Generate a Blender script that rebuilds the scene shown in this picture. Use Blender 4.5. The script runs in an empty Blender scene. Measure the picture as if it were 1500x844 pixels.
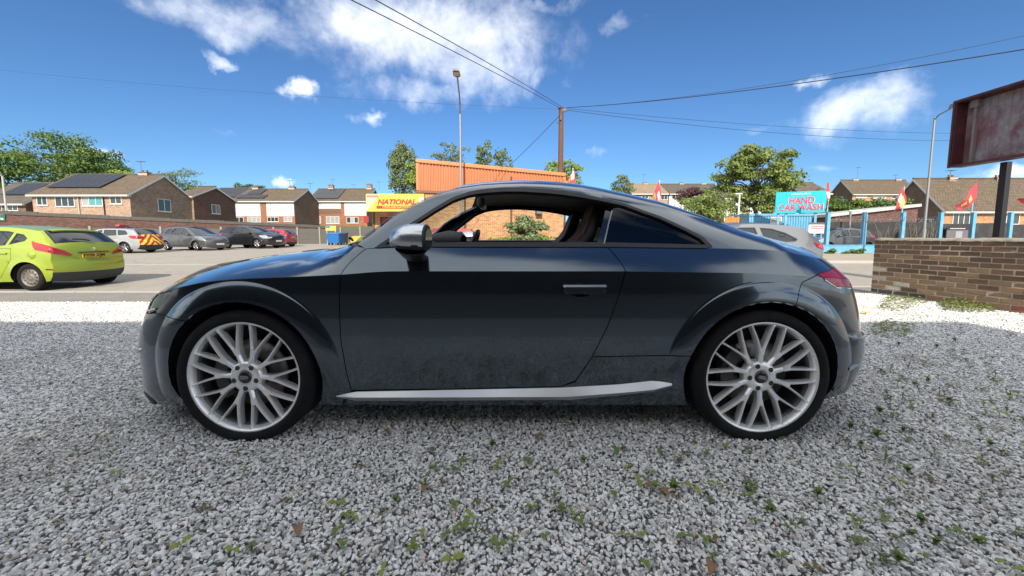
import bpy, bmesh, math, random
import numpy as np
from mathutils import Vector, Matrix
from mathutils.geometry import delaunay_2d_cdt
R = math.radians
rng = np.random.default_rng(7)
random.seed(7)
SC = bpy.context.scene
COL = SC.collection

# ------------------------------------------------------------------ camera
FPX, CX, CY, PITCH, HC = 550.0, 750.0, 396.0, R(5.0), 0.99
cam_d = bpy.data.cameras.new('camera')
cam_d.sensor_width = 36
cam_d.lens = 36 * FPX / 1500
cam_d.shift_y = -(422 - CY) / 1500
cam_d.clip_start = 0.05
cam_d.clip_end = 3000
cam = bpy.data.objects.new('camera', cam_d)
cam.location = (0, 0, HC)
cam.rotation_euler = (R(90) - PITCH, 0, 0)
COL.objects.link(cam)
SC.camera = cam
CP, SP = math.cos(PITCH), math.sin(PITCH)
def ray(px, py):
    u = (px - CX) / FPX; v = (py - CY) / FPX
    return (u, CP - v * SP, -SP - v * CP)
def at(px, py, Y):
    d = ray(px, py); s = Y / d[1]
    return Vector((d[0] * s, Y, HC + d[2] * s))
def gnd(px, py, z=0.0):
    d = ray(px, py); s = (z - HC) / d[2]
    return Vector((d[0] * s, d[1] * s, z))

# ------------------------------------------------------------------ light
SUN_EL, SUN_AZ = R(33.5), R(2)          # the sun stands behind the viewpoint
sd = Vector((math.sin(SUN_AZ) * math.cos(SUN_EL), -math.cos(SUN_AZ) * math.cos(SUN_EL), math.sin(SUN_EL)))
sl = bpy.data.lights.new('sun', 'SUN')
sl.energy = 2.05
sl.angle = R(0.5)
sl.color = (1.0, 0.915, 0.79)
sun = bpy.data.objects.new('sun', sl)
sun.rotation_euler = sd.to_track_quat('Z', 'Y').to_euler()
sun.location = (0, -10, 20)
COL.objects.link(sun)
SC.view_settings.view_transform = 'Standard'
SC.view_settings.look = 'None'
SC.view_settings.exposure = 1.85
SC.view_settings.gamma = 1.0
SC.cycles.max_bounces = 8
SC.cycles.transparent_max_bounces = 12

class NT:
    def __init__(s, tree): s.t = tree; s.n = tree.nodes; s.l = tree.links
    def new(s, typ, **kw):
        n = s.n.new(typ)
        for k, v in kw.items():
            setattr(n, k, v)
        return n
    def put(s, sock, v):
        if isinstance(v, bpy.types.NodeSocket): s.l.new(v, sock)
        elif v is not None: sock.default_value = v
    def math(s, op, a, b=None, c=None, clamp=False):
        n = s.new('ShaderNodeMath', operation=op); n.use_clamp = clamp
        s.put(n.inputs[0], a)
        if b is not None: s.put(n.inputs[1], b)
        if c is not None: s.put(n.inputs[2], c)
        return n.outputs[0]
    def vmath(s, op, a, b=None):
        n = s.new('ShaderNodeVectorMath', operation=op)
        s.put(n.inputs[0], a)
        if b is not None: s.put(n.inputs[1], b)
        return n
    def mix(s, f, a, b):
        n = s.new('ShaderNodeMix', data_type='RGBA')
        s.put(n.inputs[0], f); s.put(n.inputs[6], a); s.put(n.inputs[7], b)
        return n.outputs[2]
    def mapr(s, v, a, b, c=0.0, d=1.0, smooth=True):
        n = s.new('ShaderNodeMapRange')
        if smooth: n.interpolation_type = 'SMOOTHSTEP'
        s.put(n.inputs[0], v); n.inputs[1].default_value = a; n.inputs[2].default_value = b
        n.inputs[3].default_value = c; n.inputs[4].default_value = d
        return n.outputs[0]
    def noise(s, vec, scale, detail=4, rough=0.55, dist=0.0):
        n = s.new('ShaderNodeTexNoise')
        s.put(n.inputs['Vector'], vec)
        n.inputs['Scale'].default_value = scale; n.inputs['Detail'].default_value = detail
        n.inputs['Roughness'].default_value = rough; n.inputs['Distortion'].default_value = dist
        return n.outputs[0]

# ------------------------------------------------------------------ sky with clouds
def make_world():
    w = bpy.data.worlds.new('World'); SC.world = w
    w.use_nodes = True
    t = NT(w.node_tree); t.n.clear()
    out = t.new('ShaderNodeOutputWorld'); bg = t.new('ShaderNodeBackground')
    sky = t.new('ShaderNodeTexSky')
    sky.sky_type = 'NISHITA'; sky.sun_disc = False
    sky.sun_elevation = SUN_EL; sky.sun_rotation = math.pi - SUN_AZ
    sky.altitude = 60; sky.air_density = 1.0; sky.dust_density = 0.2; sky.ozone_density = 2.2
    tc = t.new('ShaderNodeTexCoord')
    sep = t.new('ShaderNodeSeparateXYZ'); t.l.new(tc.outputs['Generated'], sep.inputs[0])
    az = t.math('ARCTAN2', sep.outputs[0], sep.outputs[1])
    el = t.math('ARCSINE', sep.outputs[2])
    wn = t.new('ShaderNodeTexNoise'); t.l.new(tc.outputs['Generated'], wn.inputs['Vector']); wn.inputs['Scale'].default_value = 11; wn.inputs['Detail'].default_value = 5; wn.inputs['Roughness'].default_value = .6
    ws_ = t.new('ShaderNodeSeparateXYZ'); t.l.new(wn.outputs[1], ws_.inputs[0])
    az0_, el0_ = az, el
    az = t.math('ADD', az, t.math('MULTIPLY', t.math('SUBTRACT', ws_.outputs[0], .5), .20)); el = t.math('ADD', el, t.math('MULTIPLY', t.math('SUBTRACT', ws_.outputs[1], .5), .10))
    # clouds seen above the car: (px, py, half width px, half height px, weight)
    blobs = [(635, 60, 145, 60, 1.05), (545, 45, 130, 45, .9), (695, 92, 82, 52, .9), (610, 135, 80, 22, .7), (410, 42, 130, 30, .68), (250, 10, 70, 26, .6), (330, 45, 60, 22, .6),
             (300, 30, 90, 20, .55), (440, 131, 24, 11, 1.0), (1255, 165, 105, 32, .78), (1320, 140, 60, 36, .6), (1180, 117, 28, 9, .7),
             (150, 218, 44, 14, .95), (200, 243, 22, 9, .6), (412, 270, 18, 7, .95), (545, 168, 22, 7, .7), (790, 115, 30, 14, .5),
             (905, 40, 30, 14, .45), (890, 225, 30, 8, .4), (315, 90, 22, 9, .5), (1200, 254, 40, 7, .45), (1480, 258, 60, 10, .7),
             (800, 6, 60, 12, .4), (1020, 300, 60, 8, .25), (340, 205, 22, 8, .3), (1100, 190, 40, 8, .3)]
    m = None
    for (px, py, a, b, wt) in blobs:
        d = Vector(ray(px, py)).normalized()
        az0 = math.atan2(d.x, d.y); el0 = math.asin(d.z)
        d2 = Vector(ray(px + a, py)).normalized(); d3 = Vector(ray(px, py - b)).normalized()
        sa = abs(math.atan2(d2.x, d2.y) - az0); sb = abs(math.asin(d3.z) - el0) + 1e-3
        x = t.math('MULTIPLY', t.math('SUBTRACT', az, az0), 1 / sa)
        y = t.math('MULTIPLY', t.math('SUBTRACT', el, el0), 1 / sb)
        r2 = t.math('ADD', t.math('MULTIPLY', x, x), t.math('MULTIPLY', y, y))
        g = t.math('MULTIPLY', t.math('EXPONENT', t.math('MULTIPLY', r2, -0.75)), wt * .80)
        m = g if m is None else t.math('MAXIMUM', m, g)
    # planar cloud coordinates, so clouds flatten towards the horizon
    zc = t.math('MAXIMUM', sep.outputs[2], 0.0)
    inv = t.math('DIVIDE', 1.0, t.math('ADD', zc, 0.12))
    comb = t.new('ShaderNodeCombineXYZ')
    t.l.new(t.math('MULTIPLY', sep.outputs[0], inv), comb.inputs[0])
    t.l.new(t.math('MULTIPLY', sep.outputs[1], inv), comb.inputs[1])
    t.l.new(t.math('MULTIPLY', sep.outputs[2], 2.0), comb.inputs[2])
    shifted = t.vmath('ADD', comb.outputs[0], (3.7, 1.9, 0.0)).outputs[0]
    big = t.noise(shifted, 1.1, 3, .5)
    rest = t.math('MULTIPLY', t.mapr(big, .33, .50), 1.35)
    outside = t.math('MULTIPLY', t.mapr(el, .60, .85), rest)      # denser clouds added overhead, out of view, to lift the shade
    behind = t.math('MULTIPLY', t.mapr(sep.outputs[1], .1, -.35), rest)  # unseen clouds added behind the viewpoint, also to lift the shade
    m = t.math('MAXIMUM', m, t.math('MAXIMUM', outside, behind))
    fb = t.noise(tc.outputs['Generated'], 7.5, 9, .60, .25)
    fb2 = t.noise(tc.outputs['Generated'], 24.0, 6, .6, .2)
    dens = t.math('ADD', m, t.math('ADD', t.math('MULTIPLY', t.math('SUBTRACT', fb, .5), 1.3), t.math('MULTIPLY', t.math('SUBTRACT', fb2, .5), .30)))
    dens = t.math('MULTIPLY', dens, t.mapr(m, .03, .2))
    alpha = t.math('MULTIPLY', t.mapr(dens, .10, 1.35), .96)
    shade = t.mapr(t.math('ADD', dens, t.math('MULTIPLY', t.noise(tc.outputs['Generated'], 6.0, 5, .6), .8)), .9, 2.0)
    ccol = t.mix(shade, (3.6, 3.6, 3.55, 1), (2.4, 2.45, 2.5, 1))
    hs = t.new('ShaderNodeHueSaturation'); hs.inputs['Saturation'].default_value = 1.0; t.l.new(sky.outputs[0], hs.inputs['Color'])
    blue = t.vmath('MULTIPLY', hs.outputs[0], (.125, .190, .258)).outputs[0]
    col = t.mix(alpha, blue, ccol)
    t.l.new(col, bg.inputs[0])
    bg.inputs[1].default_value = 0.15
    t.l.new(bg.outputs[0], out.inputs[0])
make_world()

# ------------------------------------------------------------------ materials
MATS = {}
def new_mat(name):
    m = bpy.data.materials.new(name); m.use_nodes = True
    t = NT(m.node_tree); b = t.n['Principled BSDF']
    return m, t, b
def obj_vec(t):
    return t.new('ShaderNodeTexCoord').outputs['Object']
def mat(name, col, rough=.6, metal=0.0, var=.18, scale=3.0, bump=0.0, bscale=40.0, coat=0.0, spec=None, per_obj=0.0, island=0.0, dirt=None):
    if name in MATS: return MATS[name]
    m, t, b = new_mat(name)
    v = obj_vec(t)
    c = (*col, 1)
    base = t.mix(t.noise(v, scale, 6, .65), tuple(min(1, x * (1 - var)) for x in col) + (1,), tuple(min(1, x * (1 + var)) for x in col) + (1,))
    def jitter(base, src, amt):
        k = t.math('ADD', t.math('MULTIPLY', t.math('SUBTRACT', src, .5), 2 * amt), 1.0)
        n = t.vmath('SCALE', base); t.put(n.inputs[3], k)
        return n.outputs[0]
    if per_obj: base = jitter(base, t.new('ShaderNodeObjectInfo').outputs['Random'], per_obj)
    if island: base = jitter(base, t.new('ShaderNodeNewGeometry').outputs['Random Per Island'], island)
    if dirt:
        base = t.mix(t.math('MULTIPLY', t.mapr(t.noise(v, dirt[1], 8, .7), .45, .75), dirt[2]), base, (*dirt[0], 1))
    t.put(b.inputs['Base Color'], base)
    b.inputs['Metallic'].default_value = metal
    t.put(b.inputs['Roughness'], t.mapr(t.noise(v, scale * 2.3, 4), .2, .8, max(0, rough - .07), min(1, rough + .07), False))
    b.inputs['Coat Weight'].default_value = coat
    b.inputs['Coat Roughness'].default_value = .03
    if spec is not None: b.inputs['Specular IOR Level'].default_value = spec
    if bump:
        bp = t.new('ShaderNodeBump'); bp.inputs['Strength'].default_value = bump; bp.inputs['Distance'].default_value = .01
        t.put(bp.inputs['Height'], t.noise(v, bscale, 6, .7)); t.l.new(bp.outputs[0], b.inputs['Normal'])
    MATS[name] = m
    return m
def wall_vec(t):
    v = obj_vec(t); s = t.new('ShaderNodeSeparateXYZ'); t.l.new(v, s.inputs[0])
    g = t.new('ShaderNodeTexCoord'); gn = t.new('ShaderNodeSeparateXYZ'); t.l.new(g.outputs['Normal'], gn.inputs[0])
    f = t.math('GREATER_THAN', t.math('ABSOLUTE', gn.outputs[0]), .72)
    u = t.math('ADD', t.math('MULTIPLY', s.outputs[0], t.math('SUBTRACT', 1.0, f)), t.math('MULTIPLY', s.outputs[1], f))
    c = t.new('ShaderNodeCombineXYZ'); t.l.new(u, c.inputs[0]); t.l.new(s.outputs[2], c.inputs[1])
    return c.outputs[0], v
def brick_mat(name, c1, c2, mortar, rough=.85, scale=1.0):
    if name in MATS: return MATS[name]
    m, t, b = new_mat(name)
    uv, v = wall_vec(t)
    br = t.new('ShaderNodeTexBrick')
    t.l.new(uv, br.inputs['Vector'])
    c1 = tuple(x * .68 for x in c1); c2 = tuple(x * 1.22 for x in c2)
    br.inputs['Color1'].default_value = (*c1, 1); br.inputs['Color2'].default_value = (*c2, 1); br.inputs['Mortar'].default_value = (*mortar, 1)
    br.inputs['Scale'].default_value = 1.0 / scale
    br.inputs['Mortar Size'].default_value = .011; br.inputs['Brick Width'].default_value = .225; br.inputs['Row Height'].default_value = .075
    br.inputs['Bias'].default_value = -.1
    n = t.noise(v, 1.3, 6, .7)
    base = t.mix(t.mapr(n, .35, .75, 0, .45), br.outputs[0], tuple(x * .6 for x in c1) + (1,))
    n2 = t.noise(v, 9, 4, .6)
    base = t.mix(t.mapr(n2, .4, .8, 0, .35), base, tuple(min(1, x * 1.25) for x in c2) + (1,))
    t.put(b.inputs['Base Color'], base); b.inputs['Roughness'].default_value = rough
    bp = t.new('ShaderNodeBump'); bp.inputs['Strength'].default_value = .6; bp.inputs['Distance'].default_value = .012; bp.invert = True
    t.l.new(br.outputs['Fac'], bp.inputs['Height']); t.l.new(bp.outputs[0], b.inputs['Normal'])
    MATS[name] = m
    return m
def tile_mat(name, c1, c2, w=.3, h=.3):
    if name in MATS: return MATS[name]
    m, t, b = new_mat(name)
    v = obj_vec(t); s = t.new('ShaderNodeSeparateXYZ'); t.l.new(v, s.inputs[0])
    c = t.new('ShaderNodeCombineXYZ'); t.l.new(s.outputs[0], c.inputs[0]); t.l.new(t.math('MULTIPLY', s.outputs[2], 1.6), c.inputs[1])
    br = t.new('ShaderNodeTexBrick'); t.l.new(c.outputs[0], br.inputs['Vector'])
    br.inputs['Color1'].default_value = (*c1, 1); br.inputs['Color2'].default_value = (*c2, 1)
    br.inputs['Mortar'].default_value = (*[x * .45 for x in c1], 1)
    br.inputs['Scale'].default_value = 1; br.inputs['Mortar Size'].default_value = .022
    br.inputs['Brick Width'].default_value = w; br.inputs['Row Height'].default_value = h; br.inputs['Mortar Smooth'].default_value = .5
    base = t.mix(t.mapr(t.noise(v, 1.1, 7, .7), .35, .8, 0, .5), br.outputs[0], (c1[0] * .75, c1[1] * .8, c1[2] * .7, 1))
    t.put(b.inputs['Base Color'], base); b.inputs['Roughness'].default_value = .9
    bp = t.new('ShaderNodeBump'); bp.inputs['Strength'].default_value = .8; bp.inputs['Distance'].default_value = .02; bp.invert = True
    t.l.new(br.outputs['Fac'], bp.inputs['Height']); t.l.new(bp.outputs[0], b.inputs['Normal'])
    MATS[name] = m
    return m
def glass_mat(name, tint=(.8, .85, .85), see=.85, rough=.02):
    if name in MATS: return MATS[name]
    m = bpy.data.materials.new(name); m.use_nodes = True
    t = NT(m.node_tree); t.n.clear()
    out = t.new('ShaderNodeOutputMaterial'); tr = t.new('ShaderNodeBsdfTransparent'); gl = t.new('ShaderNodeBsdfGlossy')
    mx = t.new('ShaderNodeMixShader'); lw = t.new('ShaderNodeLayerWeight'); lw.inputs[0].default_value = .5; fr = t.math('ADD', t.math('MULTIPLY', t.math('POWER', lw.outputs['Facing'], 4.0), .55), .045)
    tr.inputs[0].default_value = (*[c * see for c in tint], 1); gl.inputs['Roughness'].default_value = rough
    t.l.new(fr, mx.inputs[0]); t.l.new(tr.outputs[0], mx.inputs[1]); t.l.new(gl.outputs[0], mx.inputs[2]); t.l.new(mx.outputs[0], out.inputs[0])
    MATS[name] = m
    return m
def leaf_mat(name, c1, c2, rough=.5, trans=.25):
    if name in MATS: return MATS[name]
    m, t, b = new_mat(name)
    g = t.new('ShaderNodeNewGeometry')
    base = t.mix(g.outputs['Random Per Island'], (*c1, 1), (*c2, 1))
    k = t.noise(obj_vec(t), .8, 3)
    base = t.mix(t.mapr(k, .35, .7), base, tuple((a + c) * .42 for a, c in zip(c1, c2)) + (1,))
    t.put(b.inputs['Base Color'], base); b.inputs['Roughness'].default_value = rough
    b.inputs['Specular IOR Level'].default_value = .3
    tl = t.new('ShaderNodeBsdfTranslucent'); t.put(tl.inputs[0], base)
    mx = t.new('ShaderNodeMixShader'); mx.inputs[0].default_value = trans
    out = t.n['Material Output']
    t.l.new(b.outputs[0], mx.inputs[1]); t.l.new(tl.outputs[0], mx.inputs[2]); t.l.new(mx.outputs[0], out.inputs[0])
    MATS[name] = m
    return m

# ------------------------------------------------------------------ object helpers
def tag(o, label=None, cat=None, group=None, kind=None):
    if label: o['label'] = label
    if cat: o['category'] = cat
    if group: o['group'] = group
    if kind: o['kind'] = kind
    return o
def thing(name, label, cat, loc=(0, 0, 0), rz=0.0, group=None):
    o = bpy.data.objects.new(name, None); COL.objects.link(o)
    o.empty_display_size = .2
    o.location = loc; o.rotation_euler = (0, 0, rz)
    return tag(o, label, cat, group)
def link_mesh(name, me, m, parent=None):
    o = bpy.data.objects.new(name, me); COL.objects.link(o)
    if m is not None and not me.materials: me.materials.append(m)
    if parent is not None: o.parent = parent
    return o
def copy_tree(o, parent=None):
    c = o.copy(); COL.objects.link(c)
    if parent is not None: c.parent = parent
    for ch in list(o.children): copy_tree(ch, c)
    return c
class MB:
    def __init__(s): s.v = []; s.f = []; s.sm = []
    def add(s, vs, fs, smooth=False):
        k = len(s.v); s.v += [tuple(p) for p in vs]; s.f += [tuple(i + k for i in f) for f in fs]; s.sm += [smooth] * len(fs)
        return s
    def box(s, c, d, rz=0.0, M=None):
        x, y, z = d[0] / 2, d[1] / 2, d[2] / 2
        pts = [Vector((a * x, b * y, e * z)) for a in (-1, 1) for b in (-1, 1) for e in (-1, 1)]
        if M is not None: pts = [M @ p for p in pts]
        elif rz:
            Q = Matrix.Rotation(rz, 3, 'Z'); pts = [Q @ p for p in pts]
        pts = [p + Vector(c) for p in pts]
        return s.add(pts, [(0, 1, 3, 2), (4, 6, 7, 5), (0, 4, 5, 1), (2, 3, 7, 6), (0, 2, 6, 4), (1, 5, 7, 3)])
    def b2(s, p0, p1):
        c = [(a + b) / 2 for a, b in zip(p0, p1)]; d = [abs(b - a) for a, b in zip(p0, p1)]
        return s.box(c, d)
    def tube(s, pts, rs, n=8, caps=True):
        pts = [Vector(p) for p in pts]
        if not isinstance(rs, (list, tuple)): rs = [rs] * len(pts)
        vs, fs = [], []
        ref = Vector((0, 0, 1))
        for i, p in enumerate(pts):
            d = (pts[min(i + 1, len(pts) - 1)] - pts[max(i - 1, 0)]).normalized()
            a = d.cross(ref if abs(d.dot(ref)) < .95 else Vector((1, 0, 0))).normalized(); b = d.cross(a)
            for k in range(n):
                w = 2 * math.pi * k / n
                vs.append(p + (a * math.cos(w) + b * math.sin(w)) * rs[i])
        for i in range(len(pts) - 1):
            for k in range(n):
                fs.append((i * n + k, i * n + (k + 1) % n, (i + 1) * n + (k + 1) % n, (i + 1) * n + k))
        s.add(vs, fs, True)
        if caps:
            s.add(vs[:n], [tuple(range(n))[::-1]]); s.add(vs[-n:], [tuple(range(n))])
        return s
    def lathe(s, prof, n=48, axis='Y', c=(0, 0, 0), close=False):
        # prof: (axial, radius); turned round the axis
        vs, fs = [], []
        for (a, r) in prof:
            for k in range(n):
                w = 2 * math.pi * k / n
                p = (r * math.cos(w), a, r * math.sin(w)) if axis == 'Y' else (r * math.cos(w), r * math.sin(w), a)
                vs.append((p[0] + c[0], p[1] + c[1], p[2] + c[2]))
        m = len(prof)
        for i in range(m if close else m - 1):
            j = (i + 1) % m
            for k in range(n):
                fs.append((i * n + k, i * n + (k + 1) % n, j * n + (k + 1) % n, j * n + k))
        return s.add(vs, fs, True)
    def prism(s, poly, y0, y1, plane='XZ'):
        n = len(poly)
        def P(p, y): return (p[0], y, p[1]) if plane == 'XZ' else ((y, p[0], p[1]) if plane == 'YZ' else (p[0], p[1], y))
        vs = [P(p, y0) for p in poly] + [P(p, y1) for p in poly]
        fs = [tuple(range(n)), tuple(range(2 * n - 1, n - 1, -1))] + [(i, i + n, (i + 1) % n + n, (i + 1) % n) for i in range(n)]
        return s.add(vs, fs)
    def mesh(s, name, m=None, fix=True):
        me = bpy.data.meshes.new(name)
        me.from_pydata(s.v, [], s.f)
        me.polygons.foreach_set('use_smooth', s.sm)
        if fix:
            bm = bmesh.new(); bm.from_mesh(me); bmesh.ops.recalc_face_normals(bm, faces=bm.faces); bm.to_mesh(me); bm.free()
        if m is not None: me.materials.append(m)
        me.update()
        return me
    def build(s, name, m, parent=None, bevel=0.0, seg=2, sharp=None, fix=True):
        o = link_mesh(name, s.mesh(name, m, fix), m, parent)
        if bevel:
            b = o.modifiers.new('bevel', 'BEVEL'); b.width = bevel; b.segments = seg; b.limit_method = 'ANGLE'; b.angle_limit = R(35)
        if sharp:
            o.data.set_sharp_from_angle(angle=R(sharp))
        return o
def np_mesh(name, V, F, m, parent=None, smooth=False):
    V = np.asarray(V, np.float32); F = np.asarray(F, np.int32)
    me = bpy.data.meshes.new(name)
    me.vertices.add(len(V)); me.vertices.foreach_set('co', V.ravel())
    k = F.shape[1]
    me.loops.add(F.size); me.loops.foreach_set('vertex_index', F.ravel())
    me.polygons.add(len(F)); me.polygons.foreach_set('loop_start', np.arange(0, F.size, k, dtype=np.int32))
    me.polygons.foreach_set('use_smooth', np.full(len(F), smooth))
    me.update(calc_edges=True)
    if m is not None: me.materials.append(m)
    if parent == 'mesh': return me
    return link_mesh(name, me, m, parent)
def text_mesh(body, size, extrude=.002, bold=0.0, shear=0.0, spacing=1.0, width=None):
    cu = bpy.data.curves.new('lettering', 'FONT')
    cu.body = body; cu.size = size; cu.extrude = extrude; cu.offset = bold; cu.shear = shear
    cu.align_x = 'CENTER'; cu.align_y = 'CENTER'; cu.space_character = spacing; cu.resolution_u = 3
    o = bpy.data.objects.new('lettering', cu); COL.objects.link(o)
    dg = bpy.context.evaluated_depsgraph_get()
    me = bpy.data.meshes.new_from_object(o.evaluated_get(dg))
    bpy.data.objects.remove(o); bpy.data.curves.remove(cu)
    Q = Matrix.Rotation(R(90), 4, 'X')
    me.transform(Q)
    if width:
        xs = [v.co.x for v in me.vertices]; k = width / (max(xs) - min(xs))
        me.transform(Matrix.Diagonal((k, 1, 1, 1)))
    me.materials.clear()
    return me
def lettering(name, body, size, m, parent, loc, rz=0.0, **kw):
    o = link_mesh(name, text_mesh(body, size, **kw), m, parent)
    o.location = loc; o.rotation_euler = (0, 0, rz)
    return o
def inside(poly, P):
    x, y = P[:, 0], P[:, 1]; r = np.zeros(len(P), bool)
    n = len(poly)
    for i in range(n):
        x0, y0 = poly[i]; x1, y1 = poly[(i + 1) % n]
        c = ((y0 > y) != (y1 > y))
        with np.errstate(divide='ignore', invalid='ignore'):
            r ^= c & (x < (x1 - x0) * (y - y0) / (y1 - y0 + 1e-30) + x0)
    return r
def seg_dist(poly, P):
    d = np.full(len(P), 1e9)
    for i in range(len(poly)):
        a = np.array(poly[i]); b = np.array(poly[(i + 1) % len(poly)]); ab = b - a
        L = max(ab @ ab, 1e-12)
        t = np.clip(((P - a) @ ab) / L, 0, 1)
        d = np.minimum(d, np.hypot(*(P - a - t[:, None] * ab).T))
    return d
def resample(poly, step):
    out = []
    for i in range(len(poly)):
        a = np.array(poly[i], float); b = np.array(poly[(i + 1) % len(poly)], float)
        n = max(1, int(math.ceil(np.hypot(*(b - a)) / step)))
        for k in range(n): out.append(tuple(a + (b - a) * k / n))
    return out
def dedupe(poly, eps=1e-5):
    out = []
    for p in poly:
        if not out or math.hypot(p[0] - out[-1][0], p[1] - out[-1][1]) > eps: out.append(p)
    while len(out) > 1 and math.hypot(out[0][0] - out[-1][0], out[0][1] - out[-1][1]) <= eps: out.pop()
    return out
def clip_half(poly, k, lim, keep_less):
    out = []
    n = len(poly)
    for i in range(n):
        a, b = poly[i], poly[(i + 1) % n]
        ia = (a[k] <= lim + 1e-9) if keep_less else (a[k] >= lim - 1e-9)
        ib = (b[k] <= lim + 1e-9) if keep_less else (b[k] >= lim - 1e-9)
        if ia: out.append(a)
        if ia != ib:
            t = (lim - a[k]) / (b[k] - a[k]); p = [a[0] + (b[0] - a[0]) * t, a[1] + (b[1] - a[1]) * t]; p[k] = lim
            out.append(tuple(p))
    return dedupe(out)
def shrink_poly(poly, d):
    n = len(poly); A = sum(poly[i][0] * poly[(i + 1) % n][1] - poly[(i + 1) % n][0] * poly[i][1] for i in range(n))
    s = 1 if A > 0 else -1
    out = []
    for i in range(n):
        p, a, b = np.array(poly[i]), np.array(poly[i - 1]), np.array(poly[(i + 1) % n])
        e1 = p - a; e2 = b - p
        e1 = e1 / (np.hypot(*e1) + 1e-12); e2 = e2 / (np.hypot(*e2) + 1e-12)
        n1 = np.array((-e1[1], e1[0])) * s; n2 = np.array((-e2[1], e2[0])) * s
        m = n1 + n2; L = np.hypot(*m)
        m = m / L if L > 1e-6 else n1
        out.append(tuple(p + m * d / max(.5, m @ n1)))
    return out
def fill(poly, res, extra=None, holes=(), avoid=None, near=None):
    """triangulate a polygon (with holes) and return points, triangles"""
    P = np.array(poly)
    lo, hi = P.min(0), P.max(0)
    gx = np.arange(lo[0], hi[0] + res, res); gy = np.arange(lo[1], hi[1] + res, res * .87)
    G = np.array([(x + (.5 * res if j % 2 else 0), y) for j, y in enumerate(gy) for x in gx]).reshape(-1, 2)
    lim = np.full(len(G), res * .35)
    if avoid is not None:
        m = ~avoid(G); G = G[m]; lim = lim[m]
    if extra is not None and len(extra):
        G = np.concatenate([extra, G]); lim = np.concatenate([np.full(len(extra), near or res * .35), lim])
    k = inside(poly, G) & (seg_dist(poly, G) > lim)
    for h in holes: k &= ~inside(h, G) & (seg_dist(h, G) > res * .35)
    G = G[k]
    pts = [Vector(p) for p in poly]; ed = [(i, (i + 1) % len(poly)) for i in range(len(poly))]
    for h in holes:
        b = len(pts); pts += [Vector(p) for p in h]; ed += [(b + i, b + (i + 1) % len(h)) for i in range(len(h))]
    nb = len(pts)
    pts += [Vector(p) for p in G]
    v, e, f, ov, oe, of = delaunay_2d_cdt(pts, ed, [], 0, 1e-7)
    V = np.array([tuple(p) for p in v]); F = np.array([tuple(t) for t in f if len(t) == 3])
    C = V[F].mean(1)
    k = inside(poly, C)
    for h in holes: k &= ~inside(h, C)
    F = F[k]
    a, b, c = V[F[:, 0]], V[F[:, 1]], V[F[:, 2]]
    ar = np.abs((b[:, 0] - a[:, 0]) * (c[:, 1] - a[:, 1]) - (b[:, 1] - a[:, 1]) * (c[:, 0] - a[:, 0]))
    return V, F[ar > 1e-9]
def boundary(F):
    from collections import Counter
    E = Counter()
    D = {}
    for t in F:
        for i in range(3):
            a, b = int(t[i]), int(t[(i + 1) % 3]); k = (min(a, b), max(a, b)); E[k] += 1; D[k] = (a, b)
    return [D[k] for k, n in E.items() if n == 1]
# ------------------------------------------------------------------ the grey coupe
YC = 2.64                      # its centre line; the near side faces the viewpoint
ZW, XWF, XWR, RT = .313, -1.2988, 1.2129, .331
A1 = .61
XA, XB, LA, HB = -1.30, 1.20, 3 * A1, 1.0
RO, RF = .372, .468
def table(xs, ys, sig=0.0, n=600):
    g = np.linspace(xs[0] - 3 * sig, xs[-1] + 3 * sig, n); y = np.interp(g, xs, ys)
    if sig:
        h = g[1] - g[0]; k = int(4 * sig / h) + 1
        w = np.exp(-.5 * ((np.arange(-k, k + 1) * h) / sig) ** 2); w /= w.sum()
        y = np.convolve(np.pad(y, k, 'edge'), w, 'valid')
    return lambda x: np.interp(x, g, y)
prof = table([.08, .15, .20, .235, .30, .45, .60, .72, .80, .86], [.800, .826, .846, .853, .857, .872, .882, .884, .880, .874], .022)
ZC = table([-3.1, -2.16, -1.5, -1.243, -1.037, -.82, -.61, .484, 1.13, 1.62, 2.2, 3.0], [.655, .70, .7815, .797, .803, .813, .831, .831, .822, .80, .775, .765], .05)
Z0 = table([-3.1, -2.35, -2.0, -1.68, -.95, .95, 1.55, 2.0, 3.0], [.13, .12, .125, .14, .152, .152, .165, .20, .24], .04)
KNZ = np.linspace(.10, .86, 20)
XFv = np.full(20, -2.17); XRv = np.full(20, 2.02)
KNX = np.concatenate([np.linspace(-2.2, -1.2, 9)[:-1], np.linspace(-1.2, 2.1, 30)])
ZTv = np.interp(KNX, [-2.2, -1.9, -1.5, -1.0, -.8, -.3, .1, .5, 1.0, 1.5, 2.0], [.66, .74, .86, .95, 1.02, 1.29, 1.355, 1.34, 1.22, 1.02, .86])
def sm(x, a, b):
    t = np.clip((x - a) / (b - a), 0, 1); return t * t * (3 - 2 * t)
def plan(u, z):
    xf = np.interp(z, KNZ, XFv); xr = np.interp(z, KNZ, XRv)
    t = np.clip((XA - u) / LA, 0, 1); r = np.clip((u - XB) / LA, 0, 1)
    af = np.minimum(A1, .78 * (XA - xf)); ar = np.minimum(A1, .78 * (xr - XB))
    x = np.where(t > 0, XA * (1 - t) ** 3 + 3 * (XA - af) * t * (1 - t) ** 2 + 3 * (xf + .012) * t * t * (1 - t) + xf * t ** 3,
        np.where(r > 0, XB * (1 - r) ** 3 + 3 * (XB + ar) * r * (1 - r) ** 2 + 3 * (xr - .012) * r * r * (1 - r) + xr * r ** 3, u))
    q = np.maximum(t, r)
    wf = (1 - q) ** 3 + 3 * q * (1 - q) ** 2 + 3 * HB * q * q * (1 - q)
    return x, wf
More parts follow.
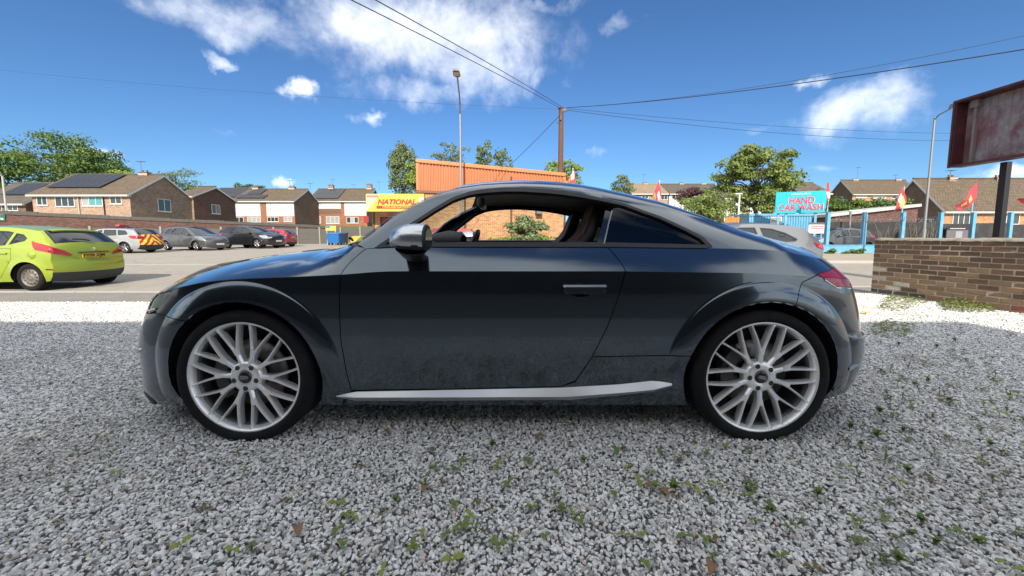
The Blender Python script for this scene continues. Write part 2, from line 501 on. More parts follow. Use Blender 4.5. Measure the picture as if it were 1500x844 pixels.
def flare(x, z):
    o = 0
    for xc in (XWF, XWR):
        r = np.hypot(x - xc, z - ZW)
        k = np.clip((r - RO) / (RF - RO), 0, 1)
        b = .0035 * (1 - sm(r, RF - .007, RF + .008)) + .020 * (1 - k ** 2.2) * (r < RF)
        b = np.where(r < RO, .024, b)
        lo = -.10 if xc < 0 else -.02
        s = 1 if xc < 0 else -1
        fade = np.where((x - xc) * s > 0, sm(z - ZW, lo, .16), sm(z - ZW, -.16, .0) * .9 + .1)
        o = o + b * fade
    return o
KAP = table([-2.3, -1.1, -.8, -.5, -.2, .3, .9, 1.4, 1.8, 2.2], [.8, .8, .80, .77, .72, .70, .70, .70, .72, .75], .08)
RHO = table([-2.3, -1.1, -.8, -.5, -.2, .3, .9, 1.4, 1.8, 2.2], [.6, .6, .80, .72, .67, .655, .66, .69, .75, .8], .08)
MIX = table([-2.3, -1.02, -.80, 1.35, 1.75, 2.2], [1, 1, 0, 0, 1, 1], .03)
BELT = .943
def bez3(a, b, c, d, t): return a * (1 - t) ** 3 + 3 * b * t * (1 - t) ** 2 + 3 * c * t * t * (1 - t) + d * t ** 3
VB, VR = .2, .65
def P(u, q):
    """surface of the body: u along the car, q up its section (0 is the shoulder crease); gives x, half width, z"""
    u = np.asarray(u, float); q = np.asarray(q, float)
    v = q / .7
    zc = ZC(u); z0 = Z0(u)
    zl = zc + np.minimum(v, 0) * (zc - z0)
    x, wf = plan(u, zl)
    wl = prof(zl) * wf * (1 - .006 * (x / 1.3) ** 2) + flare(x, zl) * np.minimum(1, wf * 1.02)
    # above the crease
    vv = np.clip(v, 0, 1)
    zt = np.interp(x, KNX, ZTv); g = 1 - (1 - np.clip(wf, 0, 1)) ** 3
    H = np.maximum(zt - zc, .002) * g
    zt = zc + H
    m = MIX(x)
    ws = wl * (1 - vv); zs = zc + H * (1 - (1 - vv) ** 2.6)
    hb = np.minimum(BELT - .831, .5 * H)
    wB = wl - .091 * np.minimum(1, hb / .112); zB = zc + hb
    wR = wl * RHO(x); zR = zB + (zt - zB) * KAP(x)
    t1 = np.clip(vv / VB, 0, 1)
    bul = -.0035 * np.sin(np.pi * t1) * np.minimum(1, hb / .08)
    w1 = wl + (wB - wl) * t1 + bul * .7; z1 = zc + (zB - zc) * t1 + bul * .7
    t2 = np.clip((vv - VB) / (VR - VB), 0, 1)
    b2 = .014 * np.sin(np.pi * t2) * np.minimum(1, H / .3)
    dw, dz = wR - wB, zR - zB; L = np.hypot(dw, dz) + 1e-6
    w2 = wB + dw * t2 + b2 * .8; z2 = zB + dz * t2 + b2 * .6
    t3 = np.clip((vv - VR) / (1 - VR), 0, 1)
    a = np.minimum(.13, .8 * (zt - zR) / np.maximum(.05, dz / L))
    w3 = bez3(wR, wR + a * dw / L, wR * .42, 0, t3); z3 = bez3(zR, zR + a * dz / L, zt, zt, t3)
    wa = np.where(vv < VB, w1, np.where(vv < VR, w2, w3)); za = np.where(vv < VB, z1, np.where(vv < VR, z2, z3))
    wu = wa * (1 - m) + ws * m; zu = za * (1 - m) + zs * m
    up = v > 0
    wl = wl + .009 * (1 - sm(zl, .50, .522)) * sm(x, 1.60, 1.72) * np.minimum(1, wf * 2)
    return x, np.where(up, wu, wl), np.where(up, zu, zl)
def proj(x, w, z):
    Y = YC - w; d = Y * CP - (z - HC) * SP
    return CX + FPX * x / d, CY + FPX * (-(z - HC) * CP - Y * SP) / d, Y
# outline of the car in the photograph's pixels: used to shape its roof, nose and tail
TOP = np.array([(229, 426.8), (244, 417), (262, 406), (286.6, 395.5), (312, 389), (340, 383.5), (370, 378), (407, 372.5), (440, 368), (475, 364), (500, 362), (520, 354), (537, 342), (560, 325), (580, 310.7), (617, 292), (649, 278.7), (670.7, 272), (700, 267.3), (740, 264.5), (767, 263.9), (800, 265), (830, 267), (860, 271.5), (890, 277.5), (913, 282.7), (966.7, 295), (1020, 313), (1073, 332), (1126.7, 349.3), (1180, 361.3), (1206.7, 370.7), (1223, 380.5)])
FRONT = np.array([(426, 230), (437, 221), (456.5, 212), (465.6, 206), (478.6, 202), (494, 200.4), (515, 199.5), (536, 203), (557, 207), (570, 205), (582, 208), (591, 224)])
REAR = np.array([(383, 1226), (399, 1240.7), (418.6, 1250.6), (438, 1256.7), (466.6, 1262), (482.6, 1267), (502, 1267.7), (523.4, 1266), (552, 1256.7), (573, 1242), (580, 1230)])
def fit():
    global ZTv, XFv, XRv
    vq = np.linspace(.0, .7, 70)
    for it in range(14):
        # nose and tail
        for end in (0, 1):
            uu = np.linspace(XA - .3, XA - LA, 60) if end == 0 else np.linspace(XB + .3, XB + LA, 60)
            d = np.zeros(20)
            for i, z in enumerate(KNZ):
                x, wf = plan(uu, np.full(60, z)); w = prof(z) * wf
                px, py, Y = proj(x, w, np.full(60, z))
                if end == 0: r = px - np.interp(py, FRONT[:, 0], FRONT[:, 1]); k = np.argmin(r)
                else: r = np.interp(py, REAR[:, 0], REAR[:, 1]) - px; k = np.argmin(r)
                d[i] = r[k] * Y[k] / FPX
            if end == 0: XFv = np.clip(XFv - .6 * d, -2.3, -1.78)
            else: XRv = np.clip(XRv + .6 * d, 1.70, 2.2)
        for arr in (XFv, XRv):
            arr[1:-1] = .25 * arr[:-2] + .5 * arr[1:-1] + .25 * arr[2:]
        # roof line
        ug = np.interp(KNX, *_x_to_u())
        d = np.zeros(len(KNX))
        for i in range(len(KNX)):
            x, w, z = P(np.full(70, ug[i]), vq); px, py, Y = proj(x, w, z)
            r = py - np.interp(px, TOP[:, 0], TOP[:, 1]); k = np.argmin(r)
            d[i] = r[k] * Y[k] / FPX if -1.93 < KNX[i] < 1.80 else 0
        ZTv = ZTv + .7 * np.clip(d, -.1, .1)
        a = KNX <= -1.93; ZTv[a] = ZTv[~a][0] - .10 * (-1.93 - KNX[a]) / .3
        a = KNX >= 1.80; ZTv[a] = np.interp(KNX[a], [1.80, 1.95, 2.1], [ZTv[~a][-1], .905, .86])
        if it < 12: ZTv[1:-1] = .1 * ZTv[:-2] + .8 * ZTv[1:-1] + .1 * ZTv[2:]
def _x_to_u():
    u = np.linspace(XA - LA, XB + LA, 800); x, _ = plan(u, ZC(u)); return x, u
fit()
UG, QG = np.meshgrid(np.linspace(XA - LA + .02, XB + LA - .02, 420), np.linspace(-.7, .7, 150), indexing='ij')
_px, _py, _Y = proj(*P(UG, QG))
_far = np.zeros_like(_px)
def newton(f, u, q, n=12):
    for _ in range(n):
        e = 1e-4
        a, b = f(u, q); a1, b1 = f(u + e, q); a2, b2 = f(u, q + e)
        J = np.array([[(a1 - a) / e, (a2 - a) / e], [(b1 - b) / e, (b2 - b) / e]])
        if abs(np.linalg.det(J)) < 1e-9: break
        d = np.linalg.solve(J, -np.array([a, b])); k = min(1, .08 / (np.hypot(*d) + 1e-12))
        u = float(np.clip(u + d[0] * k, XA - LA, XB + LA)); q = float(np.clip(q + d[1] * k, -.7, .7))
    return u, q
def px2(px, py, qmax=.7, qmin=-.7):
    """the point of the near body side that shows at a pixel"""
    D = (_px - px) ** 2 + (_py - py) ** 2 + np.where((QG > qmax) | (QG < qmin), 1e6, 0) + np.where(_px < -1e5, 1e9, 0)
    i = np.argmin(D)
    near = D < max(9.0, D.flat[i] * 1.5)
    i = np.argmin(np.where(near, _Y, 1e9) + D * 1e-3)
    u0, q0 = float(UG.flat[i]), float(QG.flat[i])
    def f(u, q):
        a, b, _ = proj(*P(np.float64(u), np.float64(q))); return float(a) - px, float(b) - py
    u, q = newton(f, u0, q0)
    a, b = f(u, q)
    if a * a + b * b > D.flat[i] + .01 or abs(u - u0) > .12 or abs(q - q0) > .12 or not (qmin - .02 <= q <= qmax + .02): u, q = u0, q0
    return (u, q)
def xz2(x, z, q0=-.35):
    def f(u, q):
        a, _, c = P(np.float64(u), np.float64(q)); return float(a) - x, float(c) - z
    return newton(f, max(XA - 1.2, min(XB + 1.2, x)), q0)
def pxs(*pts, **k): return [px2(a, b, **k) for a, b in pts]
def arc(xc, r, a0, a1, n=26):
    """degrees, 0 = rearwards, 90 = up, seen from the near side"""
    return [xz2(xc + r * math.cos(R(a0 + (a1 - a0) * i / n)), ZW + r * math.sin(R(a0 + (a1 - a0) * i / n)), -.25) for i in range(n + 1)]
def xz2v(x, z):
    u = np.clip(x, XA - 1.2, XB + 1.2).astype(float); q = np.full(len(x), -.25); e = 1e-4
    for _ in range(25):
        a, _w, b = P(u, q); a1, _w, b1 = P(u + e, q); a2, _w, b2 = P(u, q + e)
        j11, j12, j21, j22 = (a1 - a) / e, (a2 - a) / e, (b1 - b) / e, (b2 - b) / e
        D = j11 * j22 - j12 * j21; D = np.where(np.abs(D) < 1e-6, 1e-6, D)
        ra, rb = x - a, z - b
        du = np.clip((ra * j22 - rb * j12) / D, -.08, .08); dq = np.clip((rb * j11 - ra * j21) / D, -.08, .08)
        u = np.clip(u + du, XA - LA, XB + LA); q = np.clip(q + dq, -.7, -1e-6)
    a, _w, b = P(u, q)
    return np.stack([u, q], 1)[np.hypot(a - x, b - z) < 1e-3]
RINGS = []
for xc in (XWF, XWR):
    for r_, n in [(RF + d_, 200) for d_ in (-.030, -.021, -.0135, -.0075, -.002, .003, .0085, .015)] + [(RO + d_, 170) for d_ in (.0075, .0155, .026)] + [(r0, 110) for r0 in (RO + .040, RO + .055)]:
        a = np.radians(np.linspace(-22, 202, n) + (.5 if n > 150 else 0)); RINGS.append(xz2v(xc + r_ * np.cos(a), ZW + r_ * np.sin(a)))
RINGS = np.concatenate(RINGS)
RINGS = RINGS[(RINGS[:, 1] > -.69) & (RINGS[:, 1] < -.006)]
def in_rings(G):
    """grid points that would disturb the rings round the wheel arches"""
    x, _w, z = P(G[:, 0], np.minimum(G[:, 1], -1e-6)); m = np.zeros(len(G), bool)
    for xc in (XWF, XWR): m |= (np.hypot(x - xc, z - ZW) < RF + .024) & (np.degrees(np.arctan2(z - ZW, (x - xc))) > -24)
    return m
def surf_nrm(u, q, lo, hi):
    e = 2e-3
    q0 = np.clip(q - e, lo, hi); q1 = np.clip(q + e, lo, hi); u0 = np.clip(u - e, XA - LA, XB + LA); u1 = np.clip(u + e, XA - LA, XB + LA)
    if lo >= 0: q0 = np.maximum(q0, 1e-7); q1 = np.maximum(q1, 1e-7)
    a = np.array(P(u1, q)) - np.array(P(u0, q)) if lo < 0 else np.array(P(u1, np.maximum(q, 1e-7))) - np.array(P(u0, np.maximum(q, 1e-7)))
    b = np.array(P(u, q1)) - np.array(P(u, q0))
    n = -np.cross(a.T, b.T)
    L = np.linalg.norm(n, axis=1); bad = L < 1e-12
    n = n / np.maximum(L, 1e-12)[:, None]
    n[bad] = (0, 0, 1) if hi > .3 else (np.sign(u[bad].mean()) if bad.any() else 1, 0, 0)
    return n
CAR = thing('coupe', 'dark grey two-door coupe with silver multi-spoke wheels, parked side-on on the gravel', 'car', (0, YC, 0))
def panel(name, poly, m, parent=CAR, off=0.0, shrink=.0022, flange=.02, res=.028, sides=(1, -1), bands=((-.7, 0), (0, .14), (.14, .7)), label=None, holes=()):
    poly = dedupe(poly)
    if shrink: poly = shrink_poly(resample(poly, .03), shrink)
    objs = []
    Vs, Ns, Fs = [], [], []; fl = []
    base = 0
    for lo, hi in bands:
        pl = clip_half(clip_half(poly, 1, lo, False), 1, hi, True)
        if len(pl) < 3: continue
        pl = dedupe(resample(pl, .03), 1e-4)
        A = sum(pl[i][0] * pl[(i + 1) % len(pl)][1] - pl[(i + 1) % len(pl)][0] * pl[i][1] for i in range(len(pl)))
        if abs(A) < 2e-4: continue
        V, F = fill(pl, res, RINGS if lo < 0 else None, holes if lo < 0 else (), in_rings if lo < 0 else None, .006)
        if not len(F): continue
        q = np.clip(V[:, 1], lo, hi)
        if lo >= 0: q = np.maximum(q, 1e-7)
        X = np.array(P(V[:, 0], q)).T; N = surf_nrm(V[:, 0], q, lo, hi)
        X = X + N * off
        Vs.append(X); Ns.append(N); Fs.append(F + base)
        for a, b in boundary(F):
            ends = [V[a][1], V[b][1]]
            if any(abs(ends[0] - L) < 1e-4 and abs(ends[1] - L) < 1e-4 for L in (lo, hi, .7)) : continue
            fl.append((a + base, b + base))
        base += len(V)
    X = np.concatenate(Vs); N = np.concatenate(Ns); F = np.concatenate(Fs)
    if flange:
        idx = sorted({i for e in fl for i in e}); mp = {i: base + k for k, i in enumerate(idx)}
        nf = len(idx); X = np.concatenate([X, X[idx], X[idx] - N[idx] * flange])
    for s in sides:
        W = np.stack([X[:, 0], -s * X[:, 1], X[:, 2]], 1); NN = np.stack([N[:, 0], -s * N[:, 1], N[:, 2]], 1)
        faces = []; nrm = []
        a, b, c = W[F[:, 0]], W[F[:, 1]], W[F[:, 2]]
        fn = np.cross(b - a, c - a); flip = (fn * NN[F].mean(1)).sum(1) < 0
        nv = len(W)
        for t, fp in zip(F, flip):
            t = tuple(int(i) for i in (t[::-1] if fp else t)); faces.append(t); nrm += [tuple(NN[i]) for i in t]
        if flange:
            for i, j in fl:
                faces.append((mp[i], mp[j], mp[j] + nf, mp[i] + nf)); nrm += [(0, 0, 0)] * 4
        me = bpy.data.meshes.new(name); me.from_pydata(W.tolist(), [], faces)
        me.polygons.foreach_set('use_smooth', [True] * len(faces))
        if me.validate(): pass
        if len(me.loops) == len(nrm): me.normals_split_custom_set(nrm)
        o = link_mesh(name, me, m, parent)
        if label: o['label'] = label
        objs.append(o)
    return objs
def ribbon(name, path, w, m, parent, off=.004, closed=False, sides=(1, -1), thick=.01):
    """a raised strip of a given width that follows a line on the body"""
    n = len(path); A, B = [], []
    for i in range(n):
        p = np.array(path[i]); a = np.array(path[i - 1] if (i or closed) else path[0]); b = np.array(path[(i + 1) % n] if (i < n - 1 or closed) else path[-1])
        d = b - a; d = d / (np.hypot(*d) + 1e-9); t = np.array((-d[1], d[0]))
        A.append(p + t * w / 2); B.append(p - t * w / 2)
    out = []
    def pos(L, o):
        L = np.array(L); q = np.clip(L[:, 1], -.7, .7)
        X = np.array(P(L[:, 0], np.where(np.abs(q) < 1e-6, 1e-6, q))).T; N = np.zeros_like(X)
        for k in range(len(L)):
            lo, hi = (-.7, 0) if q[k] <= 0 else ((0, .14) if q[k] <= .14 else (.14, .7))
            N[k] = surf_nrm(L[k:k + 1, 0], q[k:k + 1], lo, hi)[0]
        return X + N * o
    rows = [pos(A, off - thick), pos(A, off), pos(B, off), pos(B, off - thick)]
    for s in sides:
        vs = [(x, -s * w_, z) for r in rows for x, w_, z in r]
        fs = []
        for k in range(3):
            for i in range(n if closed else n - 1):
                j = (i + 1) % n
                fs.append((k * n + i, k * n + j, (k + 1) * n + j, (k + 1) * n + i))
        mb = MB().add(vs, fs, True)
        out.append(mb.build(name, m, parent, sharp=40))
    return out

# paint and trims
def paint_mat(name, col, metal=.55, rough=.36, dusty=.10):
    m, t, b = new_mat(name)
    v = obj_vec(t)
    base = t.mix(t.noise(v, 900, 1, .5), tuple(c * .8 for c in col) + (1,), tuple(c * 1.25 for c in col) + (1,))
    dust = t.mapr(t.noise(v, 2.2, 8, .7), .45, .8, 0, dusty)
    base = t.mix(dust, base, (.16, .15, .14, 1))
    t.put(b.inputs['Base Color'], base)
    b.inputs['Metallic'].default_value = metal; b.inputs['Roughness'].default_value = rough
    b.inputs['Coat Weight'].default_value = 1.0; b.inputs['Coat Roughness'].default_value = .025; b.inputs['Coat IOR'].default_value = 1.55
    MATS[name] = m
    return m
PAINT = paint_mat('grey car paint', (.072, .095, .118), .92, .16, .0)
BLK = mat('black trim', (.012, .012, .013), .42, bump=.05)
GLOSSBLK = mat('gloss black', (.008, .008, .009), .12, var=.05, coat=.6)
RUB = mat('rubber seal', (.016, .016, .017), .55)
SILV = mat('satin aluminium', (.62, .63, .64), .28, .95, var=.05, scale=8)
WSILV = mat('wheel silver', (.86, .86, .85), .30, .5, var=.03, scale=3, coat=.5)
TYRE = mat('tyre rubber', (.010, .010, .011), .92, scale=12, bump=.15, bscale=90, spec=.25, dirt=((.04, .037, .033), 6, .3))
DARKIN = mat('dark interior', (.010, .010, .011), .75, bump=.1, bscale=200)
LEATH = mat('black leather', (.014, .013, .012), .6, bump=.2, bscale=260)
STITCH = mat('brown seat piping', (.26, .14, .085), .6)
TINT = glass_mat('tinted glass', (.4, .55, .62), .10)
CLEARG = glass_mat('clear windscreen', (.86, .95, .93), .88)

# panel lines read off the photograph
DFRONT = pxs((500, 402), (497, 436), (499, 496), (507.7, 547), (515, 572))
DREAR = pxs((842.7, 558), (868, 521.6), (889.6, 479), (906.7, 432), (916, 399))
DTOPF = pxs((535.5, 366.5), (524, 374), (512, 385), (503, 396), qmin=.002)
DTOPR = pxs((916, 396.5), (911, 387), (900, 373), (889.6, 361.5), qmin=.0)
EB = .14
dfx = DTOPF[0][0]
DTOPF[0] = (dfx, EB); DTOPR[-1] = (DTOPR[-1][0], EB)
DBOT = pxs((660, 570), (821, 566.4))
door_poly = DTOPF + [(DFRONT[0][0], 0)] + DFRONT + DBOT + DREAR + [(DREAR[-1][0], 0)] + DTOPR
bowl = [px2(851 + 19 * math.cos(a), 425 + 10.5 * math.sin(a)) for a in np.linspace(0, 2 * math.pi, 28, endpoint=False)]
DLO = pxs((548, 363), (580, 342.7), (606.7, 325), (633, 308), (660, 292), (686.7, 282.3), (713, 278), (740, 276), (766.7, 276), (806.7, 279), (846.7, 285), (873, 290), (913, 298.7), (966.7, 318), (1006.7, 336.5), (1030, 349), (1041, 357), qmin=.12)
DLO[0] = (DLO[0][0], EB); x_end = DLO[-1][0]; DLO = DLO[:-1] + [(x_end, EB + .012), (x_end - .03, EB)]
UMIN, UMAX = XA - LA, XB + LA
archF = arc(XWF, RO, 215, -29)      # from the front foot over the top to the rear foot
archR = arc(XWR, RO, 208, -28)
SB = -.7
def on_arc_px(px, py, A):
    p = np.array(px2(px, py)); D = [np.hypot(*(np.array(a) - p)) for a in A]; return int(np.argmin(D))
iF = on_arc_px(272, 473, archF); iR = on_arc_px(1162, 446, archR)
HL = pxs((229, 428.5), (252, 427), (242, 442), (229, 455), (214.8, 459), (212, 456), (220, 438), qmax=-.004)
TL = pxs((1198, 402), (1223, 385), (1240, 399.5), (1250, 418.5), (1246, 422), (1225, 420), (1207, 409), qmin=-.12, qmax=.6)
seamF = px2(229, 459)
hlfront = HL[4][0]
wing = [(DFRONT[0][0], 0)] + [(u, 0) for u in np.linspace(DFRONT[0][0], HL[1][0], 20)][1:] + [HL[1], HL[2], HL[3], seamF] + archF[iF:] + [(archF[-1][0] + .004, SB), (px2(500, 594)[0], SB), px2(507, 582)] + DFRONT[::-1]
wing = [p for p in wing]
bonnet = [(u, 0) for u in np.linspace(UMIN, DFRONT[0][0], 40)] + DTOPF[::-1][:-1] + [(dfx, EB), (-.84, .30), (-.97, .52), (-1.03, .7)] + [(u, .7) for u in np.linspace(-1.06, UMIN, 30)]
bumperF = [(UMIN, 0), (HL[0][0] - .015, 0), HL[6], HL[5], HL[4], seamF] + archF[:iF + 1][::-1] + [(archF[0][0] - .004, SB), (UMIN, SB)]
SKT = [px2(843, 559), px2(868, 523)]
sk_end = 0
D_ = [np.hypot(*(np.array(a) - np.array(px2(1013, 519)))) for a in archR[:10]]; sk_end = int(np.argmin(D_))
skirt = pxs((509, 584), (515.5, 574)) + DBOT + SKT + [archR[sk_end]] + archR[:sk_end][::-1] + [(archR[0][0] - .004, SB)] + [(px2(502, 594)[0] + .006, SB)]
# one pressing: A-pillar, roof, C-pillar and rear quarter
seamR = pxs((1176, 413), (1170, 428))
wsc = [(-.205, .7), (-.235, .63)] + pxs((668, 276.5), (650, 282.5), (619, 295.5), (583, 314), (563, 328.5), (540, 345.5), (523, 358), qmin=.12)
shell = DLO[:-1] + [DLO[-1]] + [(u, EB) for u in np.linspace(DLO[-1][0], DTOPR[-1][0], 12)][1:] + DTOPR[::-1][1:] + [(DREAR[-1][0], 0)] + DREAR[::-1] + SKT + archR[sk_end:iR + 1] + seamR[::-1] + [TL[0]] + [TL[1], (TL[1][0] + .25, TL[1][1] + .03), (UMAX, .09), (UMAX, .7), (1.86, .7), (1.72, .52), (1.45, .46), (1.12, .47), (.98, .56), (.96, .7)] + wsc + [(dfx - .012, EB + .012), (dfx - .004, EB)]
bumperR = [TL[0]] + seamR + archR[iR:] + [(archR[-1][0] + .004, SB), (UMAX, SB), (UMAX, .088), (TL[1][0] + .25, TL[1][1] + .028), TL[1], TL[2], TL[3], TL[4], TL[5], TL[6]]
doors = panel('door', door_poly, PAINT, holes=[bowl])
panel('front_wing', wing, PAINT)
panel('bonnet', bonnet, PAINT)
panel('front_bumper', bumperF, PAINT)
panel('side_skirt', skirt, PAINT)
panel('body_shell', shell, PAINT)
panel('rear_bumper', bumperR, PAINT)
panel('taillight', TL, mat('red lens', (.46, .008, .03), .14, var=.1, coat=.25), off=.003, shrink=.001)
panel('headlight', HL, GLOSSBLK, off=-.004, shrink=.001)
# ------------------------------------------------------------------ fittings of the coupe
def smooth_disc(name, outline, depth, m, parent, sides=(1, -1), rings=7):
    """a shallow bowl sunk behind an outline on the body"""
    n = len(outline); c = np.mean(np.array(outline), 0); rows = []
    for k in range(rings + 1):
        t = 1 - k / rings
        L = np.array([c + (np.array(p) - c) * max(t, .02) * 1.04 for p in outline])
        X = np.array(P(L[:, 0], L[:, 1])).T; X[:, 1] -= depth * (1 - t ** 2.4) + .001; rows.append(X)
    for s in sides:
        vs = [(x, -s * w, z) for r in rows for x, w, z in r]; fs = []
        for k in range(rings):
            for i in range(n):
                j = (i + 1) % n; f = (k * n + i, k * n + j, (k + 1) * n + j, (k + 1) * n + i); fs.append(f if s > 0 else f[::-1])
        MB().add(vs, fs, True).build(name, m, parent[0 if s > 0 else 1])
smooth_disc('handle_recess', bowl, .028, PAINT, doors)
hx0, hx1 = px2(823, 422), px2(887, 422)
hz1, hz0 = P(*map(np.float64, px2(855, 416)))[2], P(*map(np.float64, px2(855, 430)))[2]
xa, xb = float(P(*map(np.float64, hx0))[0]), float(P(*map(np.float64, hx1))[0]); hw_ = float(P(*map(np.float64, px2(855, 423)))[1]) 
for d, s in zip(doors, (1, -1)):
    hp = [(xa, hz1 - .004), (xa + .006, hz1), (xb - .006, hz1), (xb, hz1 - .004), (xb - .004, hz0 + .014), (xb - .022, hz0 + .002), (xa + .024, hz0), (xa + .005, hz0 + .012)]
    n = len(hp); vs = []
    for off, sh in ((.010, 0), (.030, 0), (.040, .006)):
        for x, z in hp: vs.append((x + (sh if x < (xa + xb) / 2 else -sh), -s * (hw_ + off), z - (sh * 1.6 if z > (hz0 + hz1) / 2 else -sh)))
    h = MB().add(vs, [(k * n + q, k * n + (q + 1) % n, (k + 1) * n + (q + 1) % n, (k + 1) * n + q) for k in range(2) for q in range(n)]).add(vs[-n:], [tuple(range(n))])
    h.build('handle', PAINT, d, bevel=.003)
    MB().b2((xa + .02, -s * (hw_ - .012), (hz0 + hz1) / 2 - .01), (xa + .045, -s * (hw_ + .014), (hz0 + hz1) / 2 + .01)).build('handle_stem', BLK, d)
    MB().b2((xb - .045, -s * (hw_ - .012), (hz0 + hz1) / 2 - .01), (xb - .02, -s * (hw_ + .014), (hz0 + hz1) / 2 + .01)).build('handle_stem', BLK, d)
# sill blade: a ridge between an upper and a lower line
def blade_(s):
    top = np.array([(493, 580), (520, 573.6), (700, 570.2), (821, 567.6), (905, 563), (958, 557.2), (984, 561.5)]); bot = np.array([(493, 581.5), (520, 584.5), (700, 584), (838, 583), (930, 574), (965, 569.5), (984, 566)])
    rid = np.array([(493, 580.8), (520, 578.5), (700, 578), (830, 577.5), (915, 571), (962, 566.5), (984, 564)])
    rows = []
    xs = np.linspace(493, 984, 34)
    for L, o in ((top, -.004), (top, .004), (rid, .032), (bot, .022), (bot, -.006)):
        row = []
        for x in xs:
            u, q = px2(x, float(np.interp(x, L[:, 0], L[:, 1]))); p = np.array(P(np.float64(u), np.float64(q))); e = min(1, (x - 493) / 30, (984 - x) / 30)
            row.append((p[0], -s * (p[1] + o * max(.12, e)), p[2]))
        rows.append(row)
    n = len(xs); vs = [p for r in rows for p in r]
    return MB().add(vs, [(k * n + i, k * n + i + 1, (k + 1) * n + i + 1, (k + 1) * n + i) for k in range(4) for i in range(n - 1)], True)
BLADE = mat('satin sill blade', (.46, .47, .48), .34, .9, var=.02, scale=2)
for s in (1, -1): blade_(s).build('sill_blade', BLADE, CAR, sharp=25)
# seals and glass round the side windows
DLOc = shrink_poly(resample(DLO, .03), .010)
ribbon('window_seal', resample(DLOc, .02), .024, RUB, CAR, off=.005, closed=True, thick=.02)
qt = pxs((899, 304), (913, 303), (966.7, 322), (1006.7, 340), (1028, 352), qmin=.12)
quarter = [px2(883, 352, qmin=.12)] + qt + [(DLO[-2][0] - .02, EB + .02), (DLO[-1][0] - .02, EB + .008), (px2(883, 359, qmin=.12)[0], EB + .008)]
panel('quarter_window', quarter, TINT, off=-.006, flange=0, shrink=0)
ribbon('pillar_trim', resample(pxs((880, 358), (887, 329), (894, 301), (894, 301), qmin=.12), .02)[:12], .036, GLOSSBLK, CAR, off=.004, thick=.02)
ribbon('pillar_highlight', resample(pxs((884.5, 358), (891, 329), (898, 303), (898, 303), qmin=.12), .02)[:12], .006, mat('painted highlight grey', (.3, .31, .32), .35, .9), CAR, off=.007, thick=.01)  # pale strip draws the highlight along the pillar
ws_poly = wsc + [(dfx - .03, EB + .03), (-.86, .305), (-.97, .525), (-1.028, .7)]
panel('windscreen', ws_poly, CLEARG, off=-.004, flange=0, shrink=0)
panel('rear_window', [(1.86, .7), (1.72, .52), (1.45, .46), (1.12, .47), (.98, .56), (.96, .7)], TINT, off=-.004, flange=0, shrink=0)
ribbon('cowl', [(-1.00, .60), (-.95, .50), (-.89, .39), (-.845, .315)], .035, BLK, CAR, off=.002, thick=.01)
wip = MB().tube([(-.99, -.30, .972), (-.95, -.42, .985), (-.90, -.55, .985)], .008, 6)
wip.build('wiper', BLK, CAR)
ribbon('lamp_edge', pxs((1207.5, 410), (1225, 421.5), (1246, 423)), .006, SILV, CAR, off=.004, thick=.006)
# lamps inside the headlight, trim of the bumper corner, grille
lens = mat('lamp chrome', (.75, .76, .74), .15, .9, var=.05)
ribbon('running_light', pxs((224, 437), (219, 447), (217, 455), (228, 452.5), qmax=-.004), .010, lens, CAR, off=.003, thick=.004)
panel('fog_trim', pxs((201.5, 509), (207, 513), (203, 517)), SILV, off=.006, shrink=0, flange=.01, res=.02)
panel('splitter', [(UMIN, -.64), (px2(208, 580)[0], -.64), px2(226, 588), (px2(228, 590)[0], SB), (UMIN, SB)], BLK, off=.007, shrink=0)
panel('grille', [(UMIN, -.06), (-2.79, -.09), (-2.62, -.36), (-2.67, -.50), (UMIN, -.50)], BLK, off=.004, shrink=0)
panel('air_intake', [(-2.54, -.30), (-2.43, -.30), (-2.39, -.50), (-2.54, -.56)], BLK, off=.003, shrink=0)
panel('diffuser', [(UMAX, -.50), (2.50, -.52), (2.38, SB), (UMAX, SB)], BLK, off=.004, shrink=0)
ribbon('reflector', pxs((1243, 541), (1257, 534)), .018, mat('lens with sky reflection', (.45, .55, .65), .1, .6), CAR, off=.004, thick=.006)  # blue of the reflected sky put into the lens colour
fin = MB().prism([(.71, 0), (.86, 0), (.84, .035), (.80, .032)], -.012, .012); fb = fin.build('aerial', BLK, CAR, bevel=.006)
fb.location = (-.14, 0, float(np.interp(.68, KNX, ZTv)) - .004)
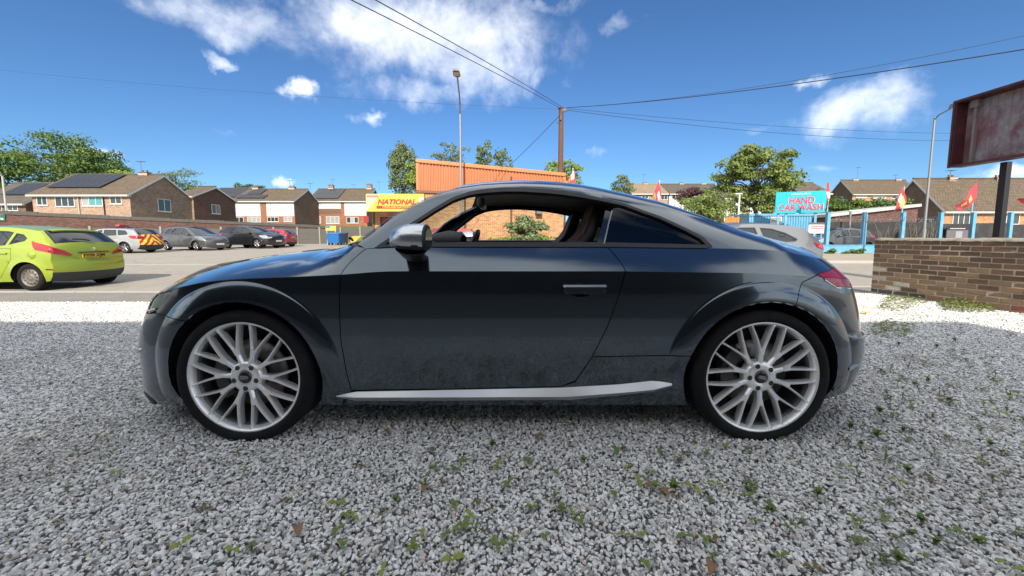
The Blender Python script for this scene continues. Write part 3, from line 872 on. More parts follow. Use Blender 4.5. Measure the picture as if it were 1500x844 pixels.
# door mirror
def make_mirror():
    st = [(-.528, .012, .008, .975), (-.522, .035, .026, .978), (-.508, .055, .040, .983), (-.485, .070, .050, .988), (-.455, .080, .0565, .9895), (-.42, .086, .059, .990), (-.39, .088, .060, .989), (-.372, .087, .058, .988), (-.364, .083, .054, .988)]
    n = 40; up, lo = MB(), MB()
    rows = []
    for x, a, b, zc in st:
        r = []
        for k in range(n):
            w = 2 * math.pi * k / n; c, s_ = math.cos(w), math.sin(w)
            e = .78
            yy = a * math.copysign(abs(c) ** e, c); zz = b * math.copysign(abs(s_) ** e, s_)
            if zz < 0: zz *= .95
            k2 = 1 - .25 * (zz > 0) * (zz / b) ** 2
            r.append((x, yy * k2, zc + zz))
        rows.append(r)
    for i in range(len(st) - 1):
        for k in range(n):
            q = [rows[i][k], rows[i + 1][k], rows[i + 1][(k + 1) % n], rows[i][(k + 1) % n]]
            zm = (q[1][2] + q[2][2]) / 2
            zr = st[i + 1][3] - .034
            (up if zm > zr and i < 7 else lo).add(q, [(0, 1, 2, 3)], True)
    lo.add(rows[0], [tuple(range(n))]); lo.add([(p[0] + .0, p[1], p[2]) for p in rows[-1]], [tuple(range(n))[::-1]])
    for mb in (up, lo):
        pass
    gl = MB().add([(p[0] + .001, p[1] * .78 + .012, .988 + (p[2] - .988) * .74) for p in rows[-1]], [tuple(range(n))])
    arm = MB()
    A = []
    for (x, y, z, a, b) in [(-.435, .0, .945, .075, .045), (-.445, .045, .925, .060, .038), (-.455, .10, .905, .050, .032), (-.46, .19, .890, .056, .036)]:
        A.append([(x + a * math.cos(2 * math.pi * k / 16), y + b * .3 * math.sin(2 * math.pi * k / 16), z + b * .62 * math.sin(2 * math.pi * k / 16)) for k in range(16)])
    vs = [p for r in A for p in r]
    arm.add(vs, [(i * 16 + k, i * 16 + (k + 1) % 16, (i + 1) * 16 + (k + 1) % 16, (i + 1) * 16 + k) for i in range(3) for k in range(16)], True)
    return up, lo, gl, arm
up, lo, gl, arm = make_mirror()
def weld(o):
    bm = bmesh.new(); bm.from_mesh(o.data); bmesh.ops.remove_doubles(bm, verts=bm.verts, dist=1e-4); bmesh.ops.recalc_face_normals(bm, faces=bm.faces); bm.to_mesh(o.data); bm.free(); return o
MIRC = mat('brushed mirror cap', (.56, .58, .61), .30, .95, var=.04, scale=20)
for s in (1, -1):
    f = lambda mb: MB().add([(p[0], s * (p[1] - 1.005), p[2]) for p in mb.v], mb.f, True)
    h = f(lo).build('door_mirror', BLK, CAR); weld(h)
    weld(f(up).build('mirror_cap', MIRC, h))
    f(gl).build('mirror_glass', mat('mirror glass', (.06, .065, .07), .05, .9, var=0), h)  # dark colour stands in for the cabin's reflection
    f(arm).build('mirror_arm', BLK, h)

# wheels
def spoke(mb, pts):
    rows = []
    for i, (r, th, hw, y) in enumerate(pts):
        c, s_ = math.cos(th), math.sin(th); p = Vector((r * c, y, r * s_)); t = Vector((-s_, 0, c))
        rows.append([p + t * (-hw) + Vector((0, .010, 0)), p + t * (-hw * .45), p + t * (hw * .45), p + t * hw + Vector((0, .010, 0)), p + t * (hw * .7) + Vector((0, .042, 0)), p - t * (hw * .7) + Vector((0, .042, 0))])
    vs = [v for r in rows for v in r]; n = len(rows)
    mb.add(vs, [(i * 6 + k, i * 6 + (k + 1) % 6, (i + 1) * 6 + (k + 1) % 6, (i + 1) * 6 + k) for i in range(n - 1) for k in range(6)])
    mb.add(rows[0], [tuple(range(6))]); mb.add(rows[-1], [tuple(range(6))[::-1]])
def make_wheel():
    rim = MB().lathe([(.004, .262), (-.003, .265), (-.006, .270), (-.005, .2745), (.006, .276)], 96).lathe([(.004, .262), (.012, .258), (.028, .2535)], 96)
    w = rim.build('wheel', WSILV, CAR, fix=True)
    MB().lathe([(.010, .270), (-.004, .2735), (-.012, .281), (-.0165, .292), (-.0165, .303), (-.011, .317), (.002, .327), (.02, .3305), (.06, .332), (.10, .333), (.18, .332), (.225, .329), (.243, .315), (.245, .28), (.23, .262)], 96).build('tyre', TYRE, w)
    MB().lathe([(.028, .2535), (.034, .246), (.06, .243), (.20, .238)], 96).build('rim_barrel', mat('dark grey barrel', (.10, .10, .10), .45, .6), w)  # deep barrel in dark grey behind the silver lip
    s0 = MB()
    D = math.pi / 180
    spoke(s0, [(.045, 0, .0165, .010), (.075, 0, .0135, .006), (.105, 0, .0115, .003), (.130, 0, .0115, .001), (.145, 0, .009, .001)])
    for sg in (-1, 1):
        spoke(s0, [(.112, sg * 2.2 * D, .0068, .002), (.146, sg * 4.1 * D, .0064, .0005), (.19, sg * 7.7 * D, .0057, -.001), (.23, sg * 10.1 * D, .0054, -.001), (.258, sg * 11.6 * D, .0057, -.001), (.266, sg * 12.0 * D, .0075, .001)])
    me = s0.mesh('spoke', WSILV)
    for k in range(10):
        o = link_mesh('spoke', me, None, w); o.rotation_euler = (0, -R(36 * k + 105.5), 0)
    MB().lathe([(.008, .031), (.004, .036), (.005, .066), (.012, .076), (.05, .080)], 48).build('hub', WSILV, w)
    cap = MB().lathe([(.0, .0005), (-.001, .024), (.001, .029), (.008, .031)], 32).build('hub_cap', GLOSSBLK, w)
    lg = MB()
    for k in range(4):
        x = (k - 1.5) * .0088
        pr = [(-.0022 + .0009 * math.sin(a), .0062 + .0009 * math.cos(a)) for a in np.linspace(0, 2 * math.pi, 7)[:-1]]
        lg.lathe(pr, 24, c=(x, 0, 0), close=True)
    lg.build('rings_emblem', SILV, w)
    for k in range(5):
        a = R(72 * k + 90 - 180)
        c = (.056 * math.cos(a), 0, .056 * math.sin(a))
        b = MB().lathe([(.0045, .0125), (.0042, .0105)], 20, c=c).lathe([(.0042, .0105), (.0046, .0001)], 20, c=c)
        b.build('bolt_socket', GLOSSBLK, w)
    MB().lathe([(.075, .075), (.075, .168), (.10, .168), (.10, .08)], 48).build('brake_disc', mat('brake iron', (.16, .15, .14), .4, .8), w)
    MB().lathe([(.13, .003), (.13, .24)], 32).build('backing_plate', DARKIN, w)
    cl = MB()
    for a in range(150, 215, 8):
        cl.box((.145 * math.cos(R(a)), .07, .145 * math.sin(R(a))), (.06, .05, .06), M=Matrix.Rotation(-R(a), 3, 'Y'))
    cl.build('brake_caliper', mat('dark caliper', (.05, .05, .05), .5), w)
    return w
w0 = make_wheel()
w0.location = (XWF, -.872, ZW)
w1 = copy_tree(w0); w1.location = (XWR, -.872, ZW); w1.rotation_euler = (0, R(14), 0)
for xc in (XWF, XWR):
    w2 = copy_tree(w0); w2.location = (xc, .872, ZW); w2.rotation_euler = (0, 0, math.pi)
# wheel housings, floor
for xc in (XWF, XWR):
    for s in (1, -1):
        mb = MB(); r = .384; n = 30; vs = []
        for k in range(n + 1):
            a = R(-12 + 204 * k / n)
            for y in (-.845, -.55): vs.append((xc + r * math.cos(a), s * y, ZW + r * math.sin(a)))
        mb.add(vs, [(2 * k, 2 * k + 2, 2 * k + 3, 2 * k + 1) for k in range(n)], True)
        mb.add([v for v in vs[1::2]], [tuple(range(n + 1))])
        mb.build('wheel_arch_liner', DARKIN, CAR)
MB().b2((-1.98, -.52, .17), (1.85, .52, .21)).b2((-.90, -.78, .165), (.80, .78, .20)).build('floor_pan', DARKIN, CAR)
# cabin
panel('door_trim', [(-.86, -.5), (.50, -.5), (.66, .0), (.60, .125), (-.70, .125), (-.86, 0)], DARKIN, off=-.065, flange=.0, shrink=0, bands=((-.7, 0), (0, .14)))
panel('roof_lining', [(-.24, .7), (-.30, .60), (-.34, .53), (-.1, .50), (.4, .49), (.9, .49), (.93, .56), (.93, .7)], DARKIN, off=-.03, flange=0, shrink=0, res=.06)
panel('rear_trim', [(.80, .145), (1.7, .145), (1.66, .40), (1.2, .45), (.86, .44)], DARKIN, off=-.045, flange=0, shrink=0, res=.06)
panel('rear_inner_panel', [(.66, -.5), (.86, -.5), (.86, .13), (.66, .13)], DARKIN, off=-.05, flange=0, shrink=0, res=.06, bands=((-.7, 0), (0, .14)))
MB().prism([(.80, .30), (1.02, .75), (1.02, .88), (1.45, .86), (1.6, .30)], -.62, .62).build('rear_bulkhead', DARKIN, CAR)
ds = MB().prism([(-.84, .60), (-.84, .90), (-.72, .955), (-.62, .970), (-.56, .955), (-.53, .90), (-.53, .60)], -.64, .64); ds.build('dashboard', DARKIN, CAR, bevel=.02, seg=3)
bn = MB(); V_ = []
for x, h in ((-.62, .050), (-.50, .072), (-.40, .060), (-.385, .045)):
    V_ += [(x, .37 + .19 * math.cos(a), .955 + h * 1.25 * max(0, math.sin(a)) ** .7) for a in np.linspace(0, math.pi, 14)]
bn.add(V_, [(i * 14 + k, i * 14 + k + 1, (i + 1) * 14 + k + 1, (i + 1) * 14 + k) for i in range(3) for k in range(13)], True)
bn.build('instrument_cowl', DARKIN, CAR)
stw = MB(); pr = [(.016 * math.sin(a), .178 + .015 * math.cos(a)) for a in np.linspace(0, 2 * math.pi, 13)[:-1]]
stw.lathe(pr, 40, close=True); stw.box((0, .012, 0), (.32, .02, .035)).box((0, .012, -.08), (.035, .02, .16)).box((0, .0, 0), (.10, .05, .10))
so = stw.build('steering_wheel', BLK, CAR); so.location = (-.335, .37, .875); so.rotation_euler = (R(0), R(0), R(-90)); so.rotation_euler = Matrix.Rotation(R(-22), 3, 'Y').to_4x4().to_euler() if False else (R(22), 0, R(90))
MB().box((0, 0, 0), (.05, .24, .07)).build('rear_view_mirror', mat('grey plastic', (.10, .10, .105), .5), CAR, bevel=.02, seg=3).location = (-.21, .02, 1.225)
def make_seat(yc):
    st = [(.16, .47, .10, .25), (.24, .62, .115, .27), (.33, .80, .12, .265), (.40, .93, .11, .235), (.445, 1.01, .085, .17), (.47, 1.06, .075, .135), (.49, 1.12, .075, .13), (.50, 1.165, .06, .11), (.502, 1.18, .02, .06)]
    n = 24; vs = []
    for x, z, t, hw in st:
        for k in range(n):
            a = 2 * math.pi * k / n; c, s_ = math.cos(a), math.sin(a)
            yy = hw * math.copysign(abs(c) ** .55, c); xx = t * .5 * math.copysign(abs(s_) ** .7, s_)
            xx -= .045 * (abs(yy) / hw) ** 3 * (1 if z < 1.0 else .25)
            vs.append((x + xx, yc + yy, z - .18 * xx))
    m = len(st)
    b = MB().add(vs, [(i * n + k, i * n + (k + 1) % n, (i + 1) * n + (k + 1) % n, (i + 1) * n + k) for i in range(m - 1) for k in range(n)], True)
    b.add(vs[-n:], [tuple(range(n))]); b.add(vs[:n], [tuple(range(n))[::-1]])
    seat = b.build('seat', LEATH, CAR)
    MB().box((-.08, yc, .40), (.52, .50, .14)).build('seat_cushion', LEATH, seat, bevel=.04, seg=3)
    for sg in (-1, 1):
        pts = [(x - t * .5 - .004, yc + sg * hw * .80, z) for x, z, t, hw in st[1:8]]
        MB().tube(pts, .003, 6).build('seat_piping', STITCH, seat)
    return seat
for yc in (-.36, .36): make_seat(yc)
# ------------------------------------------------------------------ ground
def zgr(Y):
    z = np.interp(Y, [6.9, 8, 34, 40, 90, 140, 1500], [-.14, -.18, .25, .35, 4.6, 6.5, 30])
    return z
def at_z(X, Y): return float(zgr(Y))
def ground():
    ys = np.concatenate([np.linspace(-60, 6.9, 8), np.linspace(8, 40, 40), np.linspace(42, 140, 40), np.linspace(200, 1500, 8)])
    xs = np.concatenate([np.linspace(-1500, -80, 8), np.linspace(-70, 70, 60), np.linspace(80, 1500, 8)])
    X, Y = np.meshgrid(xs, ys); Z = zgr(Y)
    V = np.stack([X, Y, Z], -1).reshape(-1, 3); n, m = X.shape
    I = np.arange(n * m).reshape(n, m)
    F = np.stack([I[:-1, :-1], I[:-1, 1:], I[1:, 1:], I[1:, :-1]], -1).reshape(-1, 4)
    m_, t, b = new_mat('worn asphalt')
    v = obj_vec(t)
    n1 = t.noise(v, .35, 6, .65); n2 = t.noise(v, 3.5, 8, .75); n3 = t.noise(v, 55, 3, .7)
    c = t.mix(n1, (.235, .215, .182, 1), (.33, .30, .258, 1))
    c = t.mix(t.mapr(n2, .42, .72, 0, .55), c, (.18, .165, .14, 1))
    c = t.mix(t.math('MULTIPLY', t.mapr(n3, .5, .8), .35), c, (.36, .34, .31, 1))
    s = t.new('ShaderNodeSeparateXYZ'); t.l.new(v, s.inputs[0])
    far = t.mapr(s.outputs[1], 42, 50)
    c = t.mix(far, c, (.07, .095, .035, 1))
    vo = t.new('ShaderNodeTexVoronoi', feature='DISTANCE_TO_EDGE'); vo.inputs['Scale'].default_value = .35
    wv = t.vmath('ADD', v, None); t.l.new(t.new('ShaderNodeTexNoise').outputs[1], wv.inputs[1]); t.l.new(wv.outputs[0], vo.inputs['Vector'])
    c = t.mix(t.mapr(vo.outputs[0], .0, .012, .45, 0), c, (.06, .055, .05, 1))
    t.put(b.inputs['Base Color'], c); b.inputs['Roughness'].default_value = .9
    bp = t.new('ShaderNodeBump'); bp.inputs['Strength'].default_value = .5; bp.inputs['Distance'].default_value = .006
    t.l.new(n3, bp.inputs['Height']); t.l.new(bp.outputs[0], b.inputs['Normal'])
    tag(np_mesh('ground', V, F, m_, None, True), kind='structure')
ground()
def sheet(name, poly, z0, z1, m, bevel=.0):
    o = MB().prism(poly, z0, z1, 'XY').build(name, m, None, bevel=bevel); return tag(o, kind='structure')
PAVE = mat('pavement tarmac', (.20, .185, .165), .9, var=.25, scale=1.2, bump=.4, bscale=60, dirt=((.10, .09, .08), 3, .5))
sheet('pavement', [(-45, 5.72), (3.0, 5.72), (3.6, 6.62), (8.2, 6.62), (8.2, 7.5), (3.6, 7.5), (3.0, 6.76), (-45, 6.76)], -.2, -.004, PAVE, .015)
KERB = mat('kerb concrete', (.33, .31, .28), .9, var=.15, scale=3, bump=.3)
for i in range(26):
    x = -23.5 + i * .915
    if x > 2.4: break
    tag(MB().b2((x, 6.762, -.22), (x + .905, 6.90, .004)).build('kerb_stone', KERB, None, bevel=.012), kind='structure')
for i in range(5):
    x = 3.7 + i * .915
    tag(MB().b2((x, 7.502, -.22), (x + .905, 7.64, .004)).build('kerb_stone', KERB, None, bevel=.012), kind='structure')
# footway in front of the car wash, and a worn line on the car park
P2 = mat('footway tarmac', (.30, .255, .20), .92, var=.2, scale=.8, bump=.3, bscale=50)
V = []
for x in np.linspace(5, 60, 12):
    for y in (15.4, 20.9): V.append((x, y, float(zgr(y)) + .10))
tag(np_mesh('footway', V, [(2 * i, 2 * i + 2, 2 * i + 3, 2 * i + 1) for i in range(11)], P2), kind='structure')
KB = MB().b2((5, 15.25, -.2), (60, 15.40, float(zgr(15.4)) + .105)); tag(KB.build('footway_kerb', KERB, None, bevel=.015), kind='structure')
LINE = mat('worn white paint', (.52, .50, .46), .85, var=.35, scale=2.5)
tag(np_mesh('road_line', [(-22, 14.6, float(zgr(14.6)) + .005), (-9, 14.6, float(zgr(14.6)) + .005), (-9, 14.75, float(zgr(14.75)) + .005), (-22, 14.75, float(zgr(14.75)) + .005)], [(0, 1, 2, 3)], LINE), kind='structure')
BED = mat('gravel bed', (.25, .245, .235), .95, var=.4, scale=60, bump=1, bscale=90)
sheet('gravel_bed', [(-20, -.3), (9.5, -.3), (9.5, 6.61), (3.58, 6.61), (3.0, 5.715), (-20, 5.715)], -.2, -.016, BED)

sheet('added_dark_ground', [(-20, -5.1), (12, -5.1), (12, -.305), (-20, -.305)], -.2, -.012, mat('added dark tarmac', (.085, .083, .08), .9, var=.3, scale=1.5, bump=.3, bscale=60))  # unseen dark ground, added to darken what the coupe's door reflects
# loose angular stones over the bed
def stone_mesh(i):
    r = np.random.default_rng(100 + i)
    bm = bmesh.new()
    for _ in range(13):
        d = r.normal(size=3); d /= np.linalg.norm(d)
        bm.verts.new(d * r.uniform(.8, 1.05) * np.array((1, .78, .5)) * .5)
    g = bmesh.ops.convex_hull(bm, input=bm.verts)
    bmesh.ops.delete(bm, geom=[v for v in bm.verts if not v.link_faces], context='VERTS')
    bmesh.ops.recalc_face_normals(bm, faces=bm.faces)
    me = bpy.data.meshes.new('stone'); bm.to_mesh(me); bm.free()
    return me
def stone_mat():
    m, t, b = new_mat('limestone chips')
    oi = t.new('ShaderNodeObjectInfo'); v = obj_vec(t)
    r = oi.outputs['Random']
    cr = t.new('ShaderNodeValToRGB'); t.l.new(r, cr.inputs[0])
    e = cr.color_ramp.elements
    e[0].position = 0; e[0].color = (.36, .36, .36, 1); e[1].position = 1; e[1].color = (.84, .835, .81, 1)
    for p, c in ((.20, (.56, .557, .545)), (.48, (.71, .705, .69)), (.80, (.80, .795, .775)), (.85, (.60, .54, .46)), (.90, (.40, .34, .28)), (.93, (.76, .76, .74))):
        k = e.new(p); k.color = (*c, 1)
    n = t.noise(v, 2.2, 5, .7)
    c = t.mix(t.mapr(n, .4, .75, 0, .35), cr.outputs[0], (.50, .49, .46, 1))
    pn = t.noise(oi.outputs['Location'], 1.1, 5, .65)
    c = t.mix(t.mapr(pn, .50, .74, 0, .45), c, (.40, .36, .30, 1))
    t.put(b.inputs['Base Color'], c); b.inputs['Roughness'].default_value = .82; b.inputs['Specular IOR Level'].default_value = .35
    return m
def gravel():
    sm_ = stone_mat()
    src = bpy.data.collections.new('stone_kinds')
    for i in range(9):
        me = stone_mesh(i); me.materials.append(sm_)
        src.objects.link(bpy.data.objects.new('stone_%s' % 'abcdefghi'[i], me))
    pts, sc = [], []
    def band(y0, y1, cell, size, layers=2):
        for L in range(layers):
            ys = np.arange(y0, y1, cell * .9)
            for y in ys:
                hw = 1.48 * y + 1.5
                x = np.arange(-hw, min(hw, 9.4), cell)
                yy = np.full(len(x), y)
                px = x + rng.uniform(-.6, .6, len(x)) * cell; py = yy + rng.uniform(-.6, .6, len(x)) * cell
                k = (py < 5.70) | ((px > 3.3) & (py < 6.58))
                px, py = px[k], py[k]
                pts.append(np.stack([px, py, rng.uniform(-.010, .002, len(px)) + L * .006], 1))
                sc.append(rng.lognormal(math.log(size), .26, len(px)))
    band(.55, 2.3, .0158, .0188); band(2.3, 3.6, .0185, .0205); band(3.6, 6.6, .023, .0245)
    p = np.concatenate(pts).astype(np.float32); s = np.clip(np.concatenate(sc), .010, .042).astype(np.float32); n = len(p)
    rot = np.stack([rng.normal(0, .5, n), rng.normal(0, .5, n), rng.uniform(0, 6.28, n)], 1).astype(np.float32)
    me = bpy.data.meshes.new('gravel'); me.vertices.add(n); me.vertices.foreach_set('co', p.ravel())
    a = me.attributes.new('rot', 'FLOAT_VECTOR', 'POINT'); a.data.foreach_set('vector', rot.ravel())
    a = me.attributes.new('sc', 'FLOAT', 'POINT'); a.data.foreach_set('value', s)
    a = me.attributes.new('pick', 'INT', 'POINT'); a.data.foreach_set('value', rng.integers(0, 9, n).astype(np.int32))
    ob = bpy.data.objects.new('gravel', me); COL.objects.link(ob)
    ng = bpy.data.node_groups.new('scatter stones', 'GeometryNodeTree')
    ng.interface.new_socket('Geometry', in_out='INPUT', socket_type='NodeSocketGeometry')
    ng.interface.new_socket('Geometry', in_out='OUTPUT', socket_type='NodeSocketGeometry')
    N = ng.nodes; gi = N.new('NodeGroupInput'); go = N.new('NodeGroupOutput')
    ip = N.new('GeometryNodeInstanceOnPoints'); ci = N.new('GeometryNodeCollectionInfo')
    ci.inputs['Collection'].default_value = src; ci.inputs['Separate Children'].default_value = True; ci.inputs['Reset Children'].default_value = True
    def attr(nm, ty):
        x = N.new('GeometryNodeInputNamedAttribute'); x.data_type = ty; x.inputs['Name'].default_value = nm
        return [o for o in x.outputs if o.enabled and o.name == 'Attribute'][0]
    l = ng.links
    l.new(gi.outputs[0], ip.inputs['Points']); l.new(ci.outputs[0], ip.inputs['Instance']); ip.inputs['Pick Instance'].default_value = True
    l.new(attr('pick', 'INT'), ip.inputs['Instance Index'])
    er = N.new('FunctionNodeEulerToRotation'); l.new(attr('rot', 'FLOAT_VECTOR'), er.inputs[0]); l.new(er.outputs[0], ip.inputs['Rotation'])
    l.new(attr('sc', 'FLOAT'), ip.inputs['Scale']); l.new(ip.outputs[0], go.inputs[0])
    md = ob.modifiers.new('stones', 'NODES'); md.node_group = ng
    tag(ob, kind='stuff')
gravel()

# seedlings growing through the gravel
def leaf(mb, base, d, up, L, W, fold=.25, lobes=True):
    d = Vector(d).normalized(); up = Vector(up); s = d.cross(up).normalized(); up = s.cross(d)
    prof_ = [(0, .05), (.18, .7), (.34, .55), (.5, 1.0), (.68, .6), (.8, .62), (1.0, .02)] if lobes else [(0, .05), (.2, .6), (.45, 1.0), (.7, .75), (.9, .3), (1, .02)]
    vs = []
    for t, w in prof_:
        c = Vector(base) + d * (L * t) + up * (L * (.25 * math.sin(t * 2.6) - .30 * t * t))
        vs += [c - s * (W * w / 2) + up * (fold * W * w / 2), c, c + s * (W * w / 2) + up * (fold * W * w / 2)]
    mb.add(vs, [(3 * i + k, 3 * i + k + 1, 3 * i + k + 4, 3 * i + k + 3) for i in range(len(prof_) - 1) for k in (0, 1)], True)
WG = [leaf_mat('olive leaf', (.22, .27, .05), (.30, .33, .07)), leaf_mat('green leaf', (.135, .195, .05), (.20, .26, .07)), leaf_mat('dull leaf', (.15, .19, .09), (.20, .21, .11)), leaf_mat('bronze leaf', (.18, .17, .055), (.18, .125, .055))]
def weed_mesh(i, nl, h, L, W, m, lobes, spread):
    r = random.Random(40 + i); mb = MB()
    top = Vector((r.uniform(-.01, .01), r.uniform(-.01, .01), h))
    mb.tube([(0, 0, -.01), (top.x * .4, top.y * .3, h * .5), top], [.0016, .0013, .001], 4)
    for k in range(nl):
        a = 6.28 * k / nl + r.uniform(-.4, .4); e = spread * r.uniform(.6, 1.4)
        hh = top * (1 if k < 2 else r.uniform(.45, .9))
        leaf(mb, hh, (math.cos(a), math.sin(a), e), (0, 0, 1), L * r.uniform(.75, 1.2), W * r.uniform(.8, 1.15), lobes=lobes)
    return mb.mesh('weed', m, False)
KIND = [('olive seedling with two broad lobed leaves', weed_mesh(0, 2, .030, .036, .030, WG[0], True, .25)),
        ('green seedling with three lobed leaves', weed_mesh(1, 3, .034, .034, .027, WG[1], True, .3)),
        ('tall thin green weed with narrow leaves', weed_mesh(2, 5, .050, .034, .012, WG[1], False, .7)),
        ('dull grey-green weed with several small leaves', weed_mesh(3, 6, .030, .028, .016, WG[2], False, .5)),
        ('bronze seedling with drooping lobed leaves', weed_mesh(4, 3, .032, .034, .026, WG[3], True, .05)),
        ('bushy green weed clump', weed_mesh(5, 11, .040, .034, .016, WG[1], False, .8))]
WP = """50,642 153,640 117,662 158,673 170,695 100,722 267,663 347,662 387,672 355,692 302,742 420,732 492,742 337,812 373,805 263,798 82,765
632,660 737,648 837,651 733,682 773,677 857,673 663,690 622,710 748,710 813,692 900,663 965,664 920,682 950,692 993,672 812,732 900,726 957,715 990,718 687,755 683,778 623,782 655,782 837,752 733,802 600,802 915,788 560,748 560,838
1007,664 1042,646 1098,659 1175,644 1040,696 1097,704 1013,718 1030,722 1095,728 1130,748 1150,772 1107,765 1230,702 1198,725 1304,673 1284,638 1264,648 1321,628 1317,710 1290,760 1255,798 1478,695 1440,678 1470,745 1365,795 1405,785 1147,823 1275,832 1355,818 1475,835 1497,614 1467,626 1364,607
1287,498 1317,502 1305,504 1338,495 1359,555 1390,562 1412,512 1414,525 1436,523 1436,568 1458,546 1465,556 1481,580 1474,600 1308,602 1289,616 1333,594 1289,542 1330,534 1302,577 1406,478 1300,480 1316,488 1240,648 1243,627 1326,640 1335,630 1260,655 1395,520 1350,530 1372,505 1420,610 1385,640 1450,650 1340,560 1320,550 1018,650 1065,652"""
BIGW = {(957, 715), (990, 718), (302, 742), (337, 812), (1130, 748), (1150, 772), (683, 778)}
_r = random.Random(77)
for _ in range(36):
    WP += ' %d,%d' % (_r.uniform(1285, 1495), _r.uniform(482, 610))
for _ in range(85):
    WP += ' %d,%d' % ((_r.uniform(1000, 1500), _r.uniform(500, 840)) if _r.random() < .6 else (_r.uniform(480, 1050), _r.uniform(650, 842)))
for i, w in enumerate(WP.split()):
    x, y = map(int, w.split(','))
    g = gnd(x, y + 6)
    r = random.Random(i * 7 + 3)
    k = r.choice([0, 1, 0, 3, 4, 1, 2, 5]) if x < 1000 else r.choice([0, 1, 3, 3, 5, 2, 4, 1])
    if (x, y) in ((990, 718), (1130, 748)): k = 5
    o = link_mesh('weed', KIND[k][1], None)
    s = r.uniform(.60, .98) * (1.25 if (x, y) in BIGW else 1) * (1.12 if y < 640 else .95)
    o.location = (g.x, g.y, -.004); o.rotation_euler = (r.uniform(-.2, .2), r.uniform(-.2, .2), r.uniform(0, 6.28)); o.scale = (s, s, s * r.uniform(.8, 1.15))
    zone = ('left of the front wheel' if x < 265 else 'before the front wheel' if x < 480 else 'before the door' if x < 1000 else 'before the rear wheel' if x < 1225 else 'between tail and brick wall' if y < 640 else 'at the right foreground')
    if y > 745: zone = 'near the bottom edge, ' + ('left part' if x < 480 else 'middle part' if x < 1000 else 'right part')
    tag(o, KIND[k][0] + ' in gravel ' + zone, 'weed', 'weeds growing through the gravel, ' + KIND[k][0].split()[0])
DRY = mat('dry brown leaf', (.22, .12, .06), .7, var=.3, scale=60)
for i, (x, y, wh) in enumerate([(945, 722, 'beside the weed clump behind it'), (980, 735, 'curled up against the tallest weed clump'), (1046, 832, 'lying at the bottom edge of the picture'), (560, 638, 'lying below the sill of the coupe'), (620, 728, 'among the stones left of the middle'), (798, 645, 'pale and lying close to the dark under the coupe'), (436, 777, 'lying flat among the grey stones in front')]):
    mb = MB(); leaf(mb, (0, 0, .012), (1, .2, .1), (0, 0, 1), .055, .034, fold=.6, lobes=False)
    o = mb.build('fallen_leaf', DRY, fix=False); g = gnd(x, y); o.location = (g.x, g.y, 0.004); o.rotation_euler = (0, 0, i * 1.9)
    tag(o, 'dry brown fallen leaf ' + wh, 'leaf', 'fallen leaves on the gravel')
g = gnd(1268, 461)
mb = MB()
for k in range(9): leaf(mb, (0, 0, .015), (math.cos(k * .7), math.sin(k * .7), .4), (0, 0, 1), .055, .035, lobes=False)
o = mb.build('yellow_flower', mat('yellow petals', (.75, .55, .02), .6), fix=False); o.location = (g.x, g.y, .0)
tag(o, 'bright yellow flower lying on the sunlit gravel behind the coupe', 'flower')
def weed_patch(poly, n, name, label, hmax, m, cat='weeds'):
    V_, F_ = [], []
    pw = [gnd(*p) for p in poly]; pl = [(p.x, p.y) for p in pw]
    lo = np.min(pl, 0); hi = np.max(pl, 0); c = 0
    r = np.random.default_rng(len(V_) + n)
    while c < n:
        q = lo + (hi - lo) * r.random(2)
        if not inside(pl, q[None])[0]: continue
        e = seg_dist(pl, q[None])[0]; c += 1
        h = hmax * min(1, .3 + e / .12) * r.uniform(.3, 1.0)
        a = r.uniform(0, 6.28); d = Vector((math.cos(a), math.sin(a), r.uniform(.2, 1.0))); L = r.uniform(.025, .055)
        s = Vector((-d.y, d.x, 0)).normalized() * L * .28; p = Vector((q[0], q[1], h * r.uniform(.2, 1)))
        k = len(V_); dn = d.normalized() * L
        V_.extend([p, p + dn * .5 + s, p + dn + Vector((0, 0, -.3 * L)), p + dn * .5 - s]); F_.append((k, k + 1, k + 2, k + 3))
    o = np_mesh(name, [tuple(v) for v in V_], F_, m)
    return tag(o, label, cat, kind='stuff')
PG = leaf_mat('yellow green weed', (.17, .22, .05), (.26, .29, .09), trans=.3)  # yellow-green leaves for all the low weed patches
weed_patch([(1283, 452), (1300, 436), (1350, 430), (1372, 438), (1345, 448), (1310, 458)], 700, 'low_weeds', 'thin low green weeds along the foot of the wall near its end', .06, PG)
weed_patch([(1376, 446), (1388, 438), (1440, 441), (1462, 450), (1456, 458), (1420, 459), (1385, 456)], 1500, 'leafy_weeds', 'dense leafy green weeds growing against the brick wall', .13, PG)
weed_patch([(1272, 476), (1300, 470), (1345, 478), (1340, 490), (1300, 498), (1275, 490)], 200, 'shaded_weeds', 'scattered small weeds in the shade behind the coupe', .05, PG)
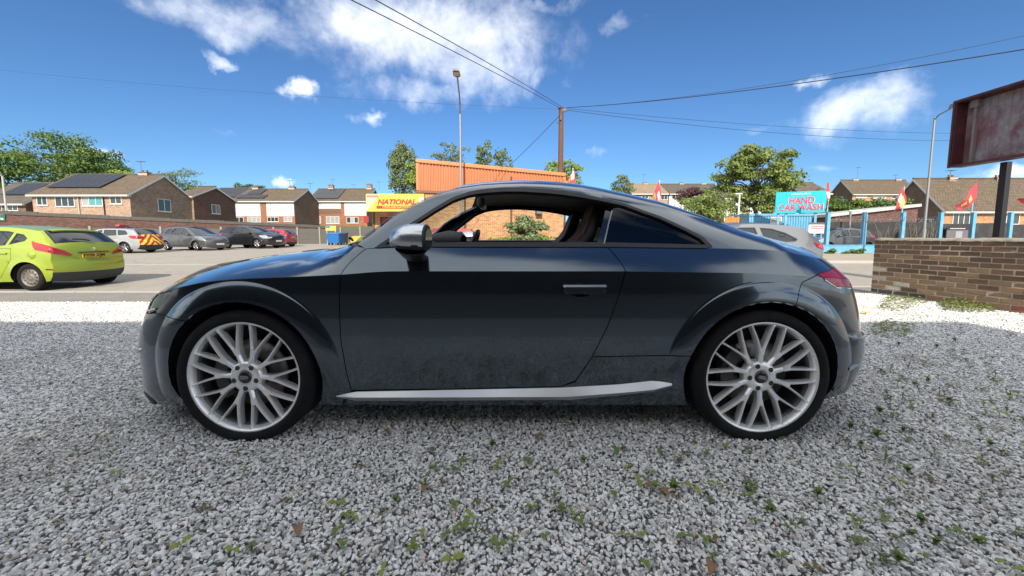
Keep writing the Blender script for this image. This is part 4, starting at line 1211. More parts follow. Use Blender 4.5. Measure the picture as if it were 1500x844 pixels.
# ------------------------------------------------------------------ the low brick wall on the right
def brick_wall():
    A = gnd(1275, 430); A.z = 0; B = gnd(1508, 461.5); B.z = 0
    d = (B - A); L = d.length + 1.3; rz = math.atan2(d.y, d.x)
    T = thing('brick_wall', 'low weathered brown brick wall with mortar coping at the gravel\'s right edge', 'wall', A, rz)
    def bm_(name, c, dirt):
        m, t, b = new_mat(name); v = obj_vec(t); r = t.new('ShaderNodeObjectInfo').outputs['Random']
        base = t.mix(r, tuple(x * .72 for x in c) + (1,), tuple(min(1, x * 1.2) for x in c) + (1,))
        base = t.mix(t.mapr(t.noise(v, 14, 6, .7), .42, .75, 0, .55), base, (*dirt, 1))
        t.put(b.inputs['Base Color'], base); b.inputs['Roughness'].default_value = .92
        bp = t.new('ShaderNodeBump'); bp.inputs['Strength'].default_value = .7; bp.inputs['Distance'].default_value = .004
        t.put(bp.inputs['Height'], t.noise(v, 90, 5, .7)); t.l.new(bp.outputs[0], b.inputs['Normal'])
        return m
    kinds = {'dark': bm_('dark brown brick', (.135, .08, .048), (.07, .042, .03)), 'tan': bm_('tan brick', (.24, .155, .085), (.14, .085, .05)),
             'red': bm_('red engineering brick', (.22, .075, .045), (.10, .05, .04)), 'pale': bm_('limewashed brick', (.40, .36, .30), (.2, .15, .1)), 'blue': bm_('blue black brick', (.055, .05, .055), (.1, .09, .08))}
    def me_(key, l):
        k = (key, round(l, 3))
        if k not in cache:
            bm = bmesh.new(); bmesh.ops.create_cube(bm, size=1); bmesh.ops.scale(bm, vec=(l, .218, .0635), verts=bm.verts)
            r = random.Random(len(cache)); bmesh.ops.bevel(bm, geom=bm.edges, offset=.004, segments=1, affect='EDGES')
            for v in bm.verts: v.co += Vector((r.uniform(-1, 1), r.uniform(-1, 1), r.uniform(-1, 1))) * .0012
            m = bpy.data.meshes.new('brick'); bm.to_mesh(m); bm.free(); m.materials.append(kinds[key]); cache[k] = m
        return cache[k]
    cache = {}
    rows = 13; p = .0765; z0 = -.045; lim = 0
    r = random.Random(5)
    for j in range(rows):
        x = 0 if j % 2 else -.0
        first = True
        while x < L - .02:
            l = .215
            if first and j % 2: l = .1025
            first = False
            l = min(l, L - x)
            if l < .04: break
            key = 'dark' if j >= 7 else 'tan'
            if j == 0: key = 'red' if x > .9 else 'blue'
            if j == 1: key = 'red' if x > 1.5 else ('blue' if x < .7 else 'tan')
            if j == 2 and x > 2.4: key = 'red'
            if 2 <= j <= 6 and x < .5 and r.random() < .45: key = 'pale'
            if 7 <= j <= 9 and r.random() < .2: key = 'tan'
            if 2 <= j <= 6 and r.random() < .25: key = 'dark'
            o = link_mesh('brick', me_(key, l), None, T); lim += 1
            o.location = (x + l / 2 + r.uniform(-.002, .002), .109 + r.uniform(-.004, .003), z0 + j * p + .033); o.rotation_euler = (r.uniform(-.006, .006), r.uniform(-.008, .008), r.uniform(-.008, .008))
            x += l + .0125
    top = z0 + rows * p
    MB().b2((.006, .0035, -.2), (L - .006, .215, top - .012)).build('mortar', mat('old mortar', (.40, .34, .26), .95, var=.3, scale=12, bump=.5, bscale=120), T)
    # lumpy mortar flaunching with moss along the top
    n = int(L / .05); vs = []
    for i in range(n + 1):
        x = i * L / n
        for y, h in ((-.008, -.004), (-.004, .016), (.05, .034), (.11, .042), (.17, .034), (.224, .012), (.226, -.004)):
            vs.append((x, y + r.uniform(-.006, .006), top - .01 + h + r.uniform(-.006, .006)))
    MB().add(vs, [(i * 7 + k, (i + 1) * 7 + k, (i + 1) * 7 + k + 1, i * 7 + k + 1) for i in range(n) for k in range(6)], True).add([vs[k] for k in range(7)], [tuple(range(7))]).build('coping', mat('mossy mortar', (.27, .245, .19), .95, var=.35, scale=14, bump=.8, bscale=70, dirt=((.08, .09, .035), 9, .7)), T)
    return lim
brick_wall()
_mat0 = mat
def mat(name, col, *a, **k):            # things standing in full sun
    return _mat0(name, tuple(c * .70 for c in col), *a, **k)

# ------------------------------------------------------------------ houses
FRAME = mat('white window frame', (.78, .78, .76), .4, var=.05)
PANE = mat('window pane', (.045, .055, .06), .06, var=.5, scale=.9, spec=.8)
PANEL_ = mat('pale curtained pane', (.40, .42, .42), .12, var=.3, scale=2, spec=.7)
PANET = mat('teal blind pane', (.10, .36, .36), .15, var=.15, scale=2, spec=.6)
GUT = mat('white upvc', (.74, .74, .72), .45, var=.06)
DKP = mat('black pipe', (.02, .02, .022), .5)
SOLAR = mat('solar glass', (.05, .052, .06), .30, var=.2, scale=4, spec=.35)
SOLF = mat('panel frame', (.12, .125, .13), .4, .6)
ROOFB = tile_mat('brown roof tiles', (0.093, 0.068, 0.045), (0.137, 0.103, 0.071))
ROOFG = tile_mat('grey brown roof tiles', (0.080, 0.067, 0.054), (0.112, 0.095, 0.076))
ROOFT = tile_mat('tan roof tiles', (0.218, 0.165, 0.106), (0.264, 0.205, 0.139))
BPEACH = brick_mat('peach brick', (0.317, 0.191, 0.125), (0.383, 0.251, 0.172), (0.330, 0.277, 0.218))
BBROWN = brick_mat('brown gable brick', (0.222, 0.142, 0.094), (0.296, 0.195, 0.138), (0.275, 0.222, 0.179))
BDARK = brick_mat('dark gable brick', (0.120, 0.072, 0.048), (0.162, 0.100, 0.067), (0.154, 0.115, 0.096))
BRED = brick_mat('red brick', (0.251, 0.079, 0.040), (0.310, 0.112, 0.056), (0.238, 0.165, 0.119))
BORG = brick_mat('orange brick', (0.363, 0.162, 0.056), (0.416, 0.205, 0.083), (0.436, 0.330, 0.218))
BREDD = brick_mat('dark red brick', (0.110, 0.043, 0.032), (0.154, 0.067, 0.048), (0.106, 0.081, 0.072))
def window(T, x0, z0, x1, z1, n=2, pane=None, sill=True, y=0.0, axis='X', fr=.07):
    """frame proud of the wall with panes set back in it; axis 'Y' puts it on a side wall"""
    mb = MB(); d0, d1 = -.05, .03
    def B(a0, b0, a1, b1, e0, e1):
        if axis == 'X': mb_.b2((a0, y + e0, b0), (a1, y + e1, b1))
        else: mb_.b2((y - e1 * axis_s, a0, b0), (y - e0 * axis_s, a1, b1))
    axis_s = 1 if axis != '-Y' else -1
    mb_ = mb
    B(x0, z0, x1, z0 + fr, d0, d1); B(x0, z1 - fr, x1, z1, d0, d1)
    for i in range(n + 1):
        c = x0 + fr / 2 + (x1 - x0 - fr) * i / n
        B(c - fr / 2, z0 + fr + .001, c + fr / 2, z1 - fr - .001, d0 + (.006 if 0 < i < n else 0), d1)
    f = mb.build('window', FRAME, T)
    for i in range(n):
        mb_ = MB(); a = x0 + fr + (x1 - x0 - fr) * i / n; b = x0 + (x1 - x0 - fr) * (i + 1) / n
        B(a, z0 + fr, b, z1 - fr, -.015, .0)
        mb_.build('pane', (pane[i % len(pane)] if isinstance(pane, list) else pane) or PANE, f)
    if sill:
        mb_ = MB(); B(x0 - .06, z0 - .06, x1 + .06, z0 - .004, -.10, .02); mb_.build('sill', GUT, f)
    return f
def house(name, label, Y, pl, pr, pe, prg, depth, zg, mf, ms, roof, wins=(), chim=(), solar=None, group='houses beyond the car park', cat='house', bands=(), doors=(), swins=(), pipes=(), aer=(), side=1, over=.35, gut=True):
    a, b = at(pl, pe, Y), at(pr, pe, Y); x0, W = a.x, b.x - a.x
    T = thing(name, label, cat, (x0, Y, zg), 0, group)
    H = a.z - zg; Hr = at((pl + pr) / 2, prg, Y + depth / 2).z - zg
    k = (Hr - H) / (depth / 2)
    def L(px, py, y=0.0): p = at(px, py, Y + y); return p.x - x0, p.z - zg
    w = MB(); w.add([(0, 0, 0), (W, 0, 0), (W, 0, H), (0, 0, H)], [(0, 1, 2, 3)]).add([(0, depth, 0), (W, depth, 0), (W, depth, H), (0, depth, H)], [(3, 2, 1, 0)])
    w.build('front_wall', mf, T, fix=False)
    for x in (0, W):
        MB().prism([(0.0, 0), (depth, 0), (depth, H), (depth / 2, Hr), (0.0, H)], x - .02 if x else 0, x if x else .02, 'YZ').build('gable_wall', ms, T)
    t = .16; rb = MB()
    ov = over
    for s in (0, 1):
        y0, y1 = (-ov, depth / 2) if s == 0 else (depth + ov, depth / 2)
        z0 = H - k * ov; pts = [(y0, z0), (y1, Hr), (y1, Hr + t), (y0, z0 + t)]
        rb.prism(pts, -.15, W + .15, 'YZ')
    r = rb.build('roof', roof, T)
    MB().tube([(-.16, depth / 2, Hr + t + .02), (W + .16, depth / 2, Hr + t + .02)], .10, 8).build('ridge_tiles', roof, T)
    vb = MB()
    for x in (-.17, W + .151):
        for s in (0, 1):
            y0, y1 = (-ov, depth / 2) if s == 0 else (depth + ov, depth / 2)
            z0 = H - k * ov; vb.prism([(y0, z0 - .12), (y1, Hr - .12), (y1, Hr + t - .03), (y0, z0 + t - .03)], x, x + .02, 'YZ')
    vb.build('verge_board', GUT, T)
    if gut:
        MB().b2((-.16, -ov - .10, H - k * ov - .10), (W + .16, -ov + .0, H - k * ov + .07)).b2((-.14, -ov + .002, H - k * ov - .10), (W + .14, -.01, H - k * ov - .04)).build('gutter', GUT, T, bevel=.01)
    for wn in wins:
        (xa, za), (xb, zb) = L(wn[0], wn[3]), L(wn[2], wn[1])
        window(T, xa, za, xb, zb, wn[4], wn[5] if len(wn) > 5 else None)
    for (y0, z0, y1, z1, n) in swins:
        window(T, y0, z0, y1, z1, n, y=(W if side > 0 else 0), axis='Y' if side > 0 else '-Y')
    for (pa, ya, pb, yb, m) in bands:
        (xa, za), (xb, zb) = L(pa, yb), L(pb, ya)
        MB().b2((xa, -.03, za), (xb, -.002, zb)).build('cladding', m, T)
    for (pa, ya, pb, yb, m) in doors:
        (xa, za), (xb, zb) = L(pa, yb), L(pb, ya)
        d = MB().b2((xa, -.045, max(za, 0)), (xb, -.032, zb)).build('door', m, T)
        MB().b2((xb - .22, -.07, (za + zb) / 2), (xb - .12, -.046, (za + zb) / 2 + .04)).build('handle', DKP, d)
    for (px, m) in pipes:
        xa, _ = L(px, pe); MB().tube([(xa, -.34, H - .1), (xa, -.10, H - .45), (xa, -.08, 0)], .05, 6).build('downpipe', m, T)
    for (px, py, wc) in chim:
        xa, za = L(px, py, depth / 2 - .02)
        zb_ = Hr - .3
        c = MB().b2((xa - wc / 2, depth / 2 - .3, zb_), (xa + wc / 2, depth / 2 + .3, za - .28)).build('chimney', BBROWN, r)
        MB().b2((xa - wc / 2 - .05, depth / 2 - .35, za - .279), (xa + wc / 2 + .05, depth / 2 + .35, za - .20)).tube([(xa - wc / 4, depth / 2, za - .20), (xa - wc / 4, depth / 2, za + .05)], .10, 8).tube([(xa + wc / 4, depth / 2, za - .20), (xa + wc / 4, depth / 2, za + .05)], .10, 8).build('chimney_pots', mat('clay pots', (.22, .12, .08), .8), r)
        MB().b2((xa - wc / 2 - .04, depth / 2 - .36, Hr + .12), (xa + wc / 2 + .04, depth / 2 - .301, Hr + .22)).build('flashing', GUT, r)
    for (px, py) in aer:
        xa, za = L(px, py, depth / 2)
        mb = MB().tube([(xa, depth / 2, Hr), (xa, depth / 2, za)], .03, 5).tube([(xa - .5, depth / 2, za - .1), (xa + .6, depth / 2, za - .05)], .02, 4)
        for q in range(5): mb.tube([(xa - .4 + .2 * q, depth / 2 - .25, za - .08), (xa - .4 + .2 * q, depth / 2 + .25, za - .08)], .014, 4)
        mb.build('aerial', mat('aerial metal', (.25, .25, .26), .5, .7), T)
    if solar:
        for (f0, f1, s0, s1, nx, ny) in solar:
            sl = math.atan(k); Ls = (depth / 2) / math.cos(sl)
            cw = W * (f1 - f0) / nx; ch = Ls * (s1 - s0) / ny
            key = ('sol', round(cw, 3), round(ch, 3))
            mf_ = MB().b2((-cw / 2 + .01, -ch / 2 + .01, 0), (cw / 2 - .01, ch / 2 - .01, .04)).mesh('solar_panel', SOLF)
            mg = MB().b2((-cw / 2 + .04, -ch / 2 + .04, .041), (cw / 2 - .04, ch / 2 - .04, .046)).mesh('cells', SOLAR)
            for i in range(nx):
                for j in range(ny):
                    s_ = s0 + (s1 - s0) * (j + .5) / ny
                    o = link_mesh('solar_panel', mf_, None, r); y_ = depth / 2 * s_
                    o.location = (W * (f0 + (f1 - f0) * (i + .5) / nx), y_ - .10 * math.sin(sl) - .12 * math.sin(sl), H + k * y_ + t / math.cos(sl) * 1.0 + .05); o.rotation_euler = (sl, 0, 0)
                    mg_o = link_mesh('cells', mg, None, r); mg_o.location = o.location; mg_o.rotation_euler = o.rotation_euler
    return T
WHT = mat('white cladding boards', (.72, .72, .70), .6, var=.06, scale=2)
BRN = mat('brown tile hanging', (.20, .11, .07), .8, var=.2, scale=6, bump=.5, bscale=12)
g3 = [PANE, PANEL_, PANE]
house('semi_detached_house', 'peach brick semi-detached house with large solar array and brown gable end', 42, 46, 190, 284, 258, 8.4, .7, BPEACH, BBROWN, ROOFB,
      wins=[(55, 287, 69, 301, 2), (82, 288, 109, 303, 3), (121, 286, 150, 302, 3, [PANEL_, PANET, PANET]), (162, 286, 178, 299, 2)],
      solar=[(.06, .62, .22, .97, 7, 2)], swins=[(3.2, 3.4, 4.9, 4.9, 2)], pipes=[(115, GUT), (152, DKP)], chim=[(212, 250, 1.0)], aer=[(206, 236)])
house('gable_house', 'small brown brick house with a steep gable behind the peach semi', 50, 262, 283, 287, 275, 7.5, 1.0, BBROWN, BREDD, ROOFB, swins=[(2.9, 3.3, 4.4, 4.6, 2)])
house('dark_bungalow', 'dark low house at the far left under the trees', 44, -40, 37, 297, 270, 8, .8, BDARK, BDARK, ROOFG, wins=[(-8, 299, 3, 309, 2), (12, 298, 26, 309, 2)], solar=[(.3, .8, .3, .9, 4, 2)])
house('red_brick_house', 'plain red brick house with solar panels covering its roof', 68, 297, 350, 292, 277, 9, 2.8, BRED, BRED, ROOFG, wins=[(317, 299, 321, 309, 1)], solar=[(.02, .98, .08, .95, 7, 2)], doors=[(334, 313, 339, 321, mat('brown door', (.12, .06, .03), .5))])
house('white_terrace', 'white-clad terraced pair with grouped solar panels on one roof half', 64, 341, 431, 294, 278.5, 8.6, 2.3, BRED, BDARK, ROOFB,
      wins=[(344, 297, 353, 305, 2), (364, 297, 380, 305, 3, g3), (391, 296, 408, 305, 3, g3), (419, 295, 428, 305, 2, PANEL_), (344, 318, 357, 326, 2), (363, 318, 382, 326, 3, PANEL_), (392, 318, 408, 325, 3), (416, 318, 428, 325, 2, PANEL_)],
      bands=[(343, 296, 381, 317, WHT), (391, 296, 430, 317, WHT)], solar=[(.10, .33, .45, .92, 4, 1), (.03, .48, .10, .42, 6, 1)], chim=[(375, 272, 1.0), (428, 272, 1.0)], aer=[(424, 264), (454, 268)], pipes=[(396, GUT)])
house('brown_band_terrace', 'white-windowed brick terraced pair with a brown tile-hung band and solar roof', 72, 451, 537, 294, 278, 8.6, 2.6, BRED, BDARK, ROOFB,
      wins=[(455, 295, 466, 305, 2, PANEL_), (478, 294, 496, 304, 3, PANEL_), (507, 294, 524, 304, 3, PANEL_), (456, 317, 470, 327, 2, PANEL_), (478, 317, 497, 328, 3, PANEL_), (508, 318, 525, 327, 3, g3)],
      bands=[(452, 295, 499, 306, WHT), (452, 306.2, 499, 313, BRN), (505, 295, 536, 316, WHT)], solar=[(.04, .50, .08, .95, 6, 2)], chim=[(485, 270, 1.0), (541, 269, 1.0)], aer=[(487, 262), (518, 270), (555, 266)], doors=[(533, 317, 540, 326, mat('red door', (.4, .03, .03), .4))])
house('pale_roof_house', 'long far house with a pale tan roof seen over the coupe\'s tail', 75, 926, 979, 283.5, 271, 9, 2.9, BPEACH, BBROWN, ROOFT, chim=[(945, 267, .9)], aer=[(943, 255)], wins=[(940, 286, 950, 291, 2), (968, 285, 978, 293, 2)])
house('white_front_house', 'far white-fronted house with a grey roof next to the purple tree', 75, 980, 1062, 283.5, 271, 9, 2.9, WHT, BBROWN, ROOFG, chim=[(998, 267, .9), (1030, 268, .9)], wins=[(984, 285, 995, 292, 2), (1004, 286, 1014, 293, 2)])
house('gabled_house_behind_tree', 'house with a brown roof half hidden behind the big tree', 62, 1062, 1120, 290, 274, 9, 2.5, WHT, BBROWN, ROOFB, wins=[(1066, 296, 1078, 304, 2)])
house('tree_side_house', 'small far brick house between the big tree and the car wash sign', 64, 1176, 1216, 283, 269, 8, 2.2, BRED, BDARK, ROOFB)
house('hedge_house', 'two-storey orange brick house with a dark gable behind the hedge', 78, 1249, 1345, 283, 265, 5.8, 3.6, BORG, BDARK, ROOFB,
      wins=[(1254, 283.6, 1270, 290, 3, PANEL_), (1279, 283, 1298, 291, 3, PANEL_), (1306, 284, 1320, 291, 2)], chim=[(1252, 262, 1.1), (1315, 262, 1.1)], aer=[(1257, 245), (1312, 256)], side=-1, swins=[(2.2, 4.6, 3.4, 6.0, 1)], gut=True)
house('bungalow', 'orange brick bungalow with a broad tiled roof and dark gable behind the blue fence', 40, 1381, 1640, 306, 264, 6.2, .3, BORG, BDARK, ROOFB,
      wins=[(1394, 312, 1421, 330, 3), (1454, 311, 1494, 329, 4)], chim=[(1393, 257, .8), (1462, 257, .8)], aer=[(1393, 249)], side=-1, swins=[(.9, 1.3, 2.0, 2.7, 2), (4.0, 1.3, 5.0, 2.7, 2)])
# lean-to at the side of the bungalow
T = thing('lean_to', 'low dark brick outbuilding with a sloping white fascia behind the barbed wire', 'outbuilding', (at(1216, 317, 30).x, 30, .2))
pa, pb = at(1216, 318, 30), at(1345, 303, 30); W_ = pb.x - pa.x
MB().prism([(0, 0), (W_, 0), (W_, pb.z - .2), (0, pa.z - .2)], 0, 4).build('wall', BREDD, T)
MB().prism([(-.2, pa.z - .2), (W_, pb.z - .2), (W_, pb.z + .02), (-.2, pa.z + .02)], -.25, 4.2).build('fascia_roof', mat('grey felt fascia', (.55, .55, .54), .7), T)

# ------------------------------------------------------------------ tyre depot
A = at(613, 348, 20); rz = R(13); d = Vector((math.cos(rz), math.sin(rz), 0))
def on_face(px, py):
    r_ = ray(px, py); k = r_[0] / r_[1]
    t = (k * A.y - A.x) / (d.x - k * d.y); Y = A.y + d.y * t; p = at(px, py, Y); return t, p.z
LZ, tz1 = on_face(826, 254.5)
T = thing('tyre_depot', 'orange brick workshop with an orange corrugated metal parapet that slopes down to the right', 'building', (A.x, A.y, 0), rz)
cz, tz = on_face(614, 280)[1], on_face(614, 234)[1]
MB().prism([(0, -.3), (LZ, -.3), (LZ, tz1 - .25), (0, tz - .25)], 0, 12).build('brick_wall', BORG, T)
cl = MB(); nx = int(LZ / .17); vs = []
for i in range(nx):
    x = i * LZ / nx; w_ = LZ / nx
    for (a, y) in ((0, -.03), (.30, -.03), (.45, -.085), (.80, -.085), (.95, -.03)):
        xx = x + a * w_; vs += [(xx, y, cz), (xx, y, tz + (tz1 - tz) * xx / LZ - .02)]
n = len(vs) // 2
cl.add(vs, [(2 * i, 2 * i + 2, 2 * i + 3, 2 * i + 1) for i in range(n - 1)])
ORG = mat('orange sheet metal', (.60, .20, .075), .45, .0, var=.12, scale=.8, dirt=((.40, .17, .08), 1.5, .5))
cl.build('corrugated_cladding', ORG, T, fix=False)
ORGL = mat('orange flashing', (.68, .25, .095), .45, var=.06)
MB().prism([(-.06, tz - .17), (LZ + .06, tz1 - .17), (LZ + .06, tz1 + .03), (-.06, tz + .03)], -.15, .2).build('parapet_flashing', ORGL, T, bevel=.03)
MB().b2((-.05, -.10, cz - .10), (LZ + .05, -.012, cz + .03)).build('cladding_drip', mat('brown trim', (.22, .09, .05), .6), T)
MB().b2((-.05, -.13, cz + .03), (.07, -.088, tz - .20)).build('corner_trim', ORGL, T)
MB().b2((LZ - .05, -.13, cz + .03), (LZ + .07, -.088, tz1 - .20)).build('corner_trim', ORGL, T)
xp, _ = on_face(748, 300)
MB().tube([(xp, -.16, cz + .9), (xp, -.16, -.2)], .045, 8).build('downpipe', mat('brown pipe', (.12, .06, .04), .6), T)
xs_, zs = on_face(788, 315)
MB().b2((xs_ - .18, -.40, zs + .05), (xs_ + .18, -.01, zs + .25)).build('wall_lamp', mat('grey lamp body', (.2, .2, .2), .5), T)
# the front wing with the yellow sign
fl, fr_ = at(545, 312, 20.6), at(628, 312, 20.6)
T = thing('depot_front', 'brick front bay of the tyre depot with a half open red roller shutter', 'building', (fl.x, 20.6, -.1))
Wf = fr_.x - fl.x; Hf = at(580, 285, 20.6).z + .1
sx0 = at(557, 330, 20.6).x - fl.x; sz1 = at(580, 318, 20.6).z + .1
MB().b2((0, 0, -.2), (sx0, .3, Hf)).b2((sx0, .0, sz1), (Wf, .3, Hf)).b2((0, .301, -.2), (.3, 7, Hf)).b2((0, 7, -.2), (Wf, 7.3, Hf)).b2((Wf - .25, .0, -.2), (Wf, .3, sz1 - .002)).build('brick_wall', BORG, T)
MB().b2((.002, .302, Hf - .1), (Wf, 7.2, Hf + .02)).build('flat_roof', ROOFG, T)
MB().b2((.02, -.06, -.2), (.12, -.002, Hf)).build('downpipe', mat('brown pipe', (.12, .06, .04), .6), T)
RS = mat('red shutter', (.42, .035, .04), .45, var=.1)
for i in range(4):
    MB().b2((sx0 + .01, .10, sz1 - .10 - .09 * i), (Wf - .26, .14, sz1 - .015 - .09 * i)).build('shutter_slat', RS, T, bevel=.012)
MB().b2((sx0 + .01, .16, -.2), (Wf - .26, .18, sz1 - .36)).build('interior_shade_sheet', mat('painted interior shade', (.03, .028, .026), .8), T)  # dark sheet stands in for the bay's unlit inside
s0, s1 = at(536.5, 310, 19.6), at(621, 284, 19.6)
T = thing('shop_sign', 'yellow shop sign reading NATIONAL in red above the red shutter', 'sign', (s0.x, 19.6, s0.z))
Ws, Hs = s1.x - s0.x, s1.z - s0.z
YEL = mat('sign yellow', (.80, .56, .07), .4, var=.05, scale=2, dirt=((.85, .72, .40), 2, .3))
MB().b2((0, 0, 0), (Ws, .28, Hs)).build('sign_box', YEL, T, bevel=.015)
MB().prism([(.02, .05), (.03, Hs - .03), (Ws * .25, Hs - .03), (Ws * .03, .05)], -.012, -.002).build('pale_wedge', mat('sign cream', (.82, .70, .42), .4), T)
RD = mat('sign red', (.55, .035, .03), .4, var=.05)
MB().b2((.05, -.02, Hs * .80), (Ws * .22, -.013, Hs * .92)).build('small_red_panel', mat('sign pink red', (.70, .22, .2), .4), T)
lettering('lettering', 'NATIONAL', .36, RD, T, (Ws * .525, -.012, Hs * .53), shear=.28, bold=.012, width=Ws * .66, extrude=.008)
MB().b2((Ws * .18, -.010, Hs * .16), (Ws * .88, -.003, Hs * .33)).build('red_strip', RD, T)
lettering('small_lettering', 'TYRES AND AUTOCARE', .13, YEL, T, (Ws * .53, -.016, Hs * .245), bold=.004, width=Ws * .50, extrude=.003)
MB().b2((Ws * .91, -.008, Hs * .25), (Ws * .99, -.002, Hs * .8)).build('white_patch', mat('sign white', (.8, .8, .76), .4), T)
# the building behind the viewpoint whose shade covers the gravel
T = thing('workshop', 'plain dark brick building whose shade covers the gravel and coupe', 'building', (-14, -5.1, 0))
MB().b2((0, -8, -.2), (19.45, 0, 6.02)).build('brick_wall', brick_mat('very dark brick', (.045, .038, .034), (.065, .055, .048), (.06, .055, .05)), T)  # brick kept very dark so the coupe's door reflects less light
MB().b2((-.15, -8.2, 6.021), (19.6, .12, 6.18)).build('flat_roof', ROOFG, T)
# ------------------------------------------------------------------ the other parked cars
CGLASS = mat('car window glass', (.018, .024, .027), .05, var=.3, scale=2, spec=.9)
REDL = mat('tail lamp red', (.42, .012, .02), .14, var=.15, scale=8, coat=1)
HLG = mat('headlamp glass', (.55, .58, .60), .10, .5, var=.25, scale=14, coat=1)
PLY = mat('yellow number plate', (.72, .50, .03), .5, var=.04)
PLW = mat('white number plate', (.75, .75, .73), .5, var=.04)
DGREY = mat('dark grey plastic', (.055, .058, .062), .6, var=.1)
ALLOY = mat('alloy grey', (.50, .50, .51), .35, .8, var=.08)
STEEL = mat('dusty steel wheel', (.26, .24, .22), .55, .5, var=.2, scale=10, dirt=((.16, .12, .09), 9, .5))
def catmull(pts, step):
    P_ = [np.array(p, float) for p in pts]; out = []
    for i in range(len(P_) - 1):
        a, b, c, d_ = P_[max(i - 1, 0)], P_[i], P_[i + 1], P_[min(i + 2, len(P_) - 1)]
        n = max(1, int(np.hypot(*(c - b)[:2]) / step))
        for k in range(n):
            t = k / n; out.append(.5 * ((2 * b) + (c - a) * t + (2 * a - 5 * b + 4 * c - d_) * t * t + (3 * b - a - 3 * c + d_) * t ** 3))
    return out + [P_[-1]]
def parked_car(name, label, S, loc, rz, paint, wheel='alloy', group='parked cars', cat='car', plate=None, doors=True, rails=False):
    T = thing(name, label, cat, loc, rz, group)
    L2, W, zb = S['L'] / 2, S['W'], S['belt']
    def ws(x, z):
        x = np.asarray(x, float); z = np.asarray(z, float)
        w = W * (1 - .025 * (x / L2) ** 2) - .10 * np.clip((.42 - z) / .3, 0, 1) ** 2 - np.maximum(z - zb, 0) * S['tum'] - .03 * np.clip((z - .72) / .3, 0, 1) ** 2
        w = w - W * .13 * np.clip((np.abs(x) - (L2 - .62)) / .62, 0, 1) ** 2
        for xc in S['wheels']:
            r = np.hypot(x - xc, z - S['r']); w = w + .018 * (1 - sm(r, S['r'] + .07, S['r'] + .10)) * (z < .8)
        return w
    segs = [(t, catmull(p, S.get('step', .07))) for t, p in S['rail']]
    full = [p for i, (t, q) in enumerate(segs) for p in (q if i == 0 else q[1:])]
    cen = np.array([0, .6])
    def nrm(i):
        a, b = full[max(i - 1, 0)][:2], full[min(i + 1, len(full) - 1)][:2]; d = b - a; n = np.array((-d[1], d[0])); n /= np.hypot(*n) + 1e-9
        return n
    ts = [-1, -.96, -.88, -.76, -.55, -.28, 0, .28, .55, .76, .88, .96, 1]; pw = 2.6
    def band(p, n, t, off=0.0):
        k = 1 - abs(t) ** pw; w = float(ws(p[0], p[1]))
        return (p[0] + n[0] * (p[2] * k + off), t * w, p[1] + n[1] * (p[2] * k + off))
    body = MB(); idx = 0
    strips = []
    for t, q in segs:
        rows = []
        for k, p in enumerate(q):
            rows.append((p, nrm(min(idx + k, len(full) - 1))))
        strips.append((t, rows)); idx += len(q) - 1
    for t, rows in strips:
        glass = t in ('windscreen', 'rear_window')
        tg = [-.90, -.8, -.5, -.2, 0, .2, .5, .8, .90]
        def strip(mb, tl, off=0.0, rr=rows):
            vs = [band(p, n, x, off) for p, n in rr for x in tl]; m = len(tl)
            mb.add(vs, [(i * m + k, (i + 1) * m + k, (i + 1) * m + k + 1, i * m + k + 1) for i in range(len(rr) - 1) for k in range(m - 1)], True)
        if glass:
            strip(body, [-1, -.96, -.90]); strip(body, [.90, .96, 1])
            g = MB(); strip(g, tg, -.006); g.build(t, CGLASS, T)
            gm = MB(); strip(gm, [-.905, -.86], .002); strip(gm, [.86, .905], .002); gm.build(t + '_seal', RUB, T)
        else:
            mb = body if t == 'body' else MB()
            strip(mb, ts)
            if t != 'body': mb.build(t, S['mats'][t], T)
    # side panels with wheel arches
    ra = S['r'] + .048; low = S['low']; ground_pts = []
    x0, x1 = full[0][0], full[-1][0]
    bot = [(x1, full[-1][1])]
    for xc in sorted(S['wheels'], reverse=True):
        a0 = math.asin((low - S['r']) / ra)
        bot += [(xc + ra * math.cos(a), S['r'] + ra * math.sin(a)) for a in np.linspace(a0, math.pi - a0, 18)]
    poly = [(p[0], p[1]) for p in full] + resample([(full[-1][0], full[-1][1]), bot[1]], .1)[1:2] + bot[1:]
    poly = dedupe(poly, 2e-3)
    dl = [shrink_poly(resample(p, .05), .007) for p in S['doors']] if doors else []
    holes = [resample(p, .06) for p in S['wins']] + ([resample(p, .05) for p in S['doors']] if doors else [])
    def side(mb, pl, hs, off, res=.11, sides=(1, -1)):
        V, F = fill(pl, res, None, hs)
        w = ws(V[:, 0], V[:, 1]) + off
        for s in sides:
            vs = [(x, -s * w_, z) for (x, z), w_ in zip(V, w)]
            mb.add(vs, [tuple(int(i) for i in f) for f in F], True)
    side(body, poly, holes, 0.0)
    o = body.build('body', paint, T, fix=False); bm = bmesh.new(); bm.from_mesh(o.data); bmesh.ops.remove_doubles(bm, verts=bm.verts, dist=.0015); bmesh.ops.recalc_face_normals(bm, faces=bm.faces); bm.to_mesh(o.data); bm.free()
    o.data.set_sharp_from_angle(angle=R(50))
    inner = MB(); side(inner, shrink_poly(poly, .02), [], -.05, .25); inner.build('inner_shell', DARKIN, T, fix=False)
    MB().b2((-L2 + .25, -W + .25, low), (L2 - .25, W - .25, low + .05)).build('underside', DARKIN, T)
